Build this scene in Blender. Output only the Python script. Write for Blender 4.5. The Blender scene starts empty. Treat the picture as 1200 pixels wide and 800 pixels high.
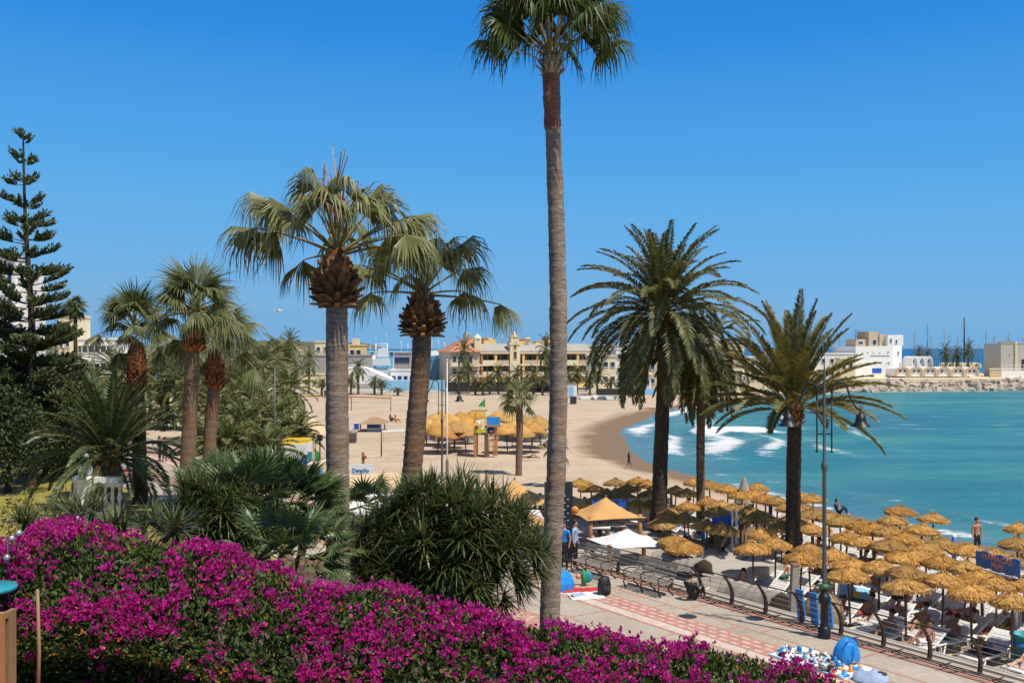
import bpy, math, random
from math import sin, cos, pi, radians, sqrt, atan2, exp
from mathutils import Vector, Matrix, noise
V = Vector
S = bpy.context.scene
COL = S.collection
CZ = 8.0
F = 1200.0
HOR = 408.0

def at(px, py, d):
    "point seen at pixel (px,py) of the photo, d metres ahead of the camera"
    return V(((px-600)/F*d, d, CZ-(py-HOR)/F*d))
def gd(px, py, z):
    "point of the level z that is seen at the pixel"
    d = (CZ-z)*F/(py-HOR)
    return V(((px-600)/F*d, d, z))
def sm(a, b, x):
    t = max(0.0, min(1.0, (x-a)/(b-a))); return t*t*(3-2*t)
def lerp(a, b, t): return a+(b-a)*t
def interp(pts, x):
    if x <= pts[0][0]: return pts[0][1]
    for (a, b), (c, d) in zip(pts, pts[1:]):
        if x <= c: return b+(d-b)*(x-a)/(c-a)
    return pts[-1][1]

# ---------------------------------------------------------------- materials
def new_mat(name):
    m = bpy.data.materials.new(name); m.use_nodes = True
    nt = m.node_tree; b = nt.nodes['Principled BSDF']
    return m, nt, b
def N(nt, t, **kw):
    n = nt.nodes.new(t)
    for k, v in kw.items(): setattr(n, k, v)
    return n
def ramp(nt, fac, stops):
    r = N(nt, 'ShaderNodeValToRGB'); e = r.color_ramp.elements
    while len(e) < len(stops): e.new(.5)
    for el, (p, c) in zip(e, stops):
        el.position = p; el.color = (*c, 1) if len(c) == 3 else c
    nt.links.new(fac, r.inputs[0]); return r.outputs[0]
def mixc(nt, fac, a, b, mode='MIX'):
    m = N(nt, 'ShaderNodeMix', data_type='RGBA', blend_type=mode)
    for k, v in ((0, fac), (6, a), (7, b)):
        if isinstance(v, (int, float)): m.inputs[k].default_value = v
        elif isinstance(v, tuple): m.inputs[k].default_value = (*v, 1)
        else: nt.links.new(v, m.inputs[k])
    return m.outputs[2]
def math_(nt, op, a, b=0.0, c=None):
    m = N(nt, 'ShaderNodeMath', operation=op)
    for k, v in enumerate((a, b, c)):
        if v is None: continue
        if isinstance(v, (int, float)): m.inputs[k].default_value = v
        else: nt.links.new(v, m.inputs[k])
    return m.outputs[0]
def noise_(nt, scale, detail=4, rough=.55, vec=None, stretch=None):
    tc = N(nt, 'ShaderNodeTexCoord'); src = tc.outputs['Object'] if vec is None else vec
    if stretch:
        mp = N(nt, 'ShaderNodeMapping'); mp.inputs['Scale'].default_value = stretch
        nt.links.new(src, mp.inputs[0]); src = mp.outputs[0]
    n = N(nt, 'ShaderNodeTexNoise'); n.inputs['Scale'].default_value = scale
    n.inputs['Detail'].default_value = detail; n.inputs['Roughness'].default_value = rough
    nt.links.new(src, n.inputs['Vector']); return n.outputs['Fac']
def bump_(nt, b, h, strength=.3, dist=.02):
    bp = N(nt, 'ShaderNodeBump'); bp.inputs['Strength'].default_value = strength
    bp.inputs['Distance'].default_value = dist
    nt.links.new(h, bp.inputs['Height']); nt.links.new(bp.outputs[0], b.inputs['Normal'])
def worldpos(nt):
    return N(nt, 'ShaderNodeNewGeometry').outputs['Position']

def plain(name, c, rough=.6, var=.25, scale=6, metal=0, bump=.0, stretch=None, spec=None):
    "a painted / cloth / stone surface with mottled wear"
    m, nt, b = new_mat(name)
    n = noise_(nt, scale, 5, .6, stretch=stretch)
    lo = tuple(x*(1-var) for x in c); hi = tuple(min(1, x*(1+var*.7)) for x in c)
    nt.links.new(ramp(nt, n, [(.3, lo), (.7, hi)]), b.inputs['Base Color'])
    b.inputs['Roughness'].default_value = rough; b.inputs['Metallic'].default_value = metal
    if spec is not None: b.inputs['Specular IOR Level'].default_value = spec
    if bump: bump_(nt, b, noise_(nt, scale*4, 5, .6, stretch=stretch), bump, .02)
    return m
def leafmat(name, a, b_, rough=.45, trans=.25, c=None, spec=.35, cpos=.93):
    "leaves: every loose leaf has its own tone between a and b (some c)"
    m, nt, b = new_mat(name)
    g = N(nt, 'ShaderNodeNewGeometry')
    st = [(0, a), (.75, b_)] + ([(cpos, b_), (cpos+.03, c)] if c else [(1, tuple(x*1.15 for x in b_))])
    colr = ramp(nt, g.outputs['Random Per Island'], st)
    nt.links.new(colr, b.inputs['Base Color'])
    b.inputs['Roughness'].default_value = rough; b.inputs['Specular IOR Level'].default_value = spec
    if trans:
        t = N(nt, 'ShaderNodeBsdfTranslucent'); mx = N(nt, 'ShaderNodeMixShader'); mx.inputs[0].default_value = trans
        yc = mixc(nt, .6, colr, (1.0, .9, .35), 'MULTIPLY')
        sc = N(nt, 'ShaderNodeVectorMath', operation='SCALE'); sc.inputs['Scale'].default_value = 1.5
        nt.links.new(yc, sc.inputs[0]); nt.links.new(sc.outputs[0], t.inputs['Color'])
        nt.links.new(b.outputs[0], mx.inputs[1]); nt.links.new(t.outputs[0], mx.inputs[2])
        nt.links.new(mx.outputs[0], nt.nodes['Material Output'].inputs['Surface'])
    return m
def barkmat(name, dark, light, ring=9.0, rust=None):
    m, nt, b = new_mat(name)
    n1 = noise_(nt, 5, 6, .65, stretch=(1, 1, ring*.45))
    n2 = noise_(nt, 22, 4, .6, stretch=(1, 1, 3.2))
    n3 = noise_(nt, .7, 3, .5)
    f = math_(nt, 'ADD', math_(nt, 'MULTIPLY', n1, .6), math_(nt, 'MULTIPLY', n2, .4))
    c = ramp(nt, f, [(.36, dark), (.5, tuple((x+y)/2 for x, y in zip(dark, light))), (.64, light)])
    if rust: c = mixc(nt, ramp(nt, n3, [(.5, (0, 0, 0)), (.68, (.8, .8, .8))]), c, rust)
    nt.links.new(c, b.inputs['Base Color']); b.inputs['Roughness'].default_value = .85
    b.inputs['Specular IOR Level'].default_value = .2
    bump_(nt, b, f, .8, .04); return m

M = {}
def P_(k, *a, **kw): M[k] = plain(k, *a, **kw)
M['fan'] = leafmat('fan_palm_leaf', (.045, .07, .02), (.12, .15, .055), .38, .22, (.25, .2, .08), cpos=.95)
M['fan_bright'] = leafmat('bright_fan_palm_leaf', (.095, .115, .032), (.26, .26, .105), .42, .25, (.27, .23, .09))
M['fan_deep'] = leafmat('deep_fan_palm_leaf', (.035, .065, .014), (.10, .14, .035), .42, .3, (.2, .16, .05), cpos=.96)
M['date'] = leafmat('date_palm_leaf', (.05, .064, .018), (.165, .165, .058), .42, .22, (.24, .18, .06))
M['date_gold'] = leafmat('golden_date_palm_leaf', (.075, .08, .017), (.21, .19, .055), .45, .25, (.26, .2, .07))
M['canary'] = leafmat('canary_palm_leaf', (.028, .056, .018), (.095, .125, .045), .38, .2)
M['pale_palm'] = leafmat('pale_palm_leaf', (.075, .1, .03), (.19, .205, .075), .5, .25)
M['far_palm'] = leafmat('far_palm_leaf', (.05, .068, .022), (.13, .145, .055), .5, .2)
M['dead'] = leafmat('dead_leaf', (.24, .15, .075), (.47, .36, .22), .7, .2)
M['petiole'] = leafmat('palm_petiole', (.16, .15, .04), (.28, .23, .08), .5, 0)
M['pine'] = leafmat('pine_needles', (.035, .058, .02), (.125, .145, .052), .55, .1)
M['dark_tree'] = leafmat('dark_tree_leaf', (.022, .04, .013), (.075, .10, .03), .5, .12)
M['yucca'] = leafmat('yucca_leaf', (.028, .05, .014), (.105, .13, .038), .38, .2, (.19, .18, .06))
M['dwarf_fan'] = leafmat('dwarf_fan_leaf', (.035, .075, .025), (.135, .175, .065), .35, .2)
M['bract'] = leafmat('bougainvillea_bract', (.32, .011, .185), (.60, .038, .36), .6, .38, (.70, .13, .38), spec=.1, cpos=.9)
M['bud'] = leafmat('orange_bud', (.5, .08, .02), (.65, .2, .05), .5, .2)
M['hedge_leaf'] = leafmat('hedge_leaf', (.018, .042, .009), (.10, .155, .03), .5, .22, (.2, .18, .04), cpos=.94)
M['agave'] = leafmat('spiky_leaf', (.045, .07, .02), (.15, .16, .06), .4, .15, (.3, .12, .08))
M['yellow_shrub'] = leafmat('yellow_shrub_leaf', (.16, .15, .02), (.34, .29, .05), .5, .2)
M['grass_blade'] = leafmat('lawn_blade', (.12, .115, .02), (.26, .22, .05), .6, .2)
M['straw'] = leafmat('straw', (.38, .21, .065), (.68, .41, .135), .75, .12, (.28, .14, .045), spec=.1)
nt = M['straw'].node_tree; b = nt.nodes['Principled BSDF']; oi = N(nt, 'ShaderNodeObjectInfo')   # parasols have weathered differently
src = b.inputs['Base Color'].links[0].from_socket
tone = ramp(nt, oi.outputs['Random'], [(0, (.70, .72, .80)), (.35, (.95, .95, .95)), (.7, (1.05, 1.0, .9)), (1, (.82, .74, .62))])
nt.links.new(mixc(nt, 1.0, mixc(nt, .5, src, ramp(nt, noise_(nt, 2.5, 3, .5), [(.35, (.62, .6, .6)), (.6, (1.1, 1.1, 1.1))]), 'MULTIPLY'), tone, 'MULTIPLY'), b.inputs['Base Color'])
M['bark_grey'] = barkmat('grey_palm_bark', (.11, .08, .058), (.46, .36, .27), 11, (.28, .16, .085))
M['bark_brown'] = barkmat('brown_palm_bark', (.07, .045, .03), (.32, .215, .14), 11, (.26, .11, .045))
M['bark_rust'] = barkmat('red_palm_bark', (.11, .035, .016), (.42, .16, .075), 8, (.30, .22, .155))
M['bark_dark'] = barkmat('dark_palm_bark', (.026, .018, .012), (.12, .082, .054), 9)
M['boot'] = leafmat('cut_leaf_base', (.07, .03, .012), (.32, .15, .05), .75, 0, (.46, .27, .12), cpos=.85)
M['boot_rust'] = leafmat('rusty_leaf_base', (.10, .028, .01), (.33, .105, .035), .75, 0, (.42, .2, .09))
M['bark_tree'] = barkmat('tree_bark', (.03, .022, .015), (.1, .075, .05), 4)
P_('white_wall', (.80, .78, .74), .8, .06, 1.5, bump=.1)
P_('cream_wall', (.80, .66, .42), .8, .10, .6)
P_('yellow_wall', (.86, .58, .20), .8, .12, .6)
P_('tan_wall', (.58, .44, .28), .8, .10, .6)
P_('pink_wall', (.64, .48, .34), .8, .10, .6)
P_('grey_stone', (.40, .37, .32), .85, .12, .5)
P_('beige_block', (.55, .49, .40), .85, .08, .5)
P_('roof_tile', (.48, .22, .12), .8, .25, 3)
P_('dark_glass', (.045, .06, .075), .12, .3, 2, spec=.6)
P_('blue_glass', (.10, .28, .40), .15, .35, .25, spec=.6)
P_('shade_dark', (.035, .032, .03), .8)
P_('rock', (.47, .39, .30), .9, .3, 2.2, bump=.8)
P_('concrete', (.44, .40, .34), .85, .12, 2, bump=.15)
P_('white_paint', (.80, .80, .78), .4, .05, 5)
P_('white_plastic', (.78, .77, .74), .35, .06, 5)
P_('white_cloth', (.80, .79, .76), .85, .06, 3)
P_('tan_cloth', (.60, .34, .12), .85, .10, 2)
P_('pale_tan_cloth', (.66, .47, .27), .85, .10, 2)
P_('grey_cloth', (.36, .31, .26), .85, .18, 3, bump=.2)
P_('reed', (.36, .25, .13), .9, .35, 9, bump=.5, stretch=(1, 1, 7))
P_('wood', (.33, .19, .09), .7, .3, 6, stretch=(1, 1, .2), bump=.2)
P_('orange_wood', (.45, .20, .07), .6, .25, 6, stretch=(1, 1, .2))
P_('pole_wood', (.15, .095, .055), .8, .3, 8)
P_('grey_wood', (.30, .26, .21), .85, .25, 9, stretch=(3, 3, .4))
P_('iron', (.02, .025, .028), .45, .3, 12, metal=.4)
P_('rail_brown', (.05, .022, .017), .5, .3, 12, metal=.2)
P_('rail_red', (.20, .055, .035), .6, .3, 12)
P_('steel', (.5, .5, .5), .4, .2, 12, metal=.7)
P_('lamp_grey', (.11, .135, .135), .5, .2, 12, metal=.3)
P_('lamp_green', (.05, .16, .08), .5, .2, 12)
P_('blue', (.015, .10, .45), .5, .15, 5)
P_('sign_blue', (.03, .17, .45), .5, .15, 8)
P_('bright_blue', (.02, .27, .72), .35, .2, 8)
P_('sky_blue', (.25, .55, .75), .6, .15, 5)
P_('navy', (.016, .022, .035), .5, .3, 5)
P_('teal', (.02, .30, .36), .5, .15, 5)
P_('red', (.55, .03, .03), .6, .15, 5)
P_('green', (.03, .33, .08), .5, .15, 5)
P_('dark_green', (.02, .12, .06), .5, .15, 5)
P_('yellow', (.78, .48, .03), .5, .12, 5)
P_('lime', (.55, .50, .03), .5, .2, 5)
P_('orange', (.72, .27, .04), .6, .15, 5)
P_('sign_orange', (.80, .30, .18), .6, .15, 5)
P_('black', (.012, .012, .013), .6, .3, 5)
P_('dark_cloth', (.03, .028, .03), .9, .3, 5)
P_('grey', (.22, .22, .22), .6, .15, 5)
P_('light_blue_cloth', (.32, .42, .62), .85, .15, 5)
P_('skin', (.48, .25, .15), .55, .15, 5)
P_('skin_tan', (.33, .15, .08), .55, .15, 5)
P_('skin_pale', (.60, .36, .25), .55, .15, 5)
P_('hair', (.03, .018, .01), .7, .3, 9)
P_('tile_red', (.50, .25, .18), .75, .32, 3)
P_('tile_pale', (.62, .50, .42), .75, .22, 4)
P_('tile_line', (.48, .23, .15), .8, .2, 5)
P_('brick_floor', (.36, .16, .08), .8, .3, 5, bump=.3)
P_('asphalt', (.06, .06, .06), .9, .2, 3)
P_('soil', (.10, .07, .04), .95, .4, 3, bump=.5)

# ---------------------------------------------------------------- mesh builder
class MB:
    def __init__(s): s.v = []; s.f = []; s.m = []; s.sm = []
    def add(s, vs, fs, m=0, smooth=False):
        o = len(s.v); s.v.extend([tuple(p) for p in vs])
        for f in fs: s.f.append([i+o for i in f]); s.m.append(m); s.sm.append(smooth)
    def box(s, c, size, rz=0, m=0, tilt=None):
        x, y, z = (k/2 for k in size); R = Matrix.Rotation(rz, 3, 'Z')
        if tilt is not None: R = R @ tilt
        c = V(c)
        vs = [c + R @ V((a*x, b*y, d*z)) for a in (-1, 1) for b in (-1, 1) for d in (-1, 1)]
        s.add(vs, [(0, 1, 3, 2), (4, 6, 7, 5), (0, 4, 5, 1), (2, 3, 7, 6), (0, 2, 6, 4), (1, 5, 7, 3)], m)
    def box2(s, a, b, m=0):
        s.box([(p+q)/2 for p, q in zip(a, b)], [abs(q-p) for p, q in zip(a, b)], 0, m)
    def tube(s, pts, rad, n=8, m=0, smooth=True, cap=True):
        pts = [V(p) for p in pts]; k = len(pts)
        if isinstance(rad, (int, float)): rad = [rad]*k
        vs = []; ref = None
        for i, p in enumerate(pts):
            t = (pts[min(i+1, k-1)]-pts[max(i-1, 0)])
            if t.length < 1e-9: t = V((0, 0, 1))
            t.normalize()
            if ref is None:
                ref = t.cross(V((0, 1, 0)) if abs(t.y) < .9 else V((1, 0, 0))).normalized()
            else:
                ref = (ref-t*ref.dot(t))
                ref = ref.normalized() if ref.length > 1e-6 else t.orthogonal().normalized()
            b = t.cross(ref)
            for j in range(n):
                a = 2*pi*j/n; vs.append(p+(ref*cos(a)+b*sin(a))*rad[i])
        fs = [(i*n+j, i*n+(j+1) % n, (i+1)*n+(j+1) % n, (i+1)*n+j) for i in range(k-1) for j in range(n)]
        if cap: fs += [tuple(range(n))[::-1], tuple((k-1)*n+j for j in range(n))]
        s.add(vs, fs, m, smooth)
    def lathe(s, prof, n=16, c=(0, 0, 0), m=0, smooth=True, a0=0, a1=2*pi):
        c = V(c); full = abs(a1-a0-2*pi) < 1e-6; w = n if full else n+1; vs = []
        for r, z in prof:
            for j in range(w):
                a = a0+(a1-a0)*j/n; vs.append(c+V((r*cos(a), r*sin(a), z)))
        fs = [(i*w+j, i*w+(j+1) % w, (i+1)*w+(j+1) % w, (i+1)*w+j) for i in range(len(prof)-1) for j in range(n)]
        s.add(vs, fs, m, smooth)
    def prism(s, poly, y0, y1, m=0):
        "poly in x,z pushed along y"
        k = len(poly)
        vs = [V((x, y0, z)) for x, z in poly]+[V((x, y1, z)) for x, z in poly]
        fs = [tuple(range(k)), tuple(range(2*k-1, k-1, -1))]+[(i, i+k, (i+1) % k+k, (i+1) % k) for i in range(k)]
        s.add(vs, fs, m)
    def slab(s, poly, z0, z1, m=0):
        k = len(poly)
        vs = [V((x, y, z1)) for x, y in poly]+[V((x, y, z0)) for x, y in poly]
        fs = [tuple(range(k)), tuple(range(2*k-1, k-1, -1))]+[(i, (i+1) % k, (i+1) % k+k, i+k) for i in range(k)]
        s.add(vs, fs, m)
    def quad(s, a, b, c, d, m=0): s.add([a, b, c, d], [(0, 1, 2, 3)], m)
    def ball(s, c, r, m=0, n=10, sq=(1, 1, 1)):
        c = V(c); k = n//2; vs = []
        for i in range(k+1):
            t = pi*i/k
            for j in range(n):
                a = 2*pi*j/n; vs.append(c+V((r*sq[0]*sin(t)*cos(a), r*sq[1]*sin(t)*sin(a), r*sq[2]*cos(t))))
        s.add(vs, [(i*n+j, (i+1)*n+j, (i+1)*n+(j+1) % n, i*n+(j+1) % n) for i in range(k) for j in range(n)], m, True)
    def mesh(s, name, mats):
        me = bpy.data.meshes.new(name); me.from_pydata(s.v, [], s.f)
        for k in mats: me.materials.append(M[k] if isinstance(k, str) else k)
        me.polygons.foreach_set('material_index', s.m); me.polygons.foreach_set('use_smooth', s.sm)
        me.update(); return me
    def build(s, name, mats, parent=None, loc=None):
        if isinstance(mats, str): mats = [mats]
        return link(name, s.mesh(name, mats), parent, loc)
def link(name, data, parent=None, loc=None, rz=0):
    o = bpy.data.objects.new(name, data); COL.objects.link(o)
    if parent: o.parent = parent
    if loc is not None: o.location = loc
    if rz: o.rotation_euler = (0, 0, rz)
    return o
def tag(o, label=None, cat=None, group=None, kind=None):
    if label: o['label'] = label
    if cat: o['category'] = cat
    if group: o['group'] = group
    if kind: o['kind'] = kind
    return o
def thing(name, label, cat, loc=(0, 0, 0), rz=0, group=None):
    return tag(link(name, None, None, loc, rz), label, cat, group)
def struct(name, mb, mats, parent=None):
    o = mb.build(name, mats, parent)
    if not parent: o['kind'] = 'structure'
    return o
KIDS = {}
def dup(root, loc, rz=0, label=None, group=None, scale=None):
    r = root.copy(); COL.objects.link(r); r.location = loc; r.rotation_euler = (0, 0, rz)
    if scale: r.scale = (scale,)*3
    if label: r['label'] = label
    if group: r['group'] = group
    for ch in list(root.children):
        c = ch.copy(); COL.objects.link(c); c.parent = r
        for g in ch.children:
            d = g.copy(); COL.objects.link(d); d.parent = c
    return r
def lettering(text, size, mat, parent, loc, rot, name='lettering', extrude=.01, align='CENTER', sx=1):
    cu = bpy.data.curves.new(name, 'FONT'); cu.body = text; cu.size = size; cu.extrude = extrude
    cu.align_x = align; cu.align_y = 'CENTER'; cu.offset = size*.012
    t = bpy.data.objects.new('tmp', cu); COL.objects.link(t)
    dg = bpy.context.evaluated_depsgraph_get(); me = bpy.data.meshes.new_from_object(t.evaluated_get(dg))
    bpy.data.objects.remove(t); me.materials.clear(); me.materials.append(M[mat]); me.name = name
    o = link(name, me, parent, loc); o.rotation_euler = rot; o.scale = (sx, 1, 1); return o
ORD = 'first second third fourth fifth sixth seventh eighth ninth tenth eleventh twelfth thirteenth fourteenth fifteenth sixteenth seventeenth eighteenth nineteenth twentieth twenty-first twenty-second twenty-third twenty-fourth twenty-fifth'.split()

# ---------------------------------------------------------------- world, sun, camera
SUN_EL, SUN_AZ = radians(61), radians(-42)      # azimuth from +X; the sun stands to the right, a little behind the camera
w = bpy.data.worlds.new('World'); S.world = w; w.use_nodes = True
nt = w.node_tree; bg = nt.nodes['Background']
sky = N(nt, 'ShaderNodeTexSky', sky_type='NISHITA'); sky.sun_disc = False
sky.sun_elevation = SUN_EL; sky.sun_rotation = pi/2-SUN_AZ
sky.air_density = .4; sky.dust_density = 0; sky.ozone_density = 2.0; sky.altitude = 0
sc = N(nt, 'ShaderNodeVectorMath', operation='SCALE'); sc.inputs['Scale'].default_value = .1; nt.links.new(sky.outputs[0], sc.inputs[0])
cv = N(nt, 'ShaderNodeRGBCurve'); nt.links.new(sc.outputs[0], cv.inputs['Color'])          # the clear deep blue of the day
for c_, pts_ in zip(cv.mapping.curves, ([(0, 0), (.0735, .028), (.083, .053), (.097, .070), (.112, .084), (.152, .125), (.216, .159), (.357, .205), (.49, .185), (1, .2)], [(0, .06), (.129, .262), (.145, .305), (.168, .342), (.194, .376), (.258, .418), (.353, .434), (.531, .445), (.656, .425), (1, .43)], [(0, .4), (.26, .75), (.288, .768), (.329, .799), (.369, .806), (.463, .806), (.579, .791), (.723, .745), (.77, .71), (1, .7)])):
    while len(c_.points) < len(pts_): c_.points.new(.5, .5)
    for q_, (x_, y_) in zip(c_.points, pts_): q_.location = (x_, y_); q_.handle_type = 'VECTOR'
cv.mapping.update()
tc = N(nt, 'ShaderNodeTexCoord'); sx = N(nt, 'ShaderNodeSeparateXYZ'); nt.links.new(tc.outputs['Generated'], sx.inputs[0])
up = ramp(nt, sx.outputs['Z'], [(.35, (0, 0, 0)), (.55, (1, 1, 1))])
zenith_fill = mixc(nt, 1.0, sc.outputs[0], (3.5, 2.5, 1.95), 'MULTIPLY')  # sky above the view, brightened and warmed as added fill for the shadows
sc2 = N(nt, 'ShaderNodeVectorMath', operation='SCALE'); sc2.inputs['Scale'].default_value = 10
nt.links.new(mixc(nt, up, cv.outputs[0], zenith_fill), sc2.inputs[0]); nt.links.new(sc2.outputs[0], bg.inputs[0]); bg.inputs[1].default_value = .1
sd = V((cos(SUN_EL)*cos(SUN_AZ), cos(SUN_EL)*sin(SUN_AZ), sin(SUN_EL)))
sl = bpy.data.lights.new('sun', 'SUN'); sl.energy = 4.8; sl.angle = radians(.53); sl.color = (1, .93, .82)
so = link('sun', sl); so.rotation_mode = 'QUATERNION'; so.rotation_quaternion = sd.to_track_quat('Z', 'Y'); so.location = (30, 0, 60)
cam = bpy.data.cameras.new('camera'); co = link('camera', cam, None, (0, 0, CZ)); co.rotation_euler = (pi/2, 0, 0)
cam.sensor_width = 36; cam.lens = 36; cam.shift_y = 8/1200; cam.clip_end = 60000; cam.clip_start = .1
S.camera = co
S.view_settings.view_transform = 'Standard'; S.view_settings.look = 'None'; S.view_settings.gamma = 1
S.view_settings.exposure = 0.0; S.view_settings.use_curve_mapping = False
S.cycles.max_bounces = 6; S.cycles.diffuse_bounces = 3; S.cycles.transparent_max_bounces = 4
S.cycles.caustics_reflective = False; S.cycles.caustics_refractive = False

# ---------------------------------------------------------------- ground plan
SEA, SAND = -1.4, -.8
RD = V((-.56, .83, 0)).normalized()             # along the promenade, away from us
RN = V((RD.y, -RD.x, 0))                        # towards the beach
R0 = V((11.4, 25.1, 0))
def rail(t, u=0, z=0):
    "t metres along the railing, u metres towards the beach"
    p = R0+RD*t+RN*u; return V((p.x, p.y, z))
def rail_u(p): return (V((p[0], p[1], 0))-R0).dot(RN)
def rail_t(p): return (V((p[0], p[1], 0))-R0).dot(RD)
PW = 9.0                                        # promenade width
shore = [(60, -30), (44, 15)]+[tuple(gd(x, y, SEA).xy) for x, y in [(1290, 668), (1200, 648), (1120, 631), (1060, 617), (1000, 604), (940, 589), (880, 575), (820, 559), (780, 549), (757, 540), (741, 528), (733, 516), (736, 505), (746, 497), (762, 490), (787, 482), (818, 474), (870, 467.5), (935, 461.5), (1000, 459)]]+[tuple(gd(1210, 457, SEA).xy), (128, 232), (140, 240), (90, 256), (40, 275), (-60, 290), (-260, 300), (-700, 320)]
SEG = list(zip(shore, shore[1:]))
def shore_d(x, y):
    "signed distance to the water line, positive on land"
    best = 1e9; sg = 1
    for (ax, ay), (bx, by) in SEG:
        dx, dy = bx-ax, by-ay; L = dx*dx+dy*dy
        t = max(0, min(1, ((x-ax)*dx+(y-ay)*dy)/L)); ex, ey = x-ax-dx*t, y-ay-dy*t; d = ex*ex+ey*ey
        if d < best-1e-9: best = d; sg = 1 if dx*(y-ay)-dy*(x-ax) > 0 else -1
    return sg*sqrt(best)
def axis(segs):
    out = []
    for a, b, st in segs:
        n = max(1, round((b-a)/st)); out += [a+(b-a)*i/n for i in range(n)]
    return out+[segs[-1][1]]
def grid(xs, ys, fn, smooth=True):
    mb = MB(); W = len(xs)
    mb.v = [(x, y, fn(x, y)) for y in ys for x in xs]
    mb.f = [(j*W+i, j*W+i+1, (j+1)*W+i+1, (j+1)*W+i) for j in range(len(ys)-1) for i in range(W-1)]
    mb.m = [0]*len(mb.f); mb.sm = [smooth]*len(mb.f); return mb
def attr(o, name, vals):
    a = o.data.attributes.new(name, 'FLOAT', 'POINT'); a.data.foreach_set('value', vals)
def sand_z(x, y):
    d = shore_d(x, y)
    if y > 216: return SEA+max(-3, .6*sm(-1, 2, d) if d > -1 else d)      # rock-edged mole
    if d > 0: z = SEA+.6*(1-exp(-d/9.0))*1.0
    else: z = SEA+.09*d
    if d > 4: z += .05*noise.noise(V((x*.35, y*.35, 0)))*sm(4, 12, d)
    return max(z, -6)

# sand
m, nt, b = new_mat('sand')
pos = worldpos(nt)
n1 = noise_(nt, .25, 5, .6, pos); n2 = noise_(nt, 2.2, 5, .65, pos); n3 = noise_(nt, .06, 3, .5, pos)
c = ramp(nt, n1, [(.3, (.47, .365, .255)), (.7, (.60, .475, .345))])
c = mixc(nt, .45, c, ramp(nt, n2, [(.33, (.50, .42, .33)), (.46, (.97, .95, .92)), (.7, (1.0, 1.0, 1.0))]), 'MULTIPLY')
at_ = N(nt, 'ShaderNodeAttribute', attribute_name='wet')
wet = math_(nt, 'ADD', at_.outputs['Fac'], math_(nt, 'MULTIPLY', math_(nt, 'SUBTRACT', n1, .5), .9))
wf = ramp(nt, wet, [(.3, (0, 0, 0)), (.62, (1, 1, 1))])
c = mixc(nt, wf, c, (.235, .155, .09))
nt.links.new(c, b.inputs['Base Color'])
nt.links.new(ramp(nt, wet, [(.5, (.95,)*3), (.85, (.6,)*3)]), b.inputs['Roughness'])
b.inputs['Specular IOR Level'].default_value = .12
bump_(nt, b, math_(nt, 'ADD', n2, noise_(nt, 7, 4, .6, pos)), .55, .12)
M['sand'] = m
xs = axis([(-700, -120, 20), (-120, -40, 5), (-40, 62, 1.1), (62, 150, 3), (150, 420, 27)])
ys = axis([(-40, 20, 6), (20, 90, 1.1), (90, 215, 1.8), (215, 300, 3)])
mb = grid(xs, ys, sand_z)
sand = struct('beach_sand', mb, 'sand')
attr(sand, 'wet', [max(0, min(1, 1.1-shore_d(x, y)/(5.0 if y < 85 else 7.0 if y < 160 else 4))) if y < 216 else 0 for x, y, z in mb.v])
# land behind the beach
mb = MB(); mb.slab([(-900, 204), (8, 201), (34, 206), (60, 222), (62, 270), (-60, 290), (-900, 320)], -3, SAND+.12)
struct('town_ground', mb, 'concrete')

# sea
m, nt, b = new_mat('sea')
pos = worldpos(nt)
sx = N(nt, 'ShaderNodeSeparateXYZ'); nt.links.new(pos, sx.inputs[0])
dist = math_(nt, 'DIVIDE', sx.outputs['Y'], 1500.0)
n1 = noise_(nt, .05, 4, .6, pos, (.6, 2.2, 1)); n2 = noise_(nt, .9, 6, .72, pos, (.55, 1.5, 1)); n4 = noise_(nt, .012, 3, .5, pos, (.5, 2, 1))
base = ramp(nt, n1, [(.30, (.018, .155, .22)), (.52, (.034, .235, .275)), (.72, (.095, .325, .31))])
shal = N(nt, 'ShaderNodeAttribute', attribute_name='shallow')
base = mixc(nt, shal.outputs['Fac'], base, (.13, .27, .36))
base = mixc(nt, .35, base, ramp(nt, n2, [(.3, (.55, .62, .68)), (.5, (1, 1, 1)), (.72, (1.25, 1.2, 1.15))]), 'MULTIPLY')
base = mixc(nt, ramp(nt, dist, [(.13, (0, 0, 0)), (.5, (1, 1, 1))]), base, (.008, .11, .25))
fo = N(nt, 'ShaderNodeAttribute', attribute_name='foam')
fn = noise_(nt, 1.5, 8, .75, pos, (.7, 1.2, 1))
fn2 = noise_(nt, .38, 4, .6, pos, (.7, 1.3, 1))
ff = math_(nt, 'ADD', fo.outputs['Fac'], math_(nt, 'MULTIPLY', math_(nt, 'SUBTRACT', math_(nt, 'ADD', math_(nt, 'MULTIPLY', fn, .6), math_(nt, 'MULTIPLY', fn2, .4)), .5), 2.6))
fac = ramp(nt, ff, [(.40, (0, 0, 0)), (.74, (1, 1, 1))])
cap = ramp(nt, math_(nt, 'ADD', noise_(nt, .35, 6, .7, pos, (.4, 1.6, 1)), math_(nt, 'MULTIPLY', n4, .25)), [(.775, (0, 0, 0)), (.82, (.8,)*3)])  # white flecks: whitecap foam, and sun glints painted into the colour
fac = mixc(nt, 1.0, fac, cap, 'LIGHTEN')
nt.links.new(mixc(nt, fac, base, (.82, .85, .86)), b.inputs['Base Color'])
nt.links.new(mixc(nt, fac, (.3,)*3, (.9,)*3), b.inputs['Roughness'])
b.inputs['IOR'].default_value = 1.33; b.inputs['Specular IOR Level'].default_value = .2
bump_(nt, b, math_(nt, 'ADD', math_(nt, 'MULTIPLY', n2, 1.5), math_(nt, 'MULTIPLY', noise_(nt, .22, 4, .6, pos, (.5, 1.7, 1)), 2.2)), 1.0, .4)
M['sea'] = m
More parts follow.
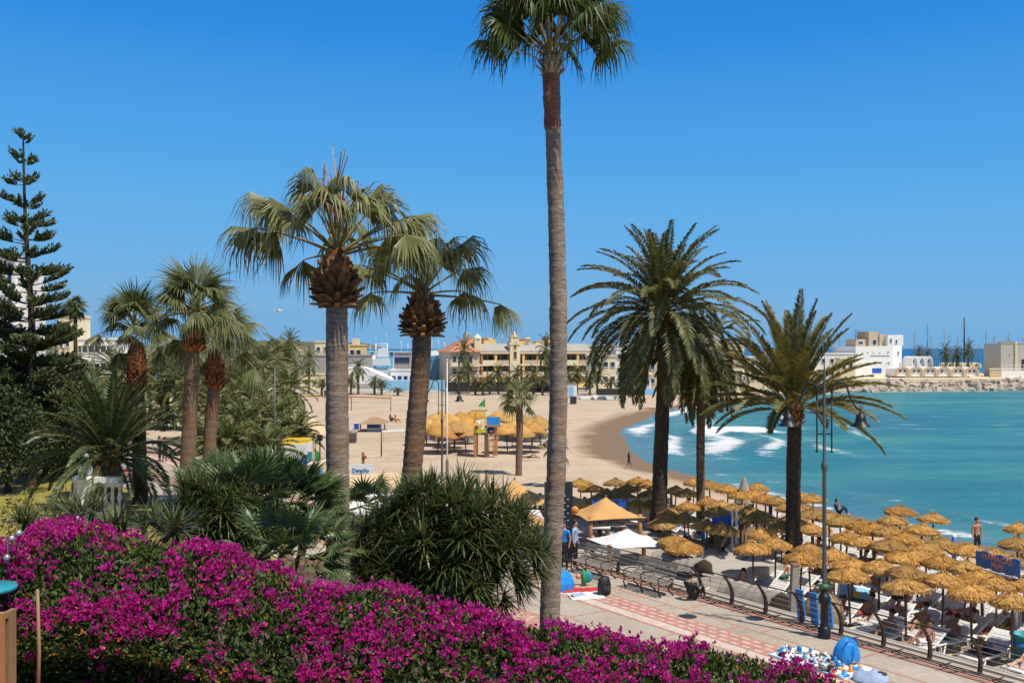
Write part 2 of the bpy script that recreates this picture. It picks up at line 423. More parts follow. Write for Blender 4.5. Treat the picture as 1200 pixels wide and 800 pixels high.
def hump(x, c, wd): return exp(-((x-c)/wd)**2)
WV = {}
def waves(x, y):
    k = (x, y)
    if k in WV: return WV[k]
    if not (0 < x < 170 and 20 < y < 245): return (0, 0, 0)
    d = -shore_d(x, y)
    if d < -3: r = (0, 0, 0)
    else:
        n = noise.noise(V((x*.06, y*.06, 3))); n2 = noise.noise(V((x*.14, y*.14, 9)))
        bay = sm(78, 98, y)*(1-sm(165, 200, y))
        rocks = sm(196, 212, y)
        near = 1-sm(68, 82, y)
        f = .75*hump(d, .5+n*1.0, .8)*near*sm(-.5, .2, n2+.1)
        f += .55*hump(d, 4.0+1.4*n2, .55)*near*sm(-.1, .5, n)
        z = .16*hump(d, 4.2+1.4*n2, .9)*near
        for c0, wd, a in ((1.2, 1.1, .8), (4.6, 1.0, .6), (8.6, 1.4, .66), (13.2, 1.0, .6), (18.5, 1.3, .62), (25, 1.0, .5), (32, .9, .4)):
            cc = c0+3.4*n*min(1, c0/6)+1.2*n2
            pres = sm(-.12, .25, noise.noise(V((x*.035+c0, y*.035, c0*3.1)))+.12*(c0 < 10))
            f += a*hump(d, cc, wd)*bay*pres; z += (.12+.22*(c0 > 10))*hump(d, cc-.8, 1.6)*bay*pres
        f += bay*.20*(1-sm(8, 30, d))
        f += rocks*(1.15*hump(d, .3, 1.6+1.5*n2)+.45*hump(d, 5+4*n, 2.4)*sm(-.3, .2, n2))
        f += .4*hump(d, 9+6*n, 1.5)*rocks*sm(-.1, .3, n)
        # one wave that breaks well off the beach
        e = hump(y, 113+.08*(x-22)+1.2*n2, 1.25)*sm(19, 20.5, x)*(1-sm(27, 31, x)); f += 1.2*e; z += .75*e
        f += .5*hump(y, 115.5, 1.6)*sm(20, 22, x)*(1-sm(28, 38, x))
        sh = max(0, 1-max(d, 0)/9)*(.75 if bay > .3 else .45)
        r = (max(0, min(1.2, f)), z, sh)
    WV[k] = r; return r
xs = axis([(-3000, -400, 400), (-400, 5, 45), (5, 70, .62), (70, 150, 1.4), (150, 400, 25), (400, 3000, 400), (3000, 16000, 4000)])
ys = axis([(-60, 38, 8), (38, 132, .7), (132, 245, 1.4), (245, 600, 35), (600, 3000, 300), (3000, 32000, 5000)])
mb = grid(xs, ys, lambda x, y: SEA+waves(x, y)[1])
sea = struct('sea', mb, 'sea')
wv = [waves(x, y) for x, y, z in mb.v]
attr(sea, 'foam', [a[0] for a in wv]); attr(sea, 'shallow', [a[2] for a in wv])

# the garden slope we stand on
IN0 = rail(0, -PW)
def garden_z(x, y):
    p = V((x, y, 0)); dist = -(p-IN0).dot(RN)
    z = 5.72*sm(.5, 9.5, dist)*(1-sm(9, 30, y))*(1-.42*sm(-2.6, 2.6, x)*sm(4, 6, y))
    return z-.03
mb = MB(); T = axis([(-30, 60, 1.5), (60, 140, 8)]); U = axis([(-160, -40, 12), (-40, -PW-.02, .9)])
for t in T:
    for u in U:
        p = rail(t, u); mb.v.append((p.x, p.y, garden_z(p.x, p.y)))
W = len(U)
mb.f = [(j*W+i, j*W+i+1, (j+1)*W+i+1, (j+1)*W+i) for j in range(len(T)-1) for i in range(W-1)]
mb.m = [0]*len(mb.f); mb.sm = [True]*len(mb.f)
m, nt, b = new_mat('garden_ground'); pos = worldpos(nt)
g = N(nt, 'ShaderNodeSeparateXYZ'); nt.links.new(pos, g.inputs[0])
lawn = ramp(nt, math_(nt, 'ADD', noise_(nt, 1.3, 5, .6, pos), 0.0), [(.3, (.20, .17, .03)), (.7, (.34, .28, .06))])
soil = ramp(nt, noise_(nt, 3, 5, .6, pos), [(.3, (.05, .035, .02)), (.7, (.15, .1, .06))])
brick = N(nt, 'ShaderNodeTexBrick'); nt.links.new(pos, brick.inputs[0]); brick.inputs['Scale'].default_value = 4
for k, cc in (('Color1', (.42, .19, .10, 1)), ('Color2', (.34, .14, .07, 1)), ('Mortar', (.2, .14, .1, 1))): brick.inputs[k].default_value = cc
c = mixc(nt, ramp(nt, math_(nt, 'DIVIDE', g.outputs['Y'], 100), [(.30, (0, 0, 0)), (.34, (1, 1, 1))]), soil, lawn)
c = mixc(nt, ramp(nt, math_(nt, 'DIVIDE', g.outputs['Y'], 10), [(.64, (1, 1, 1)), (.67, (0, 0, 0))]), c, brick.outputs[0])
nt.links.new(c, b.inputs['Base Color']); b.inputs['Roughness'].default_value = .9
bump_(nt, b, noise_(nt, 14, 5, .6, pos), .5, .05)
M['garden_ground'] = m
struct('garden_ground', mb, 'garden_ground')

# promenade: slab with tile bands laid 4 mm above it
m, nt, b = new_mat('paving'); pos = worldpos(nt)
n1 = noise_(nt, .5, 5, .6, pos); n2 = noise_(nt, 5, 5, .7, pos)
c = ramp(nt, n1, [(.3, (.42, .35, .275)), (.7, (.52, .45, .365))]); c = mixc(nt, .45, c, ramp(nt, n2, [(.35, (.6, .56, .5)), (.6, (1, 1, 1))]), 'MULTIPLY')
c = mixc(nt, .8, c, ramp(nt, noise_(nt, .23, 6, .7, pos), [(.30, (.72, .68, .62)), (.44, (1, 1, 1)), (.6, (1, 1, 1)), (.75, (1.06, 1.0, .9))]), 'MULTIPLY')
nt.links.new(c, b.inputs['Base Color']); b.inputs['Roughness'].default_value = .7; bump_(nt, b, n2, .2, .01)
M['paving'] = m
def strip(mb, t0, t1, u0, u1, z, m=0, z0=None):
    a, b_, c, d = rail(t0, u0, z), rail(t0, u1, z), rail(t1, u1, z), rail(t1, u0, z)
    if z0 is None: mb.add([a, b_, c, d], [(0, 1, 2, 3)], m)
    else: mb.slab([a.xy, b_.xy, c.xy, d.xy], z0, z, m)
mb = MB(); strip(mb, -30, 150, -PW, .45, 0, 0, -2.6)
prom = struct('promenade', mb, 'paving')
mb = MB(); strip(mb, -30, 150, .45, .75, .06, 0, -2.6); struct('sea_wall_coping', mb, 'concrete', prom)
mb = MB()                                         # thin red joints
for u in (-1.55, -5.05): strip(mb, -30, 150, u-.035, u+.035, .004)
t = -28.5
while t < 150:
    strip(mb, t-.035, t+.035, -1.515, .1, .004); strip(mb, t+.7-.035, t+.7+.035, -2.15, -1.585, .004)
    strip(mb, t+1.2-.03, t+1.2+.03, -5.015, -3.62, .004); t += 3.1
struct('joint_lines', mb, 'tile_line', prom)
mb = MB()
strip(mb, -30, 150, -.42, -.12, .004); strip(mb, -30, 150, -3.12, -2.15, .004); strip(mb, -30, 150, -3.62, -3.5, .004)
strip(mb, -30, 150, -6.5, -5.6, .004); strip(mb, -30, 150, -8.6, -8.45, .004)
struct('red_tile_band', mb, 'tile_red', prom)
mb = MB(); strip(mb, -30, 150, -3.5, -3.12, .005)
for i in range(int(120/.42)):
    for k, u in enumerate((-2.35, -2.64, -2.93)):
        t = -25+i*.42+.14*k; strip(mb, t, t+.27, u-.055, u+.055, .008)
t = -25
while t < 60:                                      # zigzag
    for s_ in (0, 1):
        a, b_ = (-6.3, -5.85) if s_ == 0 else (-5.85, -6.3)
        tt = t+s_*.28; mb.add([rail(tt, a-.06, .008), rail(tt, a+.06, .008), rail(tt+.28, b_+.06, .008), rail(tt+.28, b_-.06, .008)], [(0, 1, 2, 3)])
    t += .56
struct('pale_tile_band', mb, 'tile_pale', prom)

# low hills behind the town, left
mb = grid(axis([(-1500, -200, 60), (-200, -40, 8)]), axis([(360, 700, 20)]), lambda x, y: -3+13*sm(360, 470, y)*sm(-40, -95, -0+x if False else x) if False else -3+(12+6*noise.noise(V((x*.01, y*.01, 2))))*sm(360, 470, y)*(1-sm(-100, -45, x)))
m, nt, b = new_mat('hill_scrub'); nt.links.new(ramp(nt, noise_(nt, .05, 5, .6, worldpos(nt)), [(.35, (.06, .075, .03)), (.65, (.2, .17, .1))]), b.inputs['Base Color']); b.inputs['Roughness'].default_value = .95; M['hill_scrub'] = m
struct('hills', mb, 'hill_scrub')
# ---------------------------------------------------------------- palms
M['fan_grove'] = leafmat('grove_fan_palm_leaf', (.06, .085, .025), (.19, .205, .08), .42, .25, (.27, .23, .09))
G = V((0, 0, -1))
def dirv(az, el): return V((cos(el)*cos(az), cos(el)*sin(az), sin(el)))
def fan_leaf(mb, base, az, el, pet, R, rng, span=2.1, nseg=24, droop=.6, sag=.25, mi=0, pm=1, pr=.02, fold=.35):
    "one costapalmate leaf: petiole, folded blade, split hanging tips"
    d = dirv(az, el); pts = []; k = 5
    for i in range(k+1):
        s = pet*i/k; pts.append(V(base)+d*s+G*(sag*pet*(i/k)**2))
    mb.tube(pts, [pr*1.6, pr*1.2, pr, pr*.85, pr*.7, pr*.5], 4, pm, cap=False)
    c = pts[-1]; fw = (pts[-1]-pts[-2]).normalized()
    fw = (fw+G*.25*rng.random()).normalized()
    s = fw.cross(V((0, 0, 1))); s = s.normalized() if s.length > .05 else V((1, 0, 0))
    roll = rng.uniform(-.5, .5); n = s.cross(fw); s, n = s*cos(roll)+n*sin(roll), n*cos(roll)-s*sin(roll)
    da = 2*span/nseg
    for i in range(nseg):
        a = -span+da*(i+.5)
        u = (fw*cos(a)+s*sin(a)-n*fold*abs(sin(a))).normalized()
        t = (s*cos(a)-fw*sin(a)); t = (t-u*t.dot(u)).normalized(); nn = u.cross(t)
        if nn.dot(n) < 0: nn = -nn
        L = R*(.72+.28*cos(a*.62))*rng.uniform(.86, 1.08)
        h = .46*L; w = h*math.tan(da/2)*1.08
        m0 = c+u*h+G*droop*.06*L
        A1, A2, MM = m0-t*w-nn*w*.55, m0+t*w-nn*w*.55, m0+nn*w*.35
        dr = droop*rng.uniform(.7, 1.25)
        u2 = (u*max(.15, 1-.5*dr)+G*.8*dr).normalized()
        q = m0+u2*L*.24; w2 = w*.58
        B1, B2, BM = q-t*w2-nn*w2*.4, q+t*w2-nn*w2*.4, q+nn*w2*.2
        u3 = (u2*max(.1, 1-.7*dr)+G*1.2*dr).normalized()
        if rng.random() < .4: u3 = (u3+t*rng.uniform(-.5, .5)).normalized()
        tip = q+u3*L*(.36+.14*droop)*rng.uniform(.6, 1.3)
        mb.add([c, A1, MM, A2, B1, BM, B2, tip], [(0, 1, 2), (0, 2, 3), (1, 4, 5, 2), (2, 5, 6, 3), (4, 7, 5), (5, 7, 6)], mi)
def feather(mb, base, az, el, L, rng, bend=1.3, nl=34, ll=.5, lw=.032, mi=0, pm=1, pr=.025, vee=.35, droop=.35, start=.14, pw=1.25, drift=None):
    "one pinnate frond: arching rachis with two rows of leaflets"
    k = 12; p = V(base); pts = [p.copy()]; tans = []
    drift = rng.uniform(-.25, .25) if drift is None else drift
    for i in range(k):
        s = (i+.5)/k; e = el-bend*s**pw; d = dirv(az+drift*s*s, e); tans.append(d); p = p+d*(L/k); pts.append(p.copy())
    mb.tube(pts, [pr*(1-.9*i/k)+.003 for i in range(k+1)], 3, pm, cap=False)
    for i in range(nl):
        s = start+(1-start)*(i+rng.random()*.7)/nl; x = min(s*k, k-1e-3); j = int(x); b = pts[j].lerp(pts[j+1], x-j); d = tans[j]
        side = d.cross(V((0, 0, 1)))
        side = side.normalized() if side.length > .03 else V((sin(az), -cos(az), 0))
        up = side.cross(d)
        prof = sin(pi*min(1, .12+.88*((s-start)/(1-start)))**.8)**.6*.85+.15
        for sg in (-1, 1):
            l = ll*prof*rng.uniform(.8, 1.15); fwd = .45+.5*s
            u = (side*sg*(.9-.3*s)+d*fwd+up*(vee+rng.uniform(-.12, .12))).normalized()
            m0 = b+u*l*.45; tip = b+(u*l+G*droop*l*rng.uniform(.5, 1.3))
            wv = d.cross(u).cross(u); wv = wv.normalized()*lw*.5*rng.uniform(.8, 1.3)
            mb.add([b, m0-wv, tip, m0+wv], [(0, 1, 2, 3)], mi)
def trunk_mesh(path, r0, r1, rng, n=16, step=.05, ringamp=.06, ringlen=.16, flare=.25, mb=None, m=0, lump=.05):
    "tapered trunk with leaf-scar rings; path = centre points from base to top"
    path = [V(p) for p in path]; mb = mb or MB()
    ls = [0]
    for a, b in zip(path, path[1:]): ls.append(ls[-1]+(b-a).length)
    T = ls[-1]; k = max(6, int(T/step)); vs = []; ph = 0; ring = 0; nxt = ringlen
    for i in range(k+1):
        s = T*i/k
        for j in range(len(path)-1):
            if s <= ls[j+1]+1e-9: break
        # smooth (Catmull-Rom) centre line
        p0, p1, p2, p3 = path[max(j-1, 0)], path[j], path[j+1], path[min(j+2, len(path)-1)]
        t = (s-ls[j])/max(1e-9, ls[j+1]-ls[j])
        c = .5*((2*p1)+(p2-p0)*t+(2*p0-5*p1+4*p2-p3)*t*t+(3*p1-p0-3*p2+p3)*t*t*t)
        u = s/T; r = lerp(r0, r1, u)*(1+flare*exp(-s/(1.6*r0+.01)))
        if s > nxt: nxt = s+ringlen*rng.uniform(.45, 1.8)
        saw = 1-(nxt-s)/ringlen; saw = max(0, min(1, saw))
        for q in range(n):
            a = 2*pi*q/n
            nz = noise.noise(V((cos(a)*1.7, sin(a)*1.7, s*1.6)))*lump+noise.noise(V((cos(a)*4, sin(a)*4, s*7)))*lump*.5
            rr = r*(1+nz+ringamp*(saw-.5)*(.6+.8*noise.noise(V((cos(a)*1.5, sin(a)*1.5, nxt*3)))))
            vs.append(c+V((cos(a)*rr, sin(a)*rr, 0)))
    mb.add(vs, [(i*n+j, i*n+(j+1) % n, (i+1)*n+(j+1) % n, (i+1)*n+j) for i in range(k) for j in range(n)]+[tuple(k*n+j for j in range(n))], m, True)
    return mb
def stub(mb, c, out, up, l, w, th, m=0):
    "a cut leaf base: a curved wedge"
    out, up = V(out).normalized(), V(up).normalized(); s = out.cross(up)
    s = s.normalized() if s.length > 1e-4 else V((1, 0, 0))
    ax = (out*.55+up*.75).normalized(); tip = V(c)+ax*l+out*l*.25; nn = ax.cross(s)
    vs = []
    for p, ww, tt in ((V(c)-ax*.03, w, th*.6), (V(c)+ax*l*.55+out*l*.04, w*.8, th), (tip, w*.55, th*.8)):
        for a, b in ((-1, -1), (1, -1), (1, 1), (-1, 1)): vs.append(p+s*a*ww/2+nn*b*tt/2)
    mb.add(vs, [(0, 1, 5, 4), (1, 2, 6, 5), (2, 3, 7, 6), (3, 0, 4, 7), (4, 5, 9, 8), (5, 6, 10, 9), (6, 7, 11, 10), (7, 4, 8, 11), (8, 9, 10, 11)], m)
def boot_ball(c, prof, rng, n, l, w, tilt0=-.5, tilt1=1.2):
    "prof: (z, r) from bottom to top"
    mb = MB(); c = V(c); z0, z1 = prof[0][0], prof[-1][0]
    for i in range(n):
        t = (i+.5)/n; z = lerp(z0, z1, t); r = interp(prof, z); a = i*2.39996+rng.uniform(-.12, .12)
        o = V((cos(a), sin(a), 0)); e = lerp(tilt0, tilt1, t)+rng.uniform(-.22, .22)
        up = (V((0, 0, 1))*cos(.2)+o*.1)
        out = o*cos(e)+V((0, 0, sin(e)))
        upv = V((0, 0, cos(e)))-o*sin(e)*.9
        stub(mb, c+o*(r*.86)+V((0, 0, z)), out, upv, l*rng.uniform(.75, 1.25), w*rng.uniform(.8, 1.2), w*.38)
    mb.lathe([(r*.87, z) for z, r in prof], 14, c)
    return mb

# tall straight fan palm in the middle
rng = random.Random(5)
def local_path(px, d, base):
    return [at(x, y, d)-base for x, y in px]
def palm_root(name, label, base, group=None): return thing(name, label, 'palm tree', base, 0, group)

base = V((at(642, 0, 24).x, 24, -.05))
r = palm_root('fan_palm', 'tallest palm, thin bare grey trunk rising past the top of the photo', base)
pth = [V((0, 0, -.3))]+local_path([(645, 690), (650, 590), (654, 480), (654.5, 380), (653, 290), (650, 200), (648, 150)], 24, base)
trunk_mesh(pth, .25, .185, rng, 18, .045, .075, .19, .25, lump=.09).build('trunk', 'bark_grey', r)
pth2 = local_path([(648, 153), (647, 120), (646, 88)], 24, base)
trunk_mesh(pth2, .192, .215, rng, 18, .03, .13, .2, 0, lump=.1).build('bare_red_neck', 'bark_rust', r)
c = at(646, 80, 24)-base
boot_ball(c+V((0, 0, -.2)), [(0, .2), (.2, .23), (.5, .14)], rng, 46, .2, .10, -.1, 1.2).build('leaf_base_collar', 'dead', r)
mb = MB()
for i in range(36):
    t = i/35; az = i*2.39996+.4; el = lerp(.62, 1.4, t)+rng.uniform(-.12, .12)
    fan_leaf(mb, c+V((0, 0, .05+.25*t)), az, el, rng.uniform(1.35, 1.7)*(1-.12*t), rng.uniform(1.1, 1.3), rng, 1.85, 34, lerp(.8, .5, t), .06, pr=.018, fold=.45)
mb.build('crown', ['fan_deep', 'petiole'], r)

def fan_crown(mb, c, rng, n, pet, R, lo=-.25, hi=1.3, droop=(1.0, .5), pr=.022, nseg=24, rise=.3, fold=.35, az0=0, sag=.3, span=2.15):
    for i in range(n):
        t = i/(n-1); az = az0+i*2.39996+rng.uniform(-.2, .2); el = lerp(lo, hi, t**.85)+rng.uniform(-.15, .15)
        if sin(az) < -.45 and el < .75: el += .55                       # few leaves hang in front of the neck
        fan_leaf(mb, c+V((0, 0, rise*t)), az, el, pet*rng.uniform(.8, 1.2)*(1-.25*t), R*rng.uniform(.85, 1.12), rng, span, nseg, lerp(droop[0], droop[1], t), sag, pr=pr, fold=fold)
def spears(c, rng, n, h, spread, w=.1):
    mb = MB()
    for i in range(n):
        az = rng.uniform(0, 2*pi); d = dirv(az, rng.uniform(1.3-spread, 1.5)); l = h*rng.uniform(.5, 1.1); p = V(c)+V((rng.uniform(-.15, .15), rng.uniform(-.15, .15), 0))
        s = d.orthogonal().normalized()
        for q in range(7):
            b = p+d*l*rng.uniform(.35, .7); u = (d+dirv(rng.uniform(0, 6.28), .2)*.35).normalized(); ww = s*w*.22
            e = b+u*l*.4; f = e+(u*.5+dirv(rng.uniform(0, 6.28), rng.uniform(-1, .5))).normalized()*l*.14
            mb.add([p, b+ww, e+ww*.6, f, e-ww*.6, b-ww], [(0, 1, 2, 4, 5), (2, 3, 4)], 0)
    return mb

# two fan palms with a ball of cut leaf bases
def ball_palm(label, d, px, r0, r1, ball_px, crown_c, n, pet, R, zbase, rng, spear=True, rust=False, extra=()):
    base = V((at(px[0][0], 0, d).x, d, zbase)); r = palm_root('fan_palm', label, base)
    pth = [V((0, 0, -.3))]+local_path(px[1:], d, base)
    trunk_mesh(pth, r0, r1, rng, 18, .04, .07, .17, .12, lump=.06).build('trunk', 'bark_brown' if rust else 'bark_grey', r)
    bx, y0, y1, rw = ball_px; h = (y0-y1)*d/F; b = at(bx, y0, d)-base; rw = rw*d/F
    boot_ball(b, [(0, rw*.62), (h*.18, rw*.86), (h*.45, rw*.84), (h*.75, rw*.6), (h, rw*.42)], rng, 150, .2, .15, -.75, 1.25).build('leaf_base_ball', 'boot', r)
    c = at(*crown_c, d)-base; mb = MB()
    fan_crown(mb, c, rng, n, pet, R, .15, 1.05, (.95, .75), .026, 36, .1, sag=.12, fold=.6, span=1.85)
    for az, el, pt, rr in extra: fan_leaf(mb, c+V((0, 0, .05)), az, el, pt, rr, rng, 1.85, 36, .85, .12, pr=.026, fold=.6)
    mb.build('crown', ['fan_bright', 'petiole'], r)
    if spear: spears(c+V((0, 0, .25)), rng, 11, 1.9, .28).build('dead_spear_leaves', 'dead', r)
    return r
ball_palm('thick-trunked fan palm with brown ball of cut leaf bases and dead upright spikes', 22, [(396, 0), (396, 680), (396, 600), (395, 500), (395, 420), (395, 352)], .27, .235, (394, 360, 300, 28), (396, 300), 19, 1.72, 1.16, .9, random.Random(11), extra=[(pi-.1, .42, 2.0, 1.25), (pi+.25, .75, 1.9, 1.15), (.15, .6, 1.9, 1.15)])
ball_palm('leaning reddish-trunked fan palm with round ball of cut leaf bases, behind the yucca bush', 25.5, [(480, 0), (481, 590), (484, 540), (489, 480), (493, 430), (495, 386)], .28, .235, (495, 394, 346, 25), (497, 346), 18, 1.72, 1.12, .6, random.Random(23), False, True)

# fan palms of the left-hand grove with rusty necks
def rusty_palm(label, d, px, r0, r1, neck, crown_c, n, pet, R, rng, zb=-.03, bark='bark_brown', az0=0):
    base = V((at(px[0][0], 0, d).x, d, zb)); r = palm_root('fan_palm', label, base, None)
    trunk_mesh([V((0, 0, -.2))]+local_path(px[1:], d, base), r0, r1, rng, 14, .07, .05, .2, .1).build('trunk', bark, r)
    bx, y0, y1, rw = neck; h = (y0-y1)*d/F; b = at(bx, y0, d)-base; rw = rw*d/F
    boot_ball(b, [(0, rw*.8), (h*.3, rw*.9), (h*.7, rw), (h, rw*.7)], rng, 110, .24, .2, -.1, 1.3).build('leaf_base_collar', 'boot_rust', r)
    c = at(*crown_c, d)-base; mb = MB(); fan_crown(mb, c, rng, n, pet, R, -.3, 1.42, (.85, .1), .03, 30, .55, az0=az0, fold=.5, span=1.9)
    mb.build('crown', ['fan_grove', 'petiole'], r); return r
rusty_palm('fan palm with red neck and full crown, tallest of the left grove', 45, [(217, 0), (218, 580), (222, 500), (226, 405)], .36, .30, (227, 412, 384, 12), (230, 370), 31, 1.75, 1.5, random.Random(3))
rusty_palm('fan palm with long red neck, right behind the tallest palm of the left grove', 51, [(243, 0), (244, 560), (247, 500), (251, 450)], .36, .30, (252, 456, 416, 11), (257, 402), 24, 1.7, 1.4, random.Random(4))
rusty_palm('fan palm with dark shaggy trunk behind the short feathery date palm', 53, [(165, 0), (165, 605), (163, 520), (161, 455)], .40, .34, (160, 460, 405, 12), (157, 390), 24, 1.7, 1.4, random.Random(6), bark='bark_dark')
# beach fan palms
def small_fan(label, d, px, r0, r1, crown_c, n, pet, R, rng, mat='fan', zb=SAND, bark='bark_brown', lo=-.5, skirt=False):
    base = V((at(px[0][0], 0, d).x, d, zb)); r = palm_root('fan_palm', label, base)
    trunk_mesh([V((0, 0, -.2))]+local_path(px[1:], d, base), r0, r1, rng, 12, .09, .06, .25, .15).build('trunk', bark, r)
    c = at(*crown_c, d)-base; mb = MB(); fan_crown(mb, c, rng, n, pet, R, lo, 1.25, (.6, .2), .03, 16, .3)
    mb.build('crown', [mat, 'petiole'], r); return r
small_fan('slim fan palm alone on the sand beside the yellow play tower', 72, [(608, 0), (608, 540), (609, 500), (608, 470)], .22, .26, (608, 468), 15, .9, 1.0, random.Random(8), 'fan_bright')
small_fan('low green fan palm standing on the sand, half hidden by the tallest trunk', 66, [(652, 0), (652, 540), (652, 524)], .2, .2, (652, 522), 11, .8, .75, random.Random(9), 'fan_bright')
small_fan('solitary dark fan palm far behind the fir-like tree on the left skyline', 80, [(89, 0), (89, 470), (88.5, 400), (88, 362)], .17, .14, (88, 360), 20, .55, .75, random.Random(10), 'fan_deep', zb=0, bark='bark_dark', lo=-.9)

# date palms
def date_palm(label, d, px, r0, r1, crown_c, n, L, rng, zb, mat='date', lo=-.75, hi=1.4, bend=(1.0, 1.0), ll=.55, nl=36, bark='bark_dark', lw=.045, pin=.16, droop=.35, collar=True, extra=(), lf=None, name='date_palm'):
    base = V((at(px[0][0], 0, d).x, d, zb)); r = palm_root(name, label, base)
    pth = [V((0, 0, -.2))]+local_path(px[1:], d, base)
    trunk_mesh(pth, r0, r1, rng, 14, .06, .10, .16, .2, lump=.08).build('trunk', bark, r)
    c = at(*crown_c, d)-base; mb = MB()
    for i in range(n):
        t = i/(n-1); az = i*2.39996+rng.uniform(-.2, .2); el = lerp(lo, hi, t**.8)+rng.uniform(-.12, .12)
        l = L*rng.uniform(.85, 1.1)*(1-.12*t); l = l*(lf(t) if lf else 1)
        o = dirv(az, 0)*r1*.7
        feather(mb, c+o+V((0, 0, -.25+.5*t)), az, el, l, rng, (lerp(bend[0], bend[1], t) if len(bend) < 3 else lerp(lerp(bend[0], bend[1], t), lerp(bend[1], bend[2], t), t)), nl, ll, lw, pr=.03, droop=droop, start=pin)
    for az, el, l, bd in extra: feather(mb, c+dirv(az, 0)*r1*.6, az, el, l, rng, bd, nl+6, ll*.9, lw, pr=.03, droop=droop, start=pin, drift=0)
    mb.build('crown', [mat, 'petiole'], r)
    if collar:
        h = .85; boot_ball(c+V((0, 0, -h)), [(0, r1*.95), (h*.5, r1*1.15), (h, r1*1.2)], rng, 60, .26, .17, -.1, .9).build('leaf_base_collar', 'boot', r)
    return r
date_palm('large dark date palm with drooping crown, just right of the tallest trunk', 45, [(770, 0), (771, 640), (774, 540), (777, 460), (779, 385)], .37, .27, (778, 366), 100, 4.6, random.Random(31), SAND, 'date', -.95, 1.5, (.8, 2.0, .45), .62, 50, lw=.085, lf=lambda t: .92+.12*sin(pi*t))
date_palm('slender date palm with hanging golden fronds behind the large drooping one', 47.5, [(821, 0), (821, 620), (821, 520), (822, 440)], .2, .2, (822, 415), 54, 3.3, random.Random(32), SAND, 'date_gold', -1.15, 1.1, (.8, 1.2), .52, 44, lw=.075, bark='bark_brown')
date_palm('date palm with upright golden fronds behind the twin-bell street lamp', 39.7, [(928, 0), (929, 640), (930, 560), (931, 492)], .3, .27, (930, 474), 60, 3.7, random.Random(33), SAND, 'date_gold', .05, 1.5, (.95, .28), .52, 56, lw=.066, pin=.22, droop=.12, lf=lambda t: .92+.28*t*t,
          extra=[(-.12, .18, 4.2, .72), (pi+.15, .25, 3.7, .8), (pi-.5, .1, 3.2, .9), (-2.4, -.1, 1.8, 1.2), (.5, .45, 4.2, .45), (-.3, .5, 3.9, .7)])
date_palm('short feathery date palm with wide trunk in front of the balustrade', 50, [(131, 0), (131, 590), (130, 545)], .50, .46, (128, 533), 66, 4.6, random.Random(34), -.03, 'canary', -.1, 1.5, (1.5, .5), .6, 56, lw=.085, bark='bark_brown', pin=.12, droop=.3)
# pale feather palms massed behind the grove
specs = [(300, 470, 84, 3.3), (275, 452, 92, 3.4), (322, 492, 80, 3.0), (285, 500, 76, 2.8), (258, 485, 88, 3.2), (338, 455, 100, 3.2), (308, 428, 108, 3.4), (345, 512, 74, 2.2), (232, 470, 98, 3.2), (196, 440, 112, 3.0), (140, 440, 84, 3.2), (105, 455, 90, 3.3), (75, 470, 96, 3.2), (268, 522, 72, 2.8), (312, 530, 66, 2.5), (240, 520, 78, 2.8), (330, 418, 118, 3.2), (112, 472, 92, 3.2), (152, 462, 104, 3.2), (176, 448, 118, 3.3), (214, 452, 110, 3.2), (237, 440, 124, 3.4), (62, 462, 86, 3.2), (190, 478, 112, 2.8), (289, 430, 126, 3.4), (262, 448, 112, 3.2)]
wh = ['with trunk hidden', 'taller, at the back', 'beside the lamp post']
for i, (px, py, d, L) in enumerate(specs):
    side = 'left of the red-necked palms' if px < 215 else 'behind the fan-leaved bush'
    date_palm('pale feathery palm, %s from the left of those %s' % (ORD[sum(1 for s in specs if s[0] < px and (s[0] < 215) == (px < 215))], side), d, [(px, 0), (px, py+40), (px, py+5)], .24, .2, (px, py), 44, L*1.08, random.Random(60+i), -.03 if px < 290 else SAND, 'pale_palm', -.8, 1.35, (1.1, .8), .6, 24, lw=.13, collar=False, bark='bark_brown')

# far palms along the sea-front: two shapes, many copies
def far_proto(rng, fan):
    r = thing('promenade_palm', 'x', 'palm tree', (0, 0, 0), 0, 'small palms along the far sea front')
    trunk_mesh([(0, 0, -.3), (.05, 0, 2), (0, 0, 4.3)], .24, .2, rng, 8, .3, .06, .3, .1).build('trunk', 'bark_brown', r)
    mb = MB()
    for i in range(26):
        t = i/25; az = i*2.4; el = lerp(-.9, 1.4, t)
        feather(mb, V((0, 0, 4.3+.2*t)), az, el, 2.4*rng.uniform(.85, 1.1), rng, 1.0, 13, .55, .14, pr=.04)
    mb.build('crown', ['far_palm', 'petiole'], r); return r
pr = [far_proto(random.Random(71), 0), far_proto(random.Random(72), 0), far_proto(random.Random(73), 0)]
row = [(340, 405, 203), (362, 422, 196), (377, 447, 190), (420, 432, 196), (411, 446, 194), (439, 445, 196), (447, 448, 193), (466, 464, 191), (340, 448, 191),
       (538, 440, 194), (549, 434, 199), (557, 446, 193), (566, 450, 192), (574, 443, 195), (584, 436, 197), (596, 446, 193), (606, 437, 196), (617, 448, 192), (625, 438, 195), (636, 444, 192), (645, 430, 201), (664, 440, 195), (676, 437, 197), (691, 446, 192), (640, 410, 206), (544, 412, 206), (700, 440, 197), (716, 447, 195), (655, 450, 192)]
first = set()
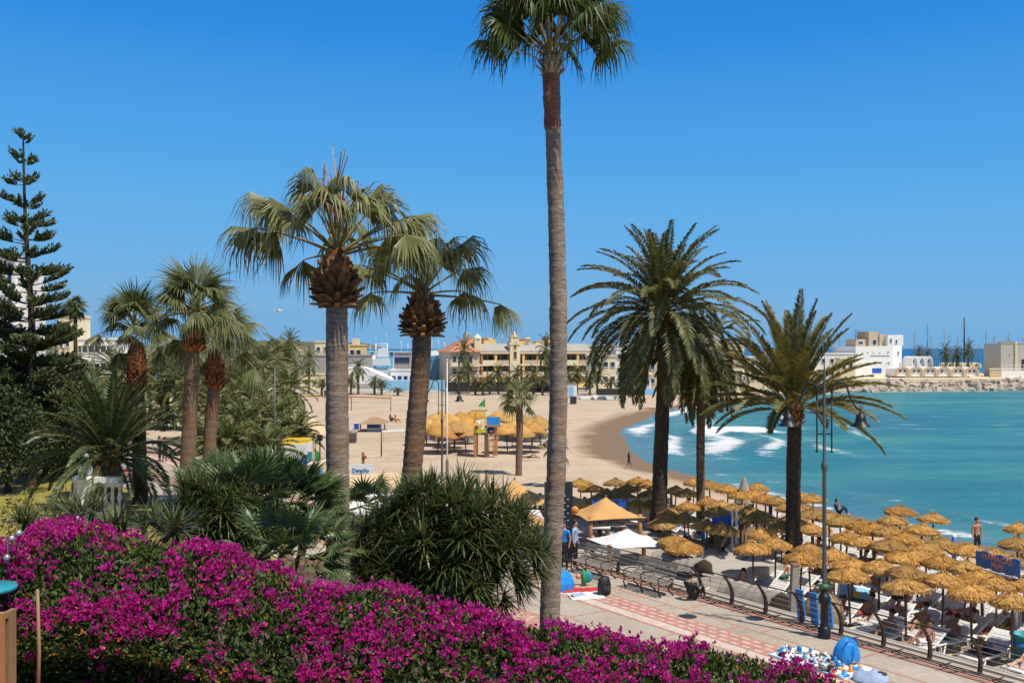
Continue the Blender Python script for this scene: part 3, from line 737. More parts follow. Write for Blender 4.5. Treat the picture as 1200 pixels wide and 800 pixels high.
for i, (px, py, d) in enumerate(sorted(row)):
    h = (8-(py-HOR)/F*d)-SAND
    p = V(((px-600)/F*d, d, SAND)); k = i % 3
    side = 'before the grey stone buildings' if px < 500 else 'before the yellow apartment building'
    o = sum(1 for q in row if q[0] < px and (q[0] < 500) == (px < 500))
    lab = 'small feathery palm, %s from the left of those %s' % (ORD[o], side)
    if k not in first: first.add(k); q = pr[k]; q.location = p; q['label'] = lab
    else: q = dup(pr[k], p, i*1.7, lab)
    q.scale = (1, 1, max(.25, (h-.2)/4.3)) if h < 3.5 else (1.05, 1.05, h/4.4)
    for ch in q.children:
        if ch.name.startswith('crown'): ch.location.z = 0
# palms of the mole
for px, py, d, hh in ((1108, 413, 250, 0), (1121, 415, 252, 0), (1135, 411, 249, 0), (1077, 414, 262, 0), (1087, 417, 264, 0)):
    z = 8-(py-HOR)/F*d; lab = {1108: 'wind-bent', 1121: 'thin', 1135: 'bushy', 1077: 'half hidden taller', 1087: 'half hidden lower'}[px]
    q = dup(pr[px % 3], ((px-600)/F*d, d, .8), px, '%s palm on the rock mole, right of the large white house' % lab, 'palms on the mole')
    k = (z-.8)/4.4; q.scale = (.95, .95, k)
# ---------------------------------------------------------------- conifer and dark trees on the left
def norfolk(label, d, px, ytop, ybase, rng, R0=2.85):
    base = V((at(px, 0, d).x, d, -.03)); r = thing('norfolk_pine', label, 'tree', base)
    H = at(px, ytop, d).z-base.z
    top = at(27, ytop, d)-base
    mb = MB(); bm_ = trunk_mesh([(0, 0, -.2), (.1, 0, H*.4), (-.05+top.x*.6, 0, H*.75), top], .33, .03, rng, 10, .25, .04, .3, .2)
    z = 4.0; k = 0
    while z < H-.3:
        t = z/H; R = R0*min(1, (1-t)*1.75+.05)*(1 if t < .55 else lerp(1, .92, (t-.55)/.45))
        n = 8 if t < .45 else 6 if t < .75 else 5
        for j in range(n):
            az = 2*pi*j/n+k*.7+rng.uniform(-.3, .3); L = R*rng.uniform(.72, 1.12)
            o = V((lerp(0, top.x, t), 0, z+rng.uniform(-.22, .22)))
            pts = []; seg = 7; el0 = rng.uniform(-.12, .22) if t > .5 else rng.uniform(-.25, .15)
            p = o.copy()
            for q in range(seg+1):
                pts.append(p.copy()); e = el0+.55*(q/seg)**2; p = p+dirv(az, e)*L/seg
            bm_.tube(pts, [.05*(1-.8*q/seg)*(1.3-t) for q in range(seg+1)], 4, 0, cap=False)
            nt_ = int(L*(16 if t < .5 else 11))+4
            for q in range(nt_):
                s = .22+.78*(q+rng.random())/nt_
                if t > .5 and s < .35: continue
                x = min(s*seg, seg-.01); i = int(x); b = pts[i].lerp(pts[i+1], x-i); d_ = (pts[i+1]-pts[i]).normalized(); side = d_.cross(V((0, 0, 1))).normalized()
                for sg in (-1, 1):
                    u = (d_*.65+side*sg*rng.uniform(.35, .8)+V((0, 0, rng.uniform(.2, .8)))).normalized(); l = rng.uniform(.35, .75)*(1.1-.5*abs(s-.6))*(1.15-.35*t)
                    e = b+u*l+V((0, 0, .15*l))
                    c1 = u.cross(V((0, 0, 1))).normalized(); c2 = c1.cross(u)
                    # a rope of short needles
                    for w_ in range(5):
                        a = rng.uniform(0, 6.28); pp = b.lerp(e, (w_+.3)/5.2); dd = (u*.85+(c1*cos(a)+c2*sin(a))*.55).normalized(); ln = l*.34; ww = (c1*sin(a)-c2*cos(a))*.045
                        mb.add([pp-ww, pp+dd*ln*.6-ww*1.1, pp+dd*ln, pp+dd*ln*.6+ww*1.1, pp+ww], [(0, 1, 2, 3, 4)])
        z += lerp(.6, 1.25, t)*rng.uniform(.85, 1.15); k += 1
    bm_.build('trunk', 'bark_dark', r); mb.build('crown', 'pine', r); return r
norfolk('tall layered fir-like tree with open tiers, at the left edge of the photo', 60, 36, 150, 570, random.Random(41))
def leafy(label, base, h, blobs, rng, mat='dark_tree', dens=700, ls=.22, name='broadleaf_tree', r0=.2, cat='tree'):
    r = thing(name, label, cat, base); mb = MB(); tm = MB()
    trunk_mesh([(0, 0, -.2), (.1, .05, h*.3), (0, 0, h*.6)], r0, r0*.5, rng, 9, .2, .03, .3, .3, mb=tm)
    for c, rad in blobs:
        c = V(c); tm.tube([V((0, 0, h*.35)), V((c.x*.5, c.y*.5, h*.5)), c], [r0*.5, r0*.35, r0*.12], 6)
        for i in range(int(dens*rad*rad)):
            u = V((rng.gauss(0, 1), rng.gauss(0, 1), rng.gauss(0, .8))).normalized(); q = rad*(.45+.6*rng.random()**.6)
            q *= 1+.4*noise.noise(u*2.2+c)
            p = c+u*q; d = (u+V((rng.uniform(-1, 1), rng.uniform(-1, 1), rng.uniform(-.9, .5)))).normalized(); s = d.orthogonal().normalized()
            s = (Matrix.Rotation(rng.uniform(0, 6.28), 3, d) @ s); l = ls*rng.uniform(.6, 1.3)
            mb.add([p, p+d*l*.5+s*l*.28, p+d*l, p+d*l*.5-s*l*.28], [(0, 1, 2, 3)])
    tm.build('trunk', 'bark_tree', r); mb.build('crown', mat, r); return r
rng = random.Random(43)
for px, py, d, R, lab in ((8, 490, 57, 2.3, 'dark leafy tree under the fir-like tree at the left photo edge'), (52, 485, 63, 2.5, 'dark leafy tree right beside the trunk of the fir-like tree'), (95, 515, 66, 2.0, 'low dark leafy tree behind the short date palm and balustrade'), (-30, 470, 60, 2.4, 'dark leafy tree cut by the left photo edge'), (14, 432, 68, 2.3, 'tall dark olive tree standing behind the fir-like tree trunk'), (72, 440, 71, 2.2, 'dark olive tree right of the fir-like tree, taller than the hedge')):
    b = V((at(px, 0, d).x, d, -.03)); z = at(px, py, d).z
    leafy(lab, b, z+1.5, [((0, 0, z), R*.8), ((-R*.6, .3, z-1.2), R*.65), ((R*.6, -.2, z-.9), R*.65), ((.2, -.6, z-1.9), R*.7)], rng)

# ---------------------------------------------------------------- bushes on the slope
def blade(mb, b, d, l, w, rng, curl=.25, m=0, seg=3):
    d = d.normalized(); s = d.cross(V((0, 0, 1))); s = s.normalized() if s.length > .05 else V((1, 0, 0)); vs = []; p = V(b)
    for i in range(seg+1):
        t = i/seg; ww = w*.5*(1-t**1.6)*(.75+.5*t) if i < seg else 0
        if i == seg: vs.append(p.copy())
        else: vs += [p-s*ww, p+s*ww]
        d = (d+G*curl*(.5+t)).normalized(); p = p+d*l/seg
    fs = [(2*i, 2*i+1, 2*i+3, 2*i+2) for i in range(seg-1)]+[(2*seg-2, 2*seg-1, 2*seg)]
    mb.add(vs, fs, m)
def on_dome(rng, rx, ry, rz, lo=-.5):
    while 1:
        u = V((rng.gauss(0, 1), rng.gauss(0, 1), rng.gauss(0, 1))).normalized()
        if u.z > lo: return V((u.x*rx, u.y*ry, u.z*rz)), V((u.x/rx, u.y/ry, u.z/rz)).normalized()
def yucca_bush(label, c, rx, ry, rz, n, l, w, rng, mat='yucca', name='yucca_bush', cat='bush', lo=-.6, nb=26, gz=None):
    gz = garden_z(c.x, c.y) if gz is None else gz; r = thing(name, label, cat, (c.x, c.y, gz)); mb = MB(); st = MB(); o = V((0, 0, c.z-gz))
    for i in range(n):
        p, u = on_dome(rng, rx, ry, rz, lo); p = p*((.78+.24*rng.random()) if i % 3 else .35+.35*rng.random())*(1+.30*noise.noise(u*1.9+c))
        ax = (u+V((0, 0, .45))).normalized(); e1 = ax.orthogonal().normalized(); e2 = ax.cross(e1)
        if i % 3 == 0: st.tube([V((p.x*.15, p.y*.15, -.1)), V((p.x*.5, p.y*.5, (o.z+p.z)*.5)), p+o], [.07, .055, .04], 6)
        for k in range(nb):
            a = k*2.4; th = (.15+1.25*(k/nb)**.8)+rng.uniform(-.1, .1); d = ax*cos(th)+(e1*cos(a)+e2*sin(a))*sin(th)
            blade(mb, p+o, d, l*rng.uniform(.7, 1.15), w, rng, .12+.12*rng.random())
    st.build('stems', 'bark_tree', r); mb.build('foliage', mat, r); return r
rng = random.Random(51)
yucca_bush('big round dark bush of sword-like leaves between the leaning palm and the tallest trunk', at(523, 652, 17.5), 1.45, 1.35, 1.2, 400, .52, .042, rng)
yucca_bush('dark spiky bush with sword-like leaves at the left of the fan-leaved bush', at(246, 612, 19), .85, .85, .75, 120, .5, .045, rng)
def fan_bush(label, c, rx, ry, rz, n, R, rng, lo=-.3):
    gz = garden_z(c.x, c.y); r = thing('dwarf_fan_palm', label, 'bush', (c.x, c.y, gz)); mb = MB(); st = MB(); o = V((0, 0, c.z-gz))
    for i in range(9):
        a = i*2.4; q = .75*sqrt(i/9); st.tube([(cos(a)*rx*q*.3, sin(a)*ry*q*.3, -.1), (cos(a)*rx*q*.7, sin(a)*ry*q*.7, o.z*.6), (cos(a)*rx*q, sin(a)*ry*q, o.z)], [.1, .09, .07], 7)
    for i in range(n):
        p, u = on_dome(rng, rx, ry, rz, lo); p = p*(.62+.3*rng.random()); d = (u+V((0, 0, .35))).normalized()
        fan_leaf(mb, p+o, atan2(d.y, d.x), math.asin(max(-1, min(1, d.z))), R*rng.uniform(.5, .9), R*rng.uniform(.8, 1.15), rng, 1.9, 16, rng.uniform(.05, .22), .12, pr=.008, fold=.15)
    st.build('stems', 'bark_brown', r); mb.build('foliage', ['dwarf_fan', 'petiole'], r); return r
fan_bush('wide bush of small fan leaves left of the thick-trunked fan palm', at(312, 608, 20), 1.25, 1.1, .85, 150, .5, rng)
fan_bush('low fan-leaved bush in front of the wide one, behind the pink hedge', at(340, 655, 16.5), .75, .6, .45, 55, .42, rng)
fan_bush('small fan-leaved bush just right of the thick-trunked fan palm', at(425, 605, 23.5), .65, .6, .55, 34, .45, rng)
fan_bush('fan-leaved bush left behind the hedge near the spiky plants', at(262, 590, 21.5), .9, .8, .65, 70, .45, rng)
# spiky plants behind the hedge, left
k = 0
for px, py, d, rr, mat in ((30, 612, 16, .5, 'agave'), (75, 606, 15, .5, 'agave'), (105, 600, 14, .45, 'agave'), (140, 612, 13, .42, 'agave'), (175, 615, 14, .42, 'yucca'), (200, 618, 12.5, .4, 'agave')):
    yucca_bush('clump of long spiky leaves, %s from the left just behind the pink hedge' % ORD[k], at(px, py+8, d), rr*.45, rr*.45, rr*.3, 5, rr*1.0, .035, rng, mat, 'spiky_plant', 'plant', 0, 22); k += 1
leafy('small yellow-green shrub behind the spiky plants at the left edge', V((at(22, 0, 24).x, 24, garden_z(at(22, 0, 24).x, 24))), 1.2, [((0, 0, at(22, 606, 24).z-garden_z(at(22, 0, 24).x, 24)), .5), ((.6, 0, at(22, 612, 24).z-garden_z(at(22, 0, 24).x, 24)), .4)], rng, 'yellow_shrub', 1500, .12, 'yellow_shrub', .06, 'bush')

# ---------------------------------------------------------------- bougainvillea hedge
HP = [(-200, 632), (0, 630), (30, 614), (60, 613), (100, 618), (140, 618), (200, 636), (260, 650), (330, 666), (400, 681), (450, 684), (470, 692), (540, 706), (590, 716), (640, 724), (700, 732), (760, 738), (800, 748), (880, 761), (940, 774), (980, 790), (1040, 822), (1200, 860)]
HD = 7.2
def hedge_top(x): return at(0, interp(HP, x/HD*F+600)+4, HD+.62).z
rng = random.Random(77)
r = thing('bougainvillea_hedge', 'long hedge covered in bright magenta blossom, running across the foreground', 'hedge', (-1, HD, 4.5))
O = V((-1, HD, 4.5))
lf, br, bd, st = MB(), MB(), MB(), MB()
X0, X1 = -4.6, 3.0
def gz(x): return garden_z(x, HD-.4)
def surf(x, u):
    "u 0..1 over the top, 1..2 down the front face"
    z = hedge_top(x)+.10*noise.noise(V((x*1.6, 3, 1)))+.05*noise.noise(V((x*5, 1, 1)))
    bul = .16*noise.noise(V((x*1.3, u*1.7, 5)))+.08*noise.noise(V((x*3.3, u*4, 8)))
    if u < 1:
        a = pi*(1-u)*.5+pi*.5*0; y = HD+.75-1.25*u; zz = z-.28*(2*u-.9)**2
        return V((x, y, zz+bul*.6)), V((0, -.5*u+.15, 1)).normalized()
    t = u-1; g = gz(x); y = HD-.5-.16*sin(pi*min(1, t*1.6))+.28*t*t; zz = lerp(z-.30, g, t)
    return V((x, y-bul, zz)), V((0, -1, .25))
def spray(mb, p, nrm, l, w, rng, m=0, fold=.25):
    d = (nrm*.8+V((rng.uniform(-1, 1), rng.uniform(-1, 1), rng.uniform(-.7, .9)))).normalized(); s = d.orthogonal().normalized()
    s = Matrix.Rotation(rng.uniform(0, 6.28), 3, d) @ s; n = d.cross(s)
    mb.add([p, p+d*l*.45+s*w*.5+n*w*fold, p+d*l, p+d*l*.45-s*w*.5+n*w*fold], [(0, 1, 2), (0, 2, 3)], m)
for i in range(46000):
    x = rng.uniform(X0, X1); u = rng.random()*2.0 if rng.random() < .75 else rng.random()*.9
    p, n = surf(x, u); p = p-n*abs(rng.gauss(0, .09))+n*.04-O
    spray(lf, p, n, rng.uniform(.03, .06), rng.uniform(.016, .03), rng)
for i in range(9600):                              # flower clusters
    x = rng.uniform(X0, X1); u = rng.random()*2
    cl = noise.noise(V((x*2.1, u*2.6, 2)))*.9+noise.noise(V((x*6.5, u*7, 4)))*.9
    dens = (.78 if u < .85 else .9 if u < 1.06 else lerp(.5, .05, sm(1.06, 1.45, u)) if x > -1.2 else lerp(.5, .025, sm(1.05, 1.28, u)))
    if x < -3.4: dens *= .75
    if rng.random() > dens*(.56+1.5*cl): continue
    p, n = surf(x, u); p = p+n*rng.uniform(.0, .085)-O
    sz = rng.uniform(.62, .98)
    for k in range(rng.randint(3, 9)):
        q = p+V((rng.gauss(0, .022), rng.gauss(0, .022), rng.gauss(0, .02)))
        for j in range(3): spray(br, q, n, sz*rng.uniform(.026, .044), sz*rng.uniform(.02, .034), rng, 0, .35)
for i in range(420):
    x = rng.uniform(X0, X1); u = rng.random()*1.7; p, n = surf(x, u)
    for j in range(3): spray(bd, p+n*.05-O, n, .03, .012, rng)
for i in range(130):
    x = rng.uniform(X0, X1); g = gz(x); t = hedge_top(x); y = HD+rng.uniform(-.3, .5)
    st.tube([V((x, y, g-.1))-O, V((x+rng.uniform(-.2, .2), y-rng.uniform(-.1, .2), lerp(g, t, .5)))-O, V((x+rng.uniform(-.5, .5), y-rng.uniform(0, .3), t-.1))-O], [.014, .009, .004], 5)
for i in range(110):                               # loose shoots standing out of the outline
    x = rng.uniform(X0, X1); u = rng.uniform(.1, 1.2); p, n = surf(x, u); e = p+(n+V((rng.uniform(-1, 1), rng.uniform(-.6, .3), rng.uniform(0, .8)))).normalized()*rng.uniform(.08, .24)
    st.tube([p-O, (p+e)/2+V((0, 0, .02))-O, e-O], [.004, .003, .002], 4)
    for k in range(6): spray(lf if rng.random() < .6 else br, p.lerp(e, rng.random())-O, n, .045, .026, rng)
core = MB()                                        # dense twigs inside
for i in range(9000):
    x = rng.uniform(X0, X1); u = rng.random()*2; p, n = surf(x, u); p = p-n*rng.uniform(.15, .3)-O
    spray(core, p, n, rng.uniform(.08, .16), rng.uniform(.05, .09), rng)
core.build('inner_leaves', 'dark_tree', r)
lf.build('leaves', 'hedge_leaf', r); br.build('blossoms', 'bract', r); bd.build('buds', 'bud', r); st.build('stems', 'bark_tree', r)

# ---------------------------------------------------------------- terrace corner, bottom left
g = garden_z(-3.4, 6.3)
r = thing('slatted_wood_box', 'brown slatted wooden box cut by the left photo edge', 'planter', (at(-22, 0, 6.2).x, 6.2, g))
zt = at(0, 718, 6.2).z-g
for i in range(7):
    mb = MB(); mb.box((-.13+i*.042, 0, zt/2), (.034, .03, zt)); mb.build('slat', 'orange_wood', r)
mb = MB(); mb.box((0, .03, zt-.02), (.29, .03, .035)); mb.box((0, .03, .12), (.29, .03, .035)); mb.box((-.13, .095, zt/2), (.03, .09, zt-.01)); mb.box((.13, .095, zt/2), (.03, .09, zt-.01)); mb.build('frame', 'wood', r)
r = thing('terrace_table', 'small teal-topped round table with a thin iron leg at the left edge', 'table', (at(-14, 0, 6.6).x, 6.6, g))
zt = at(0, 690, 6.6).z-g
mb = MB(); mb.lathe([(.0, zt+.02), (.17, zt+.02), (.175, zt+.005), (.17, zt-.01), (0, zt-.01)], 28); mb.build('table_top', 'teal', r)
mb = MB(); mb.tube([(0, 0, 0), (0, 0, zt-.01)], .018, 8); mb.lathe([(0, .03), (.14, .02), (.15, 0)], 20); mb.build('leg', 'iron', r)
r = thing('tea_light_stand', 'iron candle stand with clear glass balls at the left edge', 'lantern', (at(9, 0, 6.9).x, 6.9, g))
zt = at(0, 628, 6.9).z-g
mb = MB(); mb.tube([(0, 0, 0), (0, 0, zt)], .008, 6)
for a in range(4): mb.tube([(0, 0, zt-.1-.05*a), (.05*cos(a*1.7), .05*sin(a*1.7), zt-.12-.03*a), (.075*cos(a*1.7), .075*sin(a*1.7), zt-.05*a)], .004, 5)
mb.lathe([(0, .015), (.09, .01), (.1, 0)], 18); mb.build('stand', 'iron', r)
for a in range(4):
    mb = MB(); mb.ball((.075*cos(a*1.7), .075*sin(a*1.7), zt-.05*a+.02), .024, 0, 12); mb.build('glass_ball', 'steel', r)
r = thing('wooden_garden_post', 'thin wooden post standing at the left end of the pink hedge', 'post', (at(44, 0, 6.45).x, 6.45, g))
zt = at(0, 690, 6.45).z-g
mb = MB(); mb.tube([(0, 0, .05), (.01, 0, zt*.5), (.0, 0, zt)], [.014, .012, .010], 8); mb.build('post', 'wood', r)
mb = MB(); mb.lathe([(.026, 0), (.024, .10), (.016, .11), (0, .11)], 14); mb.build('base', 'grey_wood', r)
# ---------------------------------------------------------------- buildings
def win(parent, c, w, h, out=(0, -1), frame='white_paint', glass='dark_glass', fr=.09, depth=.14, sill=True, name='window'):
    "framed window standing 3 mm clear of the wall it sits on; out = facing direction in plan"
    a = atan2(out[1], out[0])+pi/2; R = Matrix.Rotation(a, 3, 'Z'); mb = MB()
    def bx(x0, x1, y0, y1, z0, z1):
        mb.box(V(c)+R @ V(((x0+x1)/2, (y0+y1)/2, (z0+z1)/2)), (x1-x0, y1-y0, z1-z0), a)
    bx(-w/2, w/2, -depth, .02, h/2-fr, h/2); bx(-w/2, w/2, -depth, .02, -h/2, -h/2+fr)
    bx(-w/2, -w/2+fr, -depth, .02, -h/2+fr, h/2-fr); bx(w/2-fr, w/2, -depth, .02, -h/2+fr, h/2-fr)
    o = mb.build(name, frame, parent)
    g = MB(); g.box(V(c)+R @ V((0, -.02, 0)), (w-2*fr, .03, h-2*fr), a); g.build('pane', glass, o); return o
def frame_root(name, label, px, d, rz=0, cat='building', z=SAND):
    return thing(name, label, cat, ((px-600)/F*d, d, z), rz)
def part(name, mat, parent, *boxes):
    mb = MB()
    for b in boxes: mb.box2(b[:3], b[3:])
    return mb.build(name, mat, parent)

# yellow apartment building (local metres, facade towards -y)
D = 225; k = D/F
r = frame_root('apartment_building', 'long yellow apartment building with terracotta roof, dome and stepped clock-like tower', 527, D, radians(14))
zz = lambda y: 8-(y-HOR)*k-SAND
X = lambda px: (px-527)*k
L0, L1 = X(527), X(700)
eave = zz(411.5); f2, f1 = zz(424), zz(437)
part('wall', 'yellow_wall', r, (X(566), 3.2, 0, L1, 16, eave), (X(566), .9, 0, L1, 3.3, zz(440)))
part('left_wing', 'pink_wall', r, (0, -.6, 0, X(562), 14, eave-.1))
part('floor_slab', 'cream_wall', r, (X(562.5), .2, f2-.9, L1+.1, 3.1, f2-.55), (X(562.5), .2, f1-.9, L1+.1, 3.1, f1-.55), (X(562.5), .1, eave-.55, L1+.3, 3.2, eave))
for i, (a, c) in enumerate(((f2-.9, 0), (f1-.9, 0))):
    px = 567
    while px < 698:
        if not (598 < px < 616): part('balcony_wall', 'cream_wall' if (px//18) % 2 else 'tan_wall', r, (X(px), .25, a+.35, X(px+15.5), .4, a+1.25))
        px += 17
for px in range(566, 700, 17):
    if not (600 < px < 614): part('column', 'yellow_wall' if px % 2 else 'orange_wood', r, (X(px)-.25, .3, 0, X(px)+.25, .85, eave-.56))
for px in range(570, 700, 8):
    for zc in (f2+.55, f1+.55):
        if not (598 < px < 614): win(r, (X(px+2), 3.19, zc), 1.15, 1.75, glass='blue_glass' if px % 3 == 0 else 'dark_glass', frame='grey')
for px in (532, 541, 551):
    for zc in (f2+.6, f1+.4): win(r, (X(px), -.61, zc), 1.1, 1.5, frame='white_paint')
part('balcony_wall', 'cream_wall', r, (X(528), -1.5, f2-.95, X(546), -1.3, f2-.2), (X(548), -1.5, f2-.95, X(561), -1.3, f2-.2), (X(528), -1.3, f2-1.1, X(561), -.61, f2-.96))
mb = MB(); a, c = X(524), X(563); mb.add([(a, -1.4, eave-.1), (c, -1.4, eave-.1), (c, 15, eave-.1), (a, 15, eave-.1), (X(549), 3.5, zz(397)), (c-.5, 3.5, zz(396)), (c-.5, 9, zz(396)), (X(549), 9, zz(397))], [(0, 1, 5, 4), (1, 2, 6, 5), (2, 3, 7, 6), (3, 0, 4, 7), (4, 5, 6, 7), (3, 2, 1, 0)])
mb.build('roof', 'roof_tile', r)
mb = MB()                                           # long low roof and the parapets above
mb.add([(X(563), .0, eave+.02), (L1+.5, .0, eave+.02), (L1+.5, 5, eave+1.7), (X(563), 5, eave+1.7), (X(563), 16, eave+1.7), (L1+.5, 16, eave+1.7), (X(563), 16, eave+.02), (L1+.5, 16, eave+.02)], [(0, 1, 2, 3), (3, 2, 5, 4), (0, 3, 4, 6), (1, 7, 5, 2)])
mb.build('roof_slope', 'grey_stone', r)
part('roof_parapet', 'yellow_wall', r, (X(563), 5.1, eave+.1, L1, 5.4, zz(403.5)), (X(575), 6, eave+1, X(590), 9, zz(397)), (X(580), 7, eave+1, X(586), 9, zz(395)), (X(617), 6, eave+1, X(634), 8, zz(398)), (X(640), 6, eave+1, X(652), 8, zz(399)), (X(655), 6, eave+1, X(672), 9, zz(396)))
part('roof_parapet', 'roof_tile', r, (X(574), 5.9, zz(397), X(581), 9.1, zz(395.6)), (X(616), 5.9, zz(398)+.01, X(627), 8.1, zz(396.5)), (X(654), 5.9, zz(396)+.01, X(673), 9.1, zz(394.2)))
mb = MB(); mb.lathe([(.55, zz(404)), (.55, zz(396.5)), (.75, zz(396.3)), (.75, zz(395.8)), (.35, zz(395)), (0, zz(394.7))], 12, (X(628), 4.4, 0)); mb.build('chimney', 'cream_wall', r)
mb = MB(); mb.box((X(560.5), .4, (zz(412)+zz(397))/2), (1.5, 1.5, zz(397)-zz(412))); mb.lathe([(.95, zz(397)), (.95, zz(396.3)), (.85, zz(395)), (.6, zz(393.2)), (.2, zz(392)), (.08, zz(391.6)), (.05, zz(390)), (0, zz(389.9))], 16, (X(560.5), .4, 0)); mb.build('dome_turret', 'cream_wall', r)
mb = MB(); mb.box((X(552), 4, zz(396)), (.8, .8, 2.6)); mb.build('chimney', 'tan_wall', r)
t = MB(); tx = X(606); t.box2((tx-1.15, -.1, 0), (tx+1.15, 2.6, zz(404)))
t.prism([(tx-1.3, zz(404)), (tx+1.3, zz(404)), (tx+1.3, zz(401.5)), (tx+.7, zz(399.6)), (tx, zz(399)), (tx-.7, zz(399.6)), (tx-1.3, zz(401.5))], -.25, 2.7)
for w_, a, b_ in ((.95, 399.2, 394.5), (.72, 394.5, 391.8), (.45, 391.8, 389.2), (.2, 389.2, 387.5)): t.box2((tx-w_, 1.2-w_, zz(a)), (tx+w_, 1.2+w_, zz(b_)-.02)); 
t.box2((tx-1.08, .1, zz(394.5)-.02), (tx+1.08, 2.3, zz(394)))
t.build('tower', 'cream_wall', r)
win(r, (tx, -.11, zz(405)), .7, 1.5, frame='yellow_wall', name='tower_window'); win(r, (tx, -.11, zz(416)), .8, 1.7, frame='yellow_wall', name='tower_window')
mb = MB(); mb.tube([(X(597), 5, eave+1.5), (X(597), 5, zz(392))], .06, 5); mb.build('antenna', 'steel', r)
# promenade pergola with dark shade in front of it
r = thing('sea_front_pergola', 'long dark shade pergola in front of the yellow apartment building', 'pergola', ((600-600)/F*207, 207, SAND+.1))
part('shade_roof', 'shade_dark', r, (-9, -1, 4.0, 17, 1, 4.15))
for x in range(-9, 18, 4): part('post', 'iron', r, (x-.08, -.9, 0, x+.08, -.74, 4.0), (x-.08, .74, 0, x+.08, .9, 4.0))
# far wall behind the palms
r = thing('sea_front_wall', 'low dark garden wall behind the palms at the far end of the sand', 'wall', ((600-600)/F*206, 204, SAND+.05))
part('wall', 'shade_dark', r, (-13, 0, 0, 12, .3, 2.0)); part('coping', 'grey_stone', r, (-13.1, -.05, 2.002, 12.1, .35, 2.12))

# buildings left of it
def block(label, px0, px1, ytop, d, mat, depth=12, rows=2, cols=4, name='apartment_block', z=SAND, roof=True, rz=0, extra=None, wsz=(1.2, 1.3), frame='white_paint', ybot=None, cat='building', parapet=True):
    k = d/F; r = thing(name, label, cat, ((px0-600)*k, d, z), rz); W = (px1-px0)*k; H = 8-(ytop-HOR)*k-z
    part('wall', mat, r, (0, 0, 0, W, depth, H))
    if parapet: part('roof_parapet', mat, r, (-.15, -.15, H+.002, W+.15, .25, H+.35), (-.15, .26, H+.002, .2, depth, H+.35), (W-.2, .26, H+.002, W+.15, depth, H+.35))
    for i in range(rows):
        for j in range(cols):
            win(r, (W*(j+.5)/cols, -.003, H-1.6-i*3.0), wsz[0], wsz[1], frame=frame)
    if extra: extra(r, W, H, k)
    return r
def ex1(r, W, H, k):
    part('stair_tower', 'cream_wall', r, (W*.62, 1, H+.36, W*.78, 6, H+2.6)); mb = MB()
    mb.box2((W*.05, 2, H+.36), (W*.3, 7, H+1.5)); mb.build('penthouse', 'tan_wall', r)
    for q in (.66, .72): win(r, (W*q, .99, H+1.7), .8, 1.0)
block('long plain grey stone building with low cream rooftop rooms, far left of the sand', 322, 428, 417, 232, 'grey_stone', rows=0, cols=1, extra=ex1)
block('cream house with two dark windows rising over the grey stone building', 369, 386, 401, 246, 'cream_wall', 8, 2, 2, wsz=(.9, 1.1))
block('yellow-topped cream house just right of the thick fan palm trunk on the skyline', 409, 424, 405, 248, 'yellow_wall', 8, 1, 2, extra=lambda r, W, H, k: part('gable', 'cream_wall', r, (W*.2, 1, H+.36, W*.6, 5, H+1.8)))
block('low sand-coloured building with arches behind the leftmost far palms', 326, 412, 439, 216, 'cream_wall', 7, 1, 9, wsz=(1.0, 1.2), frame='cream_wall')
def ex2(r, W, H, k):
    for i in range(5): part('glass_front', 'blue_glass', r, (W*(i+.06)/5, -.12, 1, W*(i+.92)/5, -.003, H-.5))
block('pale blue glass-fronted building left of the terracotta roof', 498, 528, 418, 238, 'sky_blue', 9, 0, 1, extra=ex2)
block('long low blue and white beach building with small round windows', 458, 500, 434, 226, 'white_wall', 7, 1, 6, wsz=(.8, .8), extra=lambda r, W, H, k: part('blue_band', 'sky_blue', r, (0, -.06, H-4.6, W, -.003, H-3)), frame='blue')
block('long pale blue-grey wall building low behind the leaning palm trunk', 446, 520, 446, 212, 'sky_blue', 4, 0, 1, parapet=False)
block('small pale glass building behind the leaning palm trunk on the skyline', 462, 480, 414, 250, 'grey_stone', 8, 2, 3, frame='blue')
def ex3(r, W, H, k): pass
block('long pale harbour shed low on the skyline behind the white tent roof', 424, 533, 409, 345, 'sky_blue', 9, 1, 14, frame='white_paint')
block('long pale cream house row on the skyline behind the large date palm', 672, 872, 405.5, 262, 'cream_wall', 8, 1, 12)
# big white awning hall
k = 220/F; r = thing('white_tent_hall', 'big white swooping tent roof with blue end, left of the leaning palm', 'tent', ((405-600)*k, 220, SAND))
mb = MB(); pr_ = [(0, 428), (6, 427.5), (14, 428.5), (24, 431.5), (34, 436), (45, 440.5), (53, 444)]
top = [(a*k, 8-(y-HOR)*k-SAND) for a, y in pr_]; mb.prism(top+[(top[-1][0], top[-1][1]-1.0), (0, top[-1][1]-1.0)], 0, 8); mb.build('tent_roof', 'white_cloth', r)
part('wall', 'white_wall', r, (.4, .5, 0, 53*k-.3, 7.5, top[-1][1]-1.003)); part('blue_end', 'blue', r, (48*k, -.1, top[-1][1]-3.2, 53*k, -.003+.5, top[-1][1]-1.1))
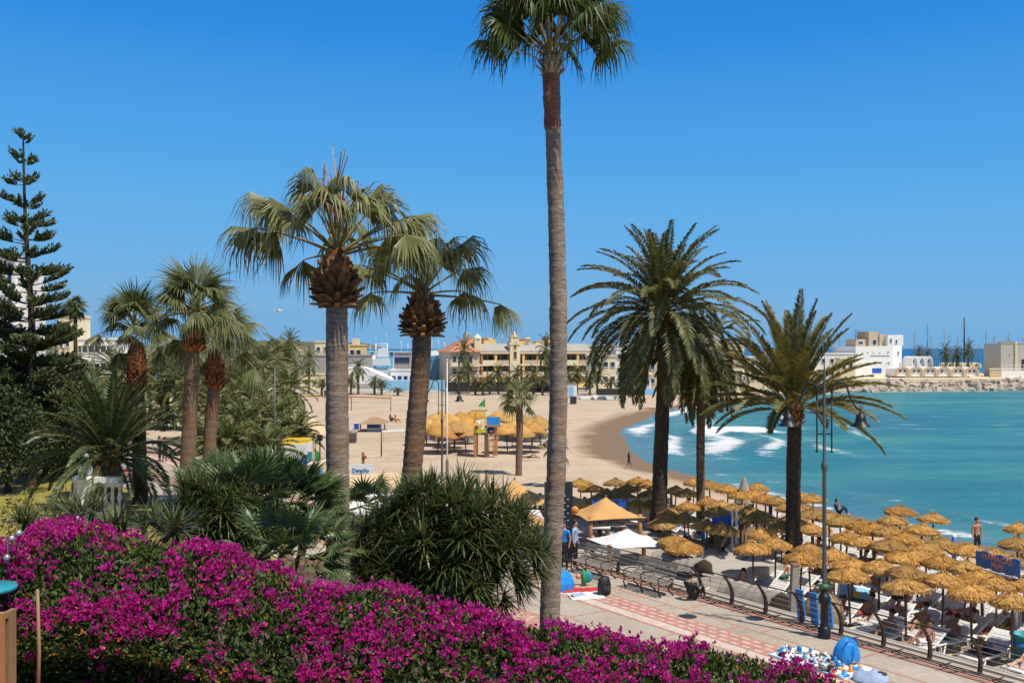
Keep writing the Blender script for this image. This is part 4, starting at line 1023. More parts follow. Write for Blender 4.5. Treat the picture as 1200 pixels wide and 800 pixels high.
# ship behind
k = 300/F; r = thing('white_motor_yacht', 'white motor yacht with tall radar arch behind the white tent roof', 'boat', ((438-600)*k, 300, SEA))
zq = lambda y: 8-(y-HOR)*k-SEA
mb = MB(); mb.prism([((a-438)*k, zq(y)) for a, y in ((433, 421), (455, 419), (457, 428), (434, 428))], -2, 2); mb.box2((-1.5, -1.5, zq(440)), (4.5, 1.5, zq(431))); mb.build('hull', 'white_paint', r)
mb = MB(); mb.prism([((a-438)*k, zq(y)) for a, y in ((442, 418), (444, 409), (449, 407), (454, 409), (455, 418))], -1.4, 1.4); mb.build('cabin', 'white_paint', r)
mb = MB()
for a in (440.5, 454): mb.tube([((a-438)*k, 0, zq(430)), ((a-438)*k, 0, zq(402))], .14, 6)
mb.tube([((440.5-438)*k, 0, zq(402.5)), ((454-438)*k, 0, zq(402.5))], .1, 6); mb.tube([((440.5-438)*k, 0, zq(405)), ((454-438)*k, 0, zq(405))], .07, 6)
for a, y in ((440.5, 392), (452.5, 390)): mb.tube([((a-438)*k, 0, zq(403)), ((a-438)*k, 0, zq(y))], .04, 5)
mb.build('radar_arch', 'white_paint', r)
# hotel at the left edge
k = 170/F; r = thing('hotel_tower', 'white multi-storey hotel tower with blue balconies behind the fir-like tree', 'building', ((-40-600)*k, 170, 0))
zq = lambda y: 8-(y-HOR)*k
part('wall', 'white_wall', r, (0, 0, 0, 58*k, 3.2, zq(306))); part('side_wall', 'white_wall', r, (58.03*k, .8, 0, 84*k, 3, zq(322)))
part('roof_slab', 'grey_stone', r, (-.4, -.6, zq(306)+.003, 58.5*k, 3.5, zq(303))); part('penthouse', 'white_wall', r, (.5, .8, zq(303)+.003, 57*k, 3.0, zq(298))); part('roof_slab', 'grey_stone', r, (0, .2, zq(298)+.003, 57.5*k, 3.1, zq(296.5)))
for q in range(40, 56, 6): win(r, (q*k, .79, zq(300.5)), .5, .5)
for i, y in enumerate((318, 332, 346, 360, 374, 388)):
    for x0, x1 in ((30, 48), (8, 28)):
        part('balcony', 'sky_blue' if i % 2 else 'white_wall', r, (x0*k, -1.3, zq(y), x1*k, -1.15, zq(y-5)), (x0*k, -1.15, zq(y), x1*k, -.003, zq(y)+.15))
        win(r, ((x0+x1)/2*k, -.003, zq(y-5.5)), 15*k, 9*k, frame='white_paint', glass='blue_glass')
    win(r, (51.5*k, -.003, zq(y-6)), .6, 1.0, frame='blue')
block('plain cream roof-top house beside the solitary dark palm on the left skyline', 68, 83, 371, 172, 'cream_wall', 8, 2, 2, z=0, wsz=(.8, 1.0))
block('long low white house with pale railing left of the grove', 82, 132, 398, 175, 'white_wall', 8, 3, 7, z=0)

# white building of the mole
D = 250; k = D/F; Z0 = .8
r = thing('white_seaside_house', 'large white rounded house with tan upper storey at the end of the bay', 'building', ((1000-600)*k, D, Z0), radians(14))
zq = lambda y: 8-(y-HOR)*k-Z0
X = lambda px: (px-1000)*k
part('wall', 'white_wall', r, (X(1003), 0, 0, X(1056), 11, zq(405.5)))
mb = MB(); ra = 11*k*.95; mb.lathe([(ra*1.5, 0), (ra*1.5, zq(405.2)), (ra*1.42, zq(405.2)), (ra*1.42, zq(406.2)), (0, zq(406.2))], 40, (X(1056), ra*1.5+.02-.1, 0)); mb.build('rounded_end', 'white_wall', r)
part('left_annex', 'white_wall', r, (X(993), 1.2, 0, X(1003)-.003, 9, zq(413)))
part('upper_storey', 'tan_wall', r, (X(1029), 2.6, zq(405.5)+.003, X(1042), 8, zq(388)), (X(1042)+.003, 2.2, zq(405.5)+.003, X(1049), 8, zq(391)))
part('upper_storey', 'tan_wall', r, (X(1014), 3.4, zq(405.5)+.003, X(1029)-.003, 8, zq(397)))
part('upper_white', 'white_wall', r, (X(1049)+.003, 1.0, zq(405)+.01, X(1070), 8, zq(392)))
part('side_wing', 'white_wall', r, (X(1065), 4.1, 0, X(1072), 12, zq(393)))
win(r, (X(1036), 2.59, zq(401)), 6*k, 7*k, frame='white_paint'); win(r, (X(1053), .99, zq(399)), 3*k, 6*k); win(r, (X(1060.5), .99, zq(400)), 3*k, 5*k); win(r, (X(1046), 2.19, zq(399)), 1.6*k, 2.4*k); win(r, (X(1020), 3.39, zq(401.5)), 7*k, 4*k)
for px in (1012, 1019, 1027, 1035): win(r, (X(px), -.003, zq(413)), 1.3*k, 1.6*k, fr=.04)
for px in (1009, 1016, 1023, 1029, 1037, 1044): win(r, (X(px), -.003, zq(425.5)), 1.3*k, 1.6*k, fr=.04)
for px, y, w_, h_ in ((1046, 412.5, 2, 2.2), (1047, 425, 2, 2.2)): win(r, (X(px), -.003, zq(y)), w_*k, h_*k, fr=.04)
ang = -pi/2+.25; win(r, (X(1056)+cos(ang)*ra*1.51, ra*1.5-.08+sin(ang)*ra*1.51, zq(413.5)), 2.8*k, 5*k, (cos(ang), sin(ang)), fr=.1); win(r, (X(1056)+cos(ang+.2)*ra*1.51, ra*1.5-.08+sin(ang+.2)*ra*1.51, zq(427)), 2.2*k, 5*k, (cos(ang+.2), sin(ang+.2)), fr=.1)
part('cornice', 'grey', r, (X(1022), -.12, zq(416.9), X(1048), -.003, zq(416.4)))
win(r, (X(998), 1.19, zq(414.5)), 3.5*k, 3*k)
part('blue_shutter', 'blue', r, (X(1025), -.12, zq(437), X(1037), -.003, zq(431.5)))
mb = MB(); mb.lathe([(.2, zq(397)), (.15, zq(386))], 6, (X(1021), 6, 0)); mb.box2((X(1018), 5, zq(389)), (X(1024), 5.2, zq(388))); mb.box2((X(1020), 5, zq(387)), (X(1027), 5.2, zq(386.2))); mb.build('antenna', 'steel', r)
part('terrace_wall', 'white_wall', r, (X(1021), -2.2, 0, X(1062), -1.9, zq(438)), (X(1021), -1.9, zq(438.8), X(1062), -.01, zq(438.4)))
# vaulted cottages
def vault(label, px0, px1, ytop, d, base_y, deep=7, wins=2, trim='tan_wall'):
    k = d/F; W = (px1-px0)*k; z0 = 8-(base_y-HOR)*k; H = (base_y-ytop)*k
    r = thing('vaulted_cottage', label, 'cottage', ((px0-600)*k, d, z0), 0, 'vaulted white cottages on the mole'); n = 14
    def arc(w, h0, h1, cx):
        return [(cx-w/2, 0)]+[(cx-w/2*cos(pi*i/n), h0+(h1-h0)*sin(pi*i/n)) for i in range(n+1)]+[(cx+w/2, 0)]
    mb = MB(); mb.prism(arc(W-.05, H*.45, H, W/2), .4, deep); mb.build('vault_roof', 'white_wall', r)
    out, inn = arc(W-.02, H*.47, H*1.03, W/2), arc(W-.7, H*.42, H*.86, W/2); mb = MB(); q = len(out)
    vs = [V((x, 0, z)) for x, z in out]+[V((x, 0, z)) for x, z in inn]+[V((x, .38, z)) for x, z in out]+[V((x, .38, z)) for x, z in inn]
    mb.add(vs, [f for i in range(q-1) for f in ((i, i+1, q+i+1, q+i), (q+i, q+i+1, 3*q+i+1, 3*q+i), (2*q+i, 2*q+i+1, i+1, i))]); mb.build('arch_rim', trim, r)
    for j in range(wins): win(r, (W*(.35+.32*j), .39, H*.55), .62, .62, fr=.05)
    return r
for i, px in enumerate((1050, 1066.3, 1082.6, 1098.9, 1115.2, 1131.5)):
    vault('vaulted cottage with tan arch, %s from left in the front row' % ORD[i], px, px+16.2, 429.5+.15*i, 244, 441, 7, 2 if i != 3 else 1)
for i, px in enumerate((1068, 1076.5, 1085)):
    vault('small white vault, %s from the left in the upper row above the cottages' % ORD[i], px, px+8.4, 417.5, 252.5, 431, 6, 1, 'white_wall')
for i, px in enumerate((1110, 1120, 1130, 1141)):
    vault('low dim vaulted hut, %s from the left under the three mole palms' % ORD[i], px, px+9, 425, 255, 431, 5, 1, 'cream_wall')
# blocks at the right end of the mole
k = 250/F; r = thing('harbour_block', 'plain beige harbour building with dark doorway at the right photo edge', 'building', ((1173-600)*k, 250, .8)); zq = lambda y: 8-(y-HOR)*k-.8
part('wall', 'beige_block', r, (0, 0, 0, 16*k, 9, zq(402.5)), (18.6*k, 0, 0, 60*k, 9, zq(402.5))); part('pilaster', 'cream_wall', r, (16.02*k, -.3, 0, 18.58*k, 9, zq(400)))
part('roof_parapet', 'beige_block', r, (-.1, -.1, zq(402.5)+.003, 15.9*k, .4, zq(401.6)), (18.8*k, -.1, zq(402.5)+.003, 60*k, .4, zq(401.6)))
part('doorway', 'shade_dark', r, (24*k, -.05, 0, 36*k, -.003, zq(421))); part('duct', 'grey', r, (10*k, -.2, zq(416), 11*k, -.003, zq(415)))
r = thing('mole_wall', 'long low tan and white wall running along the right end of the mole', 'wall', ((1148-600)*k, 244.5, .2)); zq = lambda y: 8-(y-HOR)*k-.2
part('tan_wall', 'tan_wall', r, (0, 0, 0, 13*k, .5, zq(432))); part('white_wall', 'white_wall', r, (13.02*k, 0, 0, 42*k, .5, zq(433))); part('dark_opening', 'shade_dark', r, (42.02*k, .05, 0, 58*k, .5, zq(434))); part('coping', 'white_wall', r, (-.1, -.1, zq(432)+.003, 60*k, .6, zq(431)))
part('railing', 'white_paint', r, (14*k, .2, zq(427.2), 60*k, .26, zq(426.8)), *[(q*k, .2, zq(431), q*k+.08, .26, zq(427.2)) for q in range(14, 60, 5)])
r = thing('mole_quay', 'long cream quay wall under the vaulted cottages above the rocks', 'wall', ((985-600)*k, 238.5, -2)); zq = lambda y: 8-(y-HOR)*k+2
part('quay', 'cream_wall', r, (0, 0, 0, 240*k, 30, zq(441.6)))
# houses between the yellow building and the mole
for lab, px0, px1, yt, d, mt, rows, cols in (
        ('cream house with grey terraces half hidden by the large date palm, left one', 690, 722, 418, 214, 'cream_wall', 2, 4),
        ('white house half hidden behind the large date palm, tall middle one', 722, 752, 409, 224, 'white_wall', 3, 4),
        ('tan low house half hidden behind the large date palm crown', 752, 786, 421, 219, 'tan_wall', 2, 4),
        ('white house with blue windows behind the slender golden palm', 790, 830, 416, 222, 'white_wall', 2, 4),
        ('pink low house behind the slender golden palm, farther right', 832, 866, 424, 226, 'pink_wall', 2, 4),
        ('white terrace house behind the upright golden palm, left one', 868, 905, 419, 230, 'white_wall', 2, 4),
        ('cream terrace house behind the upright golden palm, right one', 905, 950, 412, 238, 'cream_wall', 2, 5),
        ('low white house with tiled gable beside the big white seaside house', 950, 1000, 415, 246, 'white_wall', 2, 5)):
    block(lab, px0, px1, yt, d, mt, 9, rows, cols, name='sea_front_house', z=-1.3, wsz=(1.0, 1.2), frame='blue' if 'blue' in lab else 'white_paint')
r = thing('beach_bar_pavilion', 'white beach bar with pale peaked roof behind the large date palm', 'pavilion', ((742-600)/F*203, 203, SAND))
mb = MB(); mb.add([(0, 0, 3.6), (4, 0, 3.6), (4, 4, 3.6), (0, 4, 3.6), (2, 2, 5)], [(0, 1, 4), (1, 2, 4), (2, 3, 4), (3, 0, 4), (3, 2, 1, 0)]); mb.build('roof', 'pale_tan_cloth', r)
part('wall', 'white_wall', r, (.4, .5, 0, 3.6, 3.6, 3.55)); win(r, (1.3, .49, 2), 1.1, 1.2); win(r, (2.8, .49, 2), 1.1, 1.2)
r = thing('dark_beach_fence', 'long dark boarded fence on the sand below the large date palm crown', 'fence', ((700-600)/F*193, 193, SAND)); part('boards', 'shade_dark', r, (0, 0, 0, 9, .15, 1.2)); part('pale_panel', 'sky_blue', r, (9.01, 0, 0, 11, .15, 1.2))
for i, (px, y, d) in enumerate(((896, 443, 222), (855, 438, 214), (878, 441, 218), (985, 430, 240))):
    block('small cream beach hut with dark door, %s from the left along the far sand' % ORD[i], px, px+16, y-9, d-14 if px < 980 else d, 'cream_wall', 4, 1, 2, 'beach_hut', SAND, wsz=(.9, 1.6), frame='tan_wall', cat='hut')

# harbour masts: every sailing boat is a thing
rng = random.Random(91)
masts = [(982, 388, .10), (1007, 387, .10), (1070, 384, .12), (1085, 376, .2), (1088.5, 391, .1), (1104.5, 384, .15), (1110.5, 389, .12), (1120.5, 392, .1), (1128, 371, .32), (1134, 394, .14), (1153.5, 384, .22), (1163, 391, .14), (1172.5, 397, .1), (1180, 388, .16), (1182.5, 396, .12), (1196.5, 394, .12), (1096, 404, .1), (1145, 402, .1)]
for i, (px, yt, rr) in enumerate(masts):
    d = 300+rng.uniform(-6, 25); k = d/F; H = 8-(yt-HOR)*k-SEA
    r = thing('sailing_boat', 'moored sailing boat, its mast %s from the left behind the white houses' % ORD[i], 'boat', ((px-600)*k, d, SEA), rng.uniform(-.3, .3), 'sailing boats in the harbour')
    mb = MB(); n = 9; secs = []
    for q in range(n):
        t = q/(n-1); x = lerp(-4, 4.6, t); w_ = 1.4*sin(pi*min(1, .25+.75*t*.98+.0))**.7 if t < 1 else 0.02
        secs.append([(x, -w_, 1.1+.25*t), (x, -w_*.7, .1), (x, 0, -.3), (x, w_*.7, .1), (x, w_, 1.1+.25*t)])
    vs = [p for s_ in secs for p in s_]; mb.add(vs, [(q*5+j, q*5+j+1, (q+1)*5+j+1, (q+1)*5+j) for q in range(n-1) for j in range(4)]+[(q*5+4, q*5, (q+1)*5, (q+1)*5+4) for q in range(n-1)]+[(0, 1, 2, 3, 4)]); mb.build('hull', 'white_paint', r)
    mb = MB(); mb.box2((-1.8, -.7, 1.15), (1.4, .7, 1.75)); mb.build('cabin', 'white_plastic', r)
    mb = MB(); mb.tube([(.5, 0, 1.2), (.5, 0, H)], [rr, rr*.55], 6); 
    for s_ in (.6, .82): mb.tube([(.5, -.9, H*s_), (.5, .9, H*s_)], rr*.25, 4)
    mb.build('mast', 'grey' if rr < .3 else 'navy', r)
    mb = MB()
    for a in ((4.4, 0, 1.3), (-3.8, 0, 1.3), (.5, 1.2, 1.2), (.5, -1.2, 1.2)): mb.tube([a, (.5, 0, H*.97)], .02, 3, cap=False)
    mb.tube([(.4, 0, 2.3), (-3.4, 0, 2.5)], rr*.6, 5); mb.build('rigging', 'grey', r)
# loose white superstructures near the leaning palm
for i, (px, y, d) in enumerate(((470, 406, 296), (478, 409, 300), (506, 405, 298), (514, 404, 302), (521, 407, 299), (434, 411, 305))):
    k = d/F; r = thing('harbour_motor_boat', 'white motor boat in the left harbour, %s from the left on the skyline' % ORD[sorted([470, 478, 506, 514, 521, 434]).index(px)], 'boat', ((px-600)*k, d, SEA), .4*i, 'motor boats in the left harbour')
    H = 8-(y-HOR)*k-SEA; mb = MB(); mb.prism([(-4, 1.6), (-3.6, 0), (3.4, 0), (4.6, 1.9)], -1.4, 1.4); mb.build('hull', 'white_paint', r)
    mb = MB(); mb.prism([(-2.4, 1.7), (-2.2, H*.6), (-1.4, H*.85), (1.4, H*.85), (2.4, H*.55), (2.9, 1.7)], -1.1, 1.1); mb.build('cabin', 'white_paint', r)
    mb = MB(); mb.tube([(0, 0, H*.85), (0, 0, H+1.6)], .07, 5); mb.build('mast', 'white_paint', r)

# boulders of the mole
rng = random.Random(97); protos = []
for q in range(6):
    mb = MB(); n = 7; vs = []
    me = bpy.data.meshes.new('boulder'); 
    import bmesh
    bm = bmesh.new(); bmesh.ops.create_icosphere(bm, subdivisions=2, radius=1)
    for v in bm.verts:
        f = 1+.75*noise.noise(v.co*1.0+V((q*7, 0, 0)))+.28*noise.noise(v.co*2.6+V((q, 4, 0))); v.co *= f
        for ax in range(3): v.co[ax] = max(-.62, min(.66, v.co[ax]))
    bm.to_mesh(me); bm.free(); me.materials.append(M['rock']); protos.append(me)
i = 0
for row_, (y0, n, s0) in enumerate(((-.2, 62, 1.1), (1.6, 56, 1.3), (3.3, 50, 1.2))):
    for j in range(n):
        x = lerp(58, 134, (j+rng.random()*.7)/n); yb = interp([(58, 208), (73.7, 221), (117, 230), (128, 232), (140, 240)], x)
        o = link('boulder', rng.choice(protos), None, (x, yb+y0+rng.uniform(-.5, .5), SEA+.2+.75*row_+rng.uniform(-.2, .3)), rng.uniform(0, 6.28))
        o.rotation_euler = (rng.uniform(-.5, .5), rng.uniform(-.5, .5), rng.uniform(0, 6.28)); s_ = s0*rng.uniform(.5, 1.4); o.scale = (s_*rng.uniform(.9, 1.4), s_, s_*rng.uniform(.6, .9))
        tag(o, 'pale angular boulder piled among others in the breakwater below the white cottages', 'boulder', 'boulders of the breakwater')
# ---------------------------------------------------------------- railing
r = thing('sea_railing', 'brown railing of curved posts and thin cables along the promenade edge', 'railing', (0, 0, 0))
def post_pt(t, h): # curved: leans in over the promenade at the top
    return rail(t, .10+.10*sin(pi*h/.95)-.34*(h/.95)**2, h)
t0 = -2.76+.0
T = [t0+1.38*i for i in range(0, 38)]
for t in T:
    mb = MB(); n = 8; L_, R_ = [], []
    vs = []
    for i in range(n+1):
        h = .98*i/n; c = post_pt(t, h); w_ = lerp(.075, .035, i/n)
        for a in (-1, 1):
            for q in (-1, 1): vs.append(c+RD*a*.028+RN*q*w_)
    fs = [(i*4+a, i*4+b, i*4+4+b, i*4+4+a) for i in range(n) for a, b in ((0, 1), (1, 3), (3, 2), (2, 0))]+[(0, 1, 3, 2), (n*4, n*4+2, n*4+3, n*4+1)]
    mb.add(vs, fs); mb.build('post', 'rail_brown', r)
for h, rr in ((.22, .009), (.40, .009), (.58, .009), (.76, .009), (.95, .02)):
    mb = MB(); mb.tube([post_pt(t, h) for t in T], rr, 5); mb.build('cable', 'rail_brown' if h > .9 else 'steel', r)
for u in (-.12, -.26, -.40):
    mb = MB(); mb.tube([rail(T[0], u, .10), rail(T[-1], u, .10)], .016, 5); mb.build('foot_rail', 'rail_brown', r)
for t in T:
    mb = MB(); mb.tube([rail(t+.7, .0, .13), rail(t+.7, -.44, .13), rail(t+.7, -.52, .19)], .016, 5); mb.tube([rail(t+.7, -.2, 0), rail(t+.7, -.2, .13)], .014, 5); mb.build('spacer', 'rail_brown', r)

# ---------------------------------------------------------------- street lamps
def bell(mb, c, s=1.0):
    c = V(c); mb.lathe([(.0, .34*s), (.04*s, .34*s), (.05*s, .27*s), (.12*s, .25*s), (.14*s, .12*s), (.17*s, .03*s), (.27*s, -.05*s), (.28*s, -.07*s)], 18, c, 0); mb.lathe([(.28*s, -.07*s), (.2*s, -.075*s), (0, -.075*s)], 18, c, 0)
def lamp(label, base, H, armdir, s=1.0, dz=(0, 0)):
    r = thing('street_lamp', label, 'street lamp', base, armdir)
    mb = MB(); mb.lathe([(.17, 0), (.17, .28), (.13, .31), (.11, .36), (.10, .9), (.16, 1.0), (.17, 1.12), (.13, 1.2), (.09, 1.24), (.075, 1.35)], 12); mb.build('base', 'iron', r)
    mb = MB(); mb.lathe([(.062, 1.3), (.055, H*.62), (.09, H*.63), (.09, H*.645), (.045, H*.66), (.04, H*.98), (.02, H), (.012, H+.35), (0, H+.36)], 10); mb.build('pole', 'lamp_grey', r)
    mb = MB(); mb.lathe([(.1, 1.36), (.13, 1.4), (.13, 1.46), (.07, 1.5)], 12); mb.box((0, 0, 1.43), (.5, .05, .05)); mb.build('green_collar', 'lamp_green', r)
    for sg in (-1, 1):
        mb = MB(); x0 = .20*sg
        mb.tube([(x0, 0, H*.70), (x0, 0, H*.885)], .022, 6); mb.ball((x0, 0, H*.695), .04)
        mb.box((x0/2, 0, H*.76), (.24, .03, .03)); mb.box((x0/2, 0, H*.875), (.24, .03, .03))
        pts = [(x0, 0, H*.885)]
        for i in range(1, 13): a = pi-pi*i/12; pts.append((x0+sg*(.22+.22*cos(a)), 0, H*.92+.24*sin(a)))
        pts += [(x0+sg*.52, 0, H*.885), (x0+sg*.68, 0, H*.855)]
        if sg < 0: pts = pts[:8]+[(x0-.40, 0, H*.905), (x0-.52, 0, H*.868), (x0-.66, 0, H*.852), (x0-.76, 0, H*.86)]
        mb.tube(pts, .024, 6)
        sp = []
        for i in range(14): a = i*.5; q = .11*(1-i/15); sp.append((x0+sg*(.3+q*cos(a)), 0, H*.895+q*sin(a)))
        mb.tube(sp, .012, 5)
        e = (x0+sg*(.78), 0, H*.852); mb.tube([pts[-1], (e[0], 0, e[2]+.0)], .022, 6)
        for i in range(1): mb.tube([(e[0]+.05*cos(a), 0, e[2]+.05+.05*sin(a)) for a in [k*.6 for k in range(11)]], .011, 5)
        mb.build('arm', 'iron', r)
        mb = MB(); bell(mb, (e[0], 0, e[2]-.40+(.0)), 1.0); mb.tube([(e[0], 0, e[2]), (e[0], 0, e[2]-.1)], .02, 6); mb.build('lamp_shade', 'iron', r)
    return r
lb = gd(966, 747, 0); H = (8-(469-HOR)/F*lb.y)/.885
lamp('tall grey street lamp with two bell shades at the railing, before the golden palm', lb, H, radians(-6))
d = 58; lamp('slim street lamp with two bell shades between the leaning palm and the play tower', V(((518-600)/F*d, d, SAND)), 8-(438-HOR)/F*d-SAND, radians(0))
r = thing('flag_pole', 'thin white flag pole beside the slim street lamp on the sand', 'pole', ((524-600)/F*57, 57, SAND)); mb = MB(); h = 8-(422-HOR)/F*57-SAND
mb.tube([(0, 0, 0), (0, 0, h)], [.05, .025], 8); mb.build('pole', 'white_paint', r); mb = MB(); mb.ball((0, 0, h), .06); mb.build('finial', 'white_paint', r)
mb = MB(); mb.tube([(0, 0, 0), (0, 0, 2.6)], .09, 8); mb.build('sleeve', 'pole_wood', r)
d = 70; r = thing('lamp_post', 'thin grey lamp post rising from the grove beside the white kiosk', 'street lamp', ((322-600)/F*d, d, SAND)); h = 8-(432-HOR)/F*d-SAND
mb = MB(); mb.tube([(0, 0, 0), (0, 0, h)], [.09, .05], 8); mb.build('pole', 'lamp_grey', r); mb = MB(); mb.tube([(0, 0, h-.05), (.5, 0, h+.05), (.8, 0, h)], .03, 6); mb.build('arm', 'lamp_grey', r); mb = MB(); mb.box((.95, 0, h), (.4, .16, .08)); mb.build('lamp_head', 'grey', r)

# ---------------------------------------------------------------- people
def skin_body(name, joints, edges, root=0, mats=None, paint=None):
    me = bpy.data.meshes.new(name); me.from_pydata([j[0] for j in joints], edges, []); o = bpy.data.objects.new(name, me); COL.objects.link(o)
    md = o.modifiers.new('s', 'SKIN'); me.skin_vertices or None
    sv = me.skin_vertices[0].data if me.skin_vertices else None
    if sv is None:
        bpy.context.view_layer.objects.active = o; o.select_set(True); bpy.ops.mesh.customdata_skin_add(); sv = me.skin_vertices[0].data
    for v, j in zip(sv, joints): v.radius = (j[1], j[1] if len(j) < 3 else j[2])
    sv[root].use_root = True
    ss = o.modifiers.new('d', 'SUBSURF'); ss.levels = 1; ss.render_levels = 1
    dg = bpy.context.evaluated_depsgraph_get(); res = bpy.data.meshes.new_from_object(o.evaluated_get(dg)); bpy.data.objects.remove(o)
    res.name = name; res.materials.clear()
    for k in mats: res.materials.append(M[k])
    for p in res.polygons: p.material_index = paint(p.center) if paint else 0; p.use_smooth = True
    return res
def figure(hip, chest, neck, head, sh, el, wr, hipj, kn, an, toe, paint, name, k=1.0, mats=('skin', 'navy', 'white_cloth')):
    "two-sided lists: sh, el, wr, hipj, kn, an, toe = [left, right]"
    J = [(hip, .135, .10), (V(hip).lerp(V(chest), .55), .125, .09), (chest, .15, .105), (neck, .055), (V(neck).lerp(V(head), .55), .075), (head, .095), (V(head)+(V(head)-V(neck)).normalized()*.09, .07)]
    E = [(0, 1), (1, 2), (2, 3), (3, 4), (4, 5), (5, 6)]
    for s_ in (0, 1):
        b = len(J); J += [(sh[s_], .06), (el[s_], .042), (wr[s_], .03), (V(wr[s_])+(V(wr[s_])-V(el[s_])).normalized()*.1, .033)]; E += [(2, b), (b, b+1), (b+1, b+2), (b+2, b+3)]
        b = len(J); J += [(hipj[s_], .085), (kn[s_], .058), (V(kn[s_]).lerp(V(an[s_]), .35), .056), (an[s_], .036), (toe[s_], .034)]; E += [(0, b), (b, b+1), (b+1, b+2), (b+2, b+3), (b+3, b+4)]
    return skin_body(name, [(tuple(V(j[0])*k),)+tuple(x*k for x in j[1:]) for j in J], E, 0, mats, paint)
def hair_mesh(head, up, k=1.0):
    mb = MB(); h = V(head)*k; u = V(up).normalized(); mb.ball(h+u*.06*k, .105*k, 0, 10); return mb.mesh('hair', ['hair'])
STAND = dict(hip=(0, 0, .95), chest=(0, .01, 1.32), neck=(0, .01, 1.50), head=(0, -.01, 1.62), sh=[(-.19, 0, 1.42), (.19, 0, 1.42)], el=[(-.25, .03, 1.13), (.25, .03, 1.13)], wr=[(-.24, -.04, .90), (.24, -.04, .90)], hipj=[(-.09, 0, .88), (.09, 0, .88)], kn=[(-.10, -.02, .50), (.11, -.02, .50)], an=[(-.10, .02, .08), (.12, .02, .08)], toe=[(-.12, -.14, .035), (.15, -.14, .035)])
def st_paint(lo, hi, top=None):
    def f(c):
        if lo < c.z < hi and abs(c.x) < .205: return 1
        if top and hi <= c.z < 1.47 and abs(c.x) < .26 and c.z > top: return 2
        return 0
    return f
WALK = dict(STAND); WALK.update(kn=[(-.09, -.16, .52), (.09, .04, .50)], an=[(-.09, -.22, .09), (.1, .30, .14)], toe=[(-.1, -.38, .05), (.1, .2, .05)], el=[(-.25, .14, 1.16), (.25, -.08, 1.14)], wr=[(-.24, .12, .92), (.24, -.24, .98)])
LIE = dict(hip=(0, 0, .12), chest=(0, .38, .14), neck=(0, .57, .15), head=(0, .70, .17), sh=[(-.19, .48, .13), (.19, .48, .13)], el=[(-.30, .22, .09), (.30, .25, .09)], wr=[(-.27, -.02, .08), (.24, .0, .1)], hipj=[(-.09, -.07, .11), (.09, -.07, .11)], kn=[(-.12, -.48, .14), (.12, -.45, .36)], an=[(-.12, -.90, .08), (.13, -.80, .06)], toe=[(-.15, -.94, .19), (.15, -.95, .05)])
RECL = dict(hip=(0, 0, .12), chest=(0, .30, .34), neck=(0, .42, .49), head=(0, .46, .62), sh=[(-.19, .38, .42), (.19, .38, .42)], el=[(-.28, .2, .2), (.28, .2, .2)], wr=[(-.24, -.02, .16), (.2, -.05, .2)], hipj=[(-.09, -.06, .11), (.09, -.06, .11)], kn=[(-.11, -.47, .18), (.12, -.42, .38)], an=[(-.11, -.88, .08), (.12, -.74, .06)], toe=[(-.13, -.93, .19), (.14, -.88, .05)])
SIT = dict(hip=(0, 0, .13), chest=(0, .14, .47), neck=(0, .12, .64), head=(0, .05, .75), sh=[(-.18, .13, .56), (.18, .13, .56)], el=[(-.26, -.08, .40), (.26, -.08, .42)], wr=[(-.12, -.28, .46), (.12, -.28, .47)], hipj=[(-.09, -.05, .12), (.09, -.05, .12)], kn=[(-.14, -.36, .46), (.14, -.38, .46)], an=[(-.13, -.50, .08), (.15, -.52, .08)], toe=[(-.15, -.66, .035), (.18, -.68, .035)])
def lie_paint(c): return 1 if -.22 < c.y < .07 and c.z < .34 else 0
def sit_paint(c): return 1 if c.z < .28 and c.y > -.2 else (2 if c.z > .24 and c.y > -.02 and c.z < .62 else (1 if -.62 < c.y and c.z < .52 and c.y < -.02 and abs(c.x) < .2 and c.z > .14 else 0))
def person(label, me, hairs, loc, rz, mats, hair='hair', group=None):
    me2 = me.copy()
    for q, k in enumerate(mats): me2.materials[q] = M[k]
    r = thing('person', label, 'person', loc, rz, group)
    link('body', me2, r); h = link('hair', hairs, r); return r
B = {}
B['stand'] = (figure(paint=st_paint(.55, 1.0), name='body', **STAND), hair_mesh((0, .01, 1.63), (0, .3, 1)))
B['dressed'] = (figure(paint=st_paint(.06, .98, .9), name='body', **STAND), hair_mesh((0, .01, 1.63), (0, .3, 1)))
B['walk'] = (figure(paint=st_paint(.55, 1.0), name='body', **WALK), hair_mesh((0, .01, 1.63), (0, .3, 1)))
B['lie'] = (figure(paint=lie_paint, name='body', **LIE), hair_mesh((0, .72, .17), (0, .8, .3)))
B['recl'] = (figure(paint=lie_paint, name='body', **RECL), hair_mesh((0, .48, .63), (0, .4, 1)))
B['sit'] = (figure(paint=sit_paint, name='body', **SIT), hair_mesh((0, .07, .76), (0, .3, 1)))

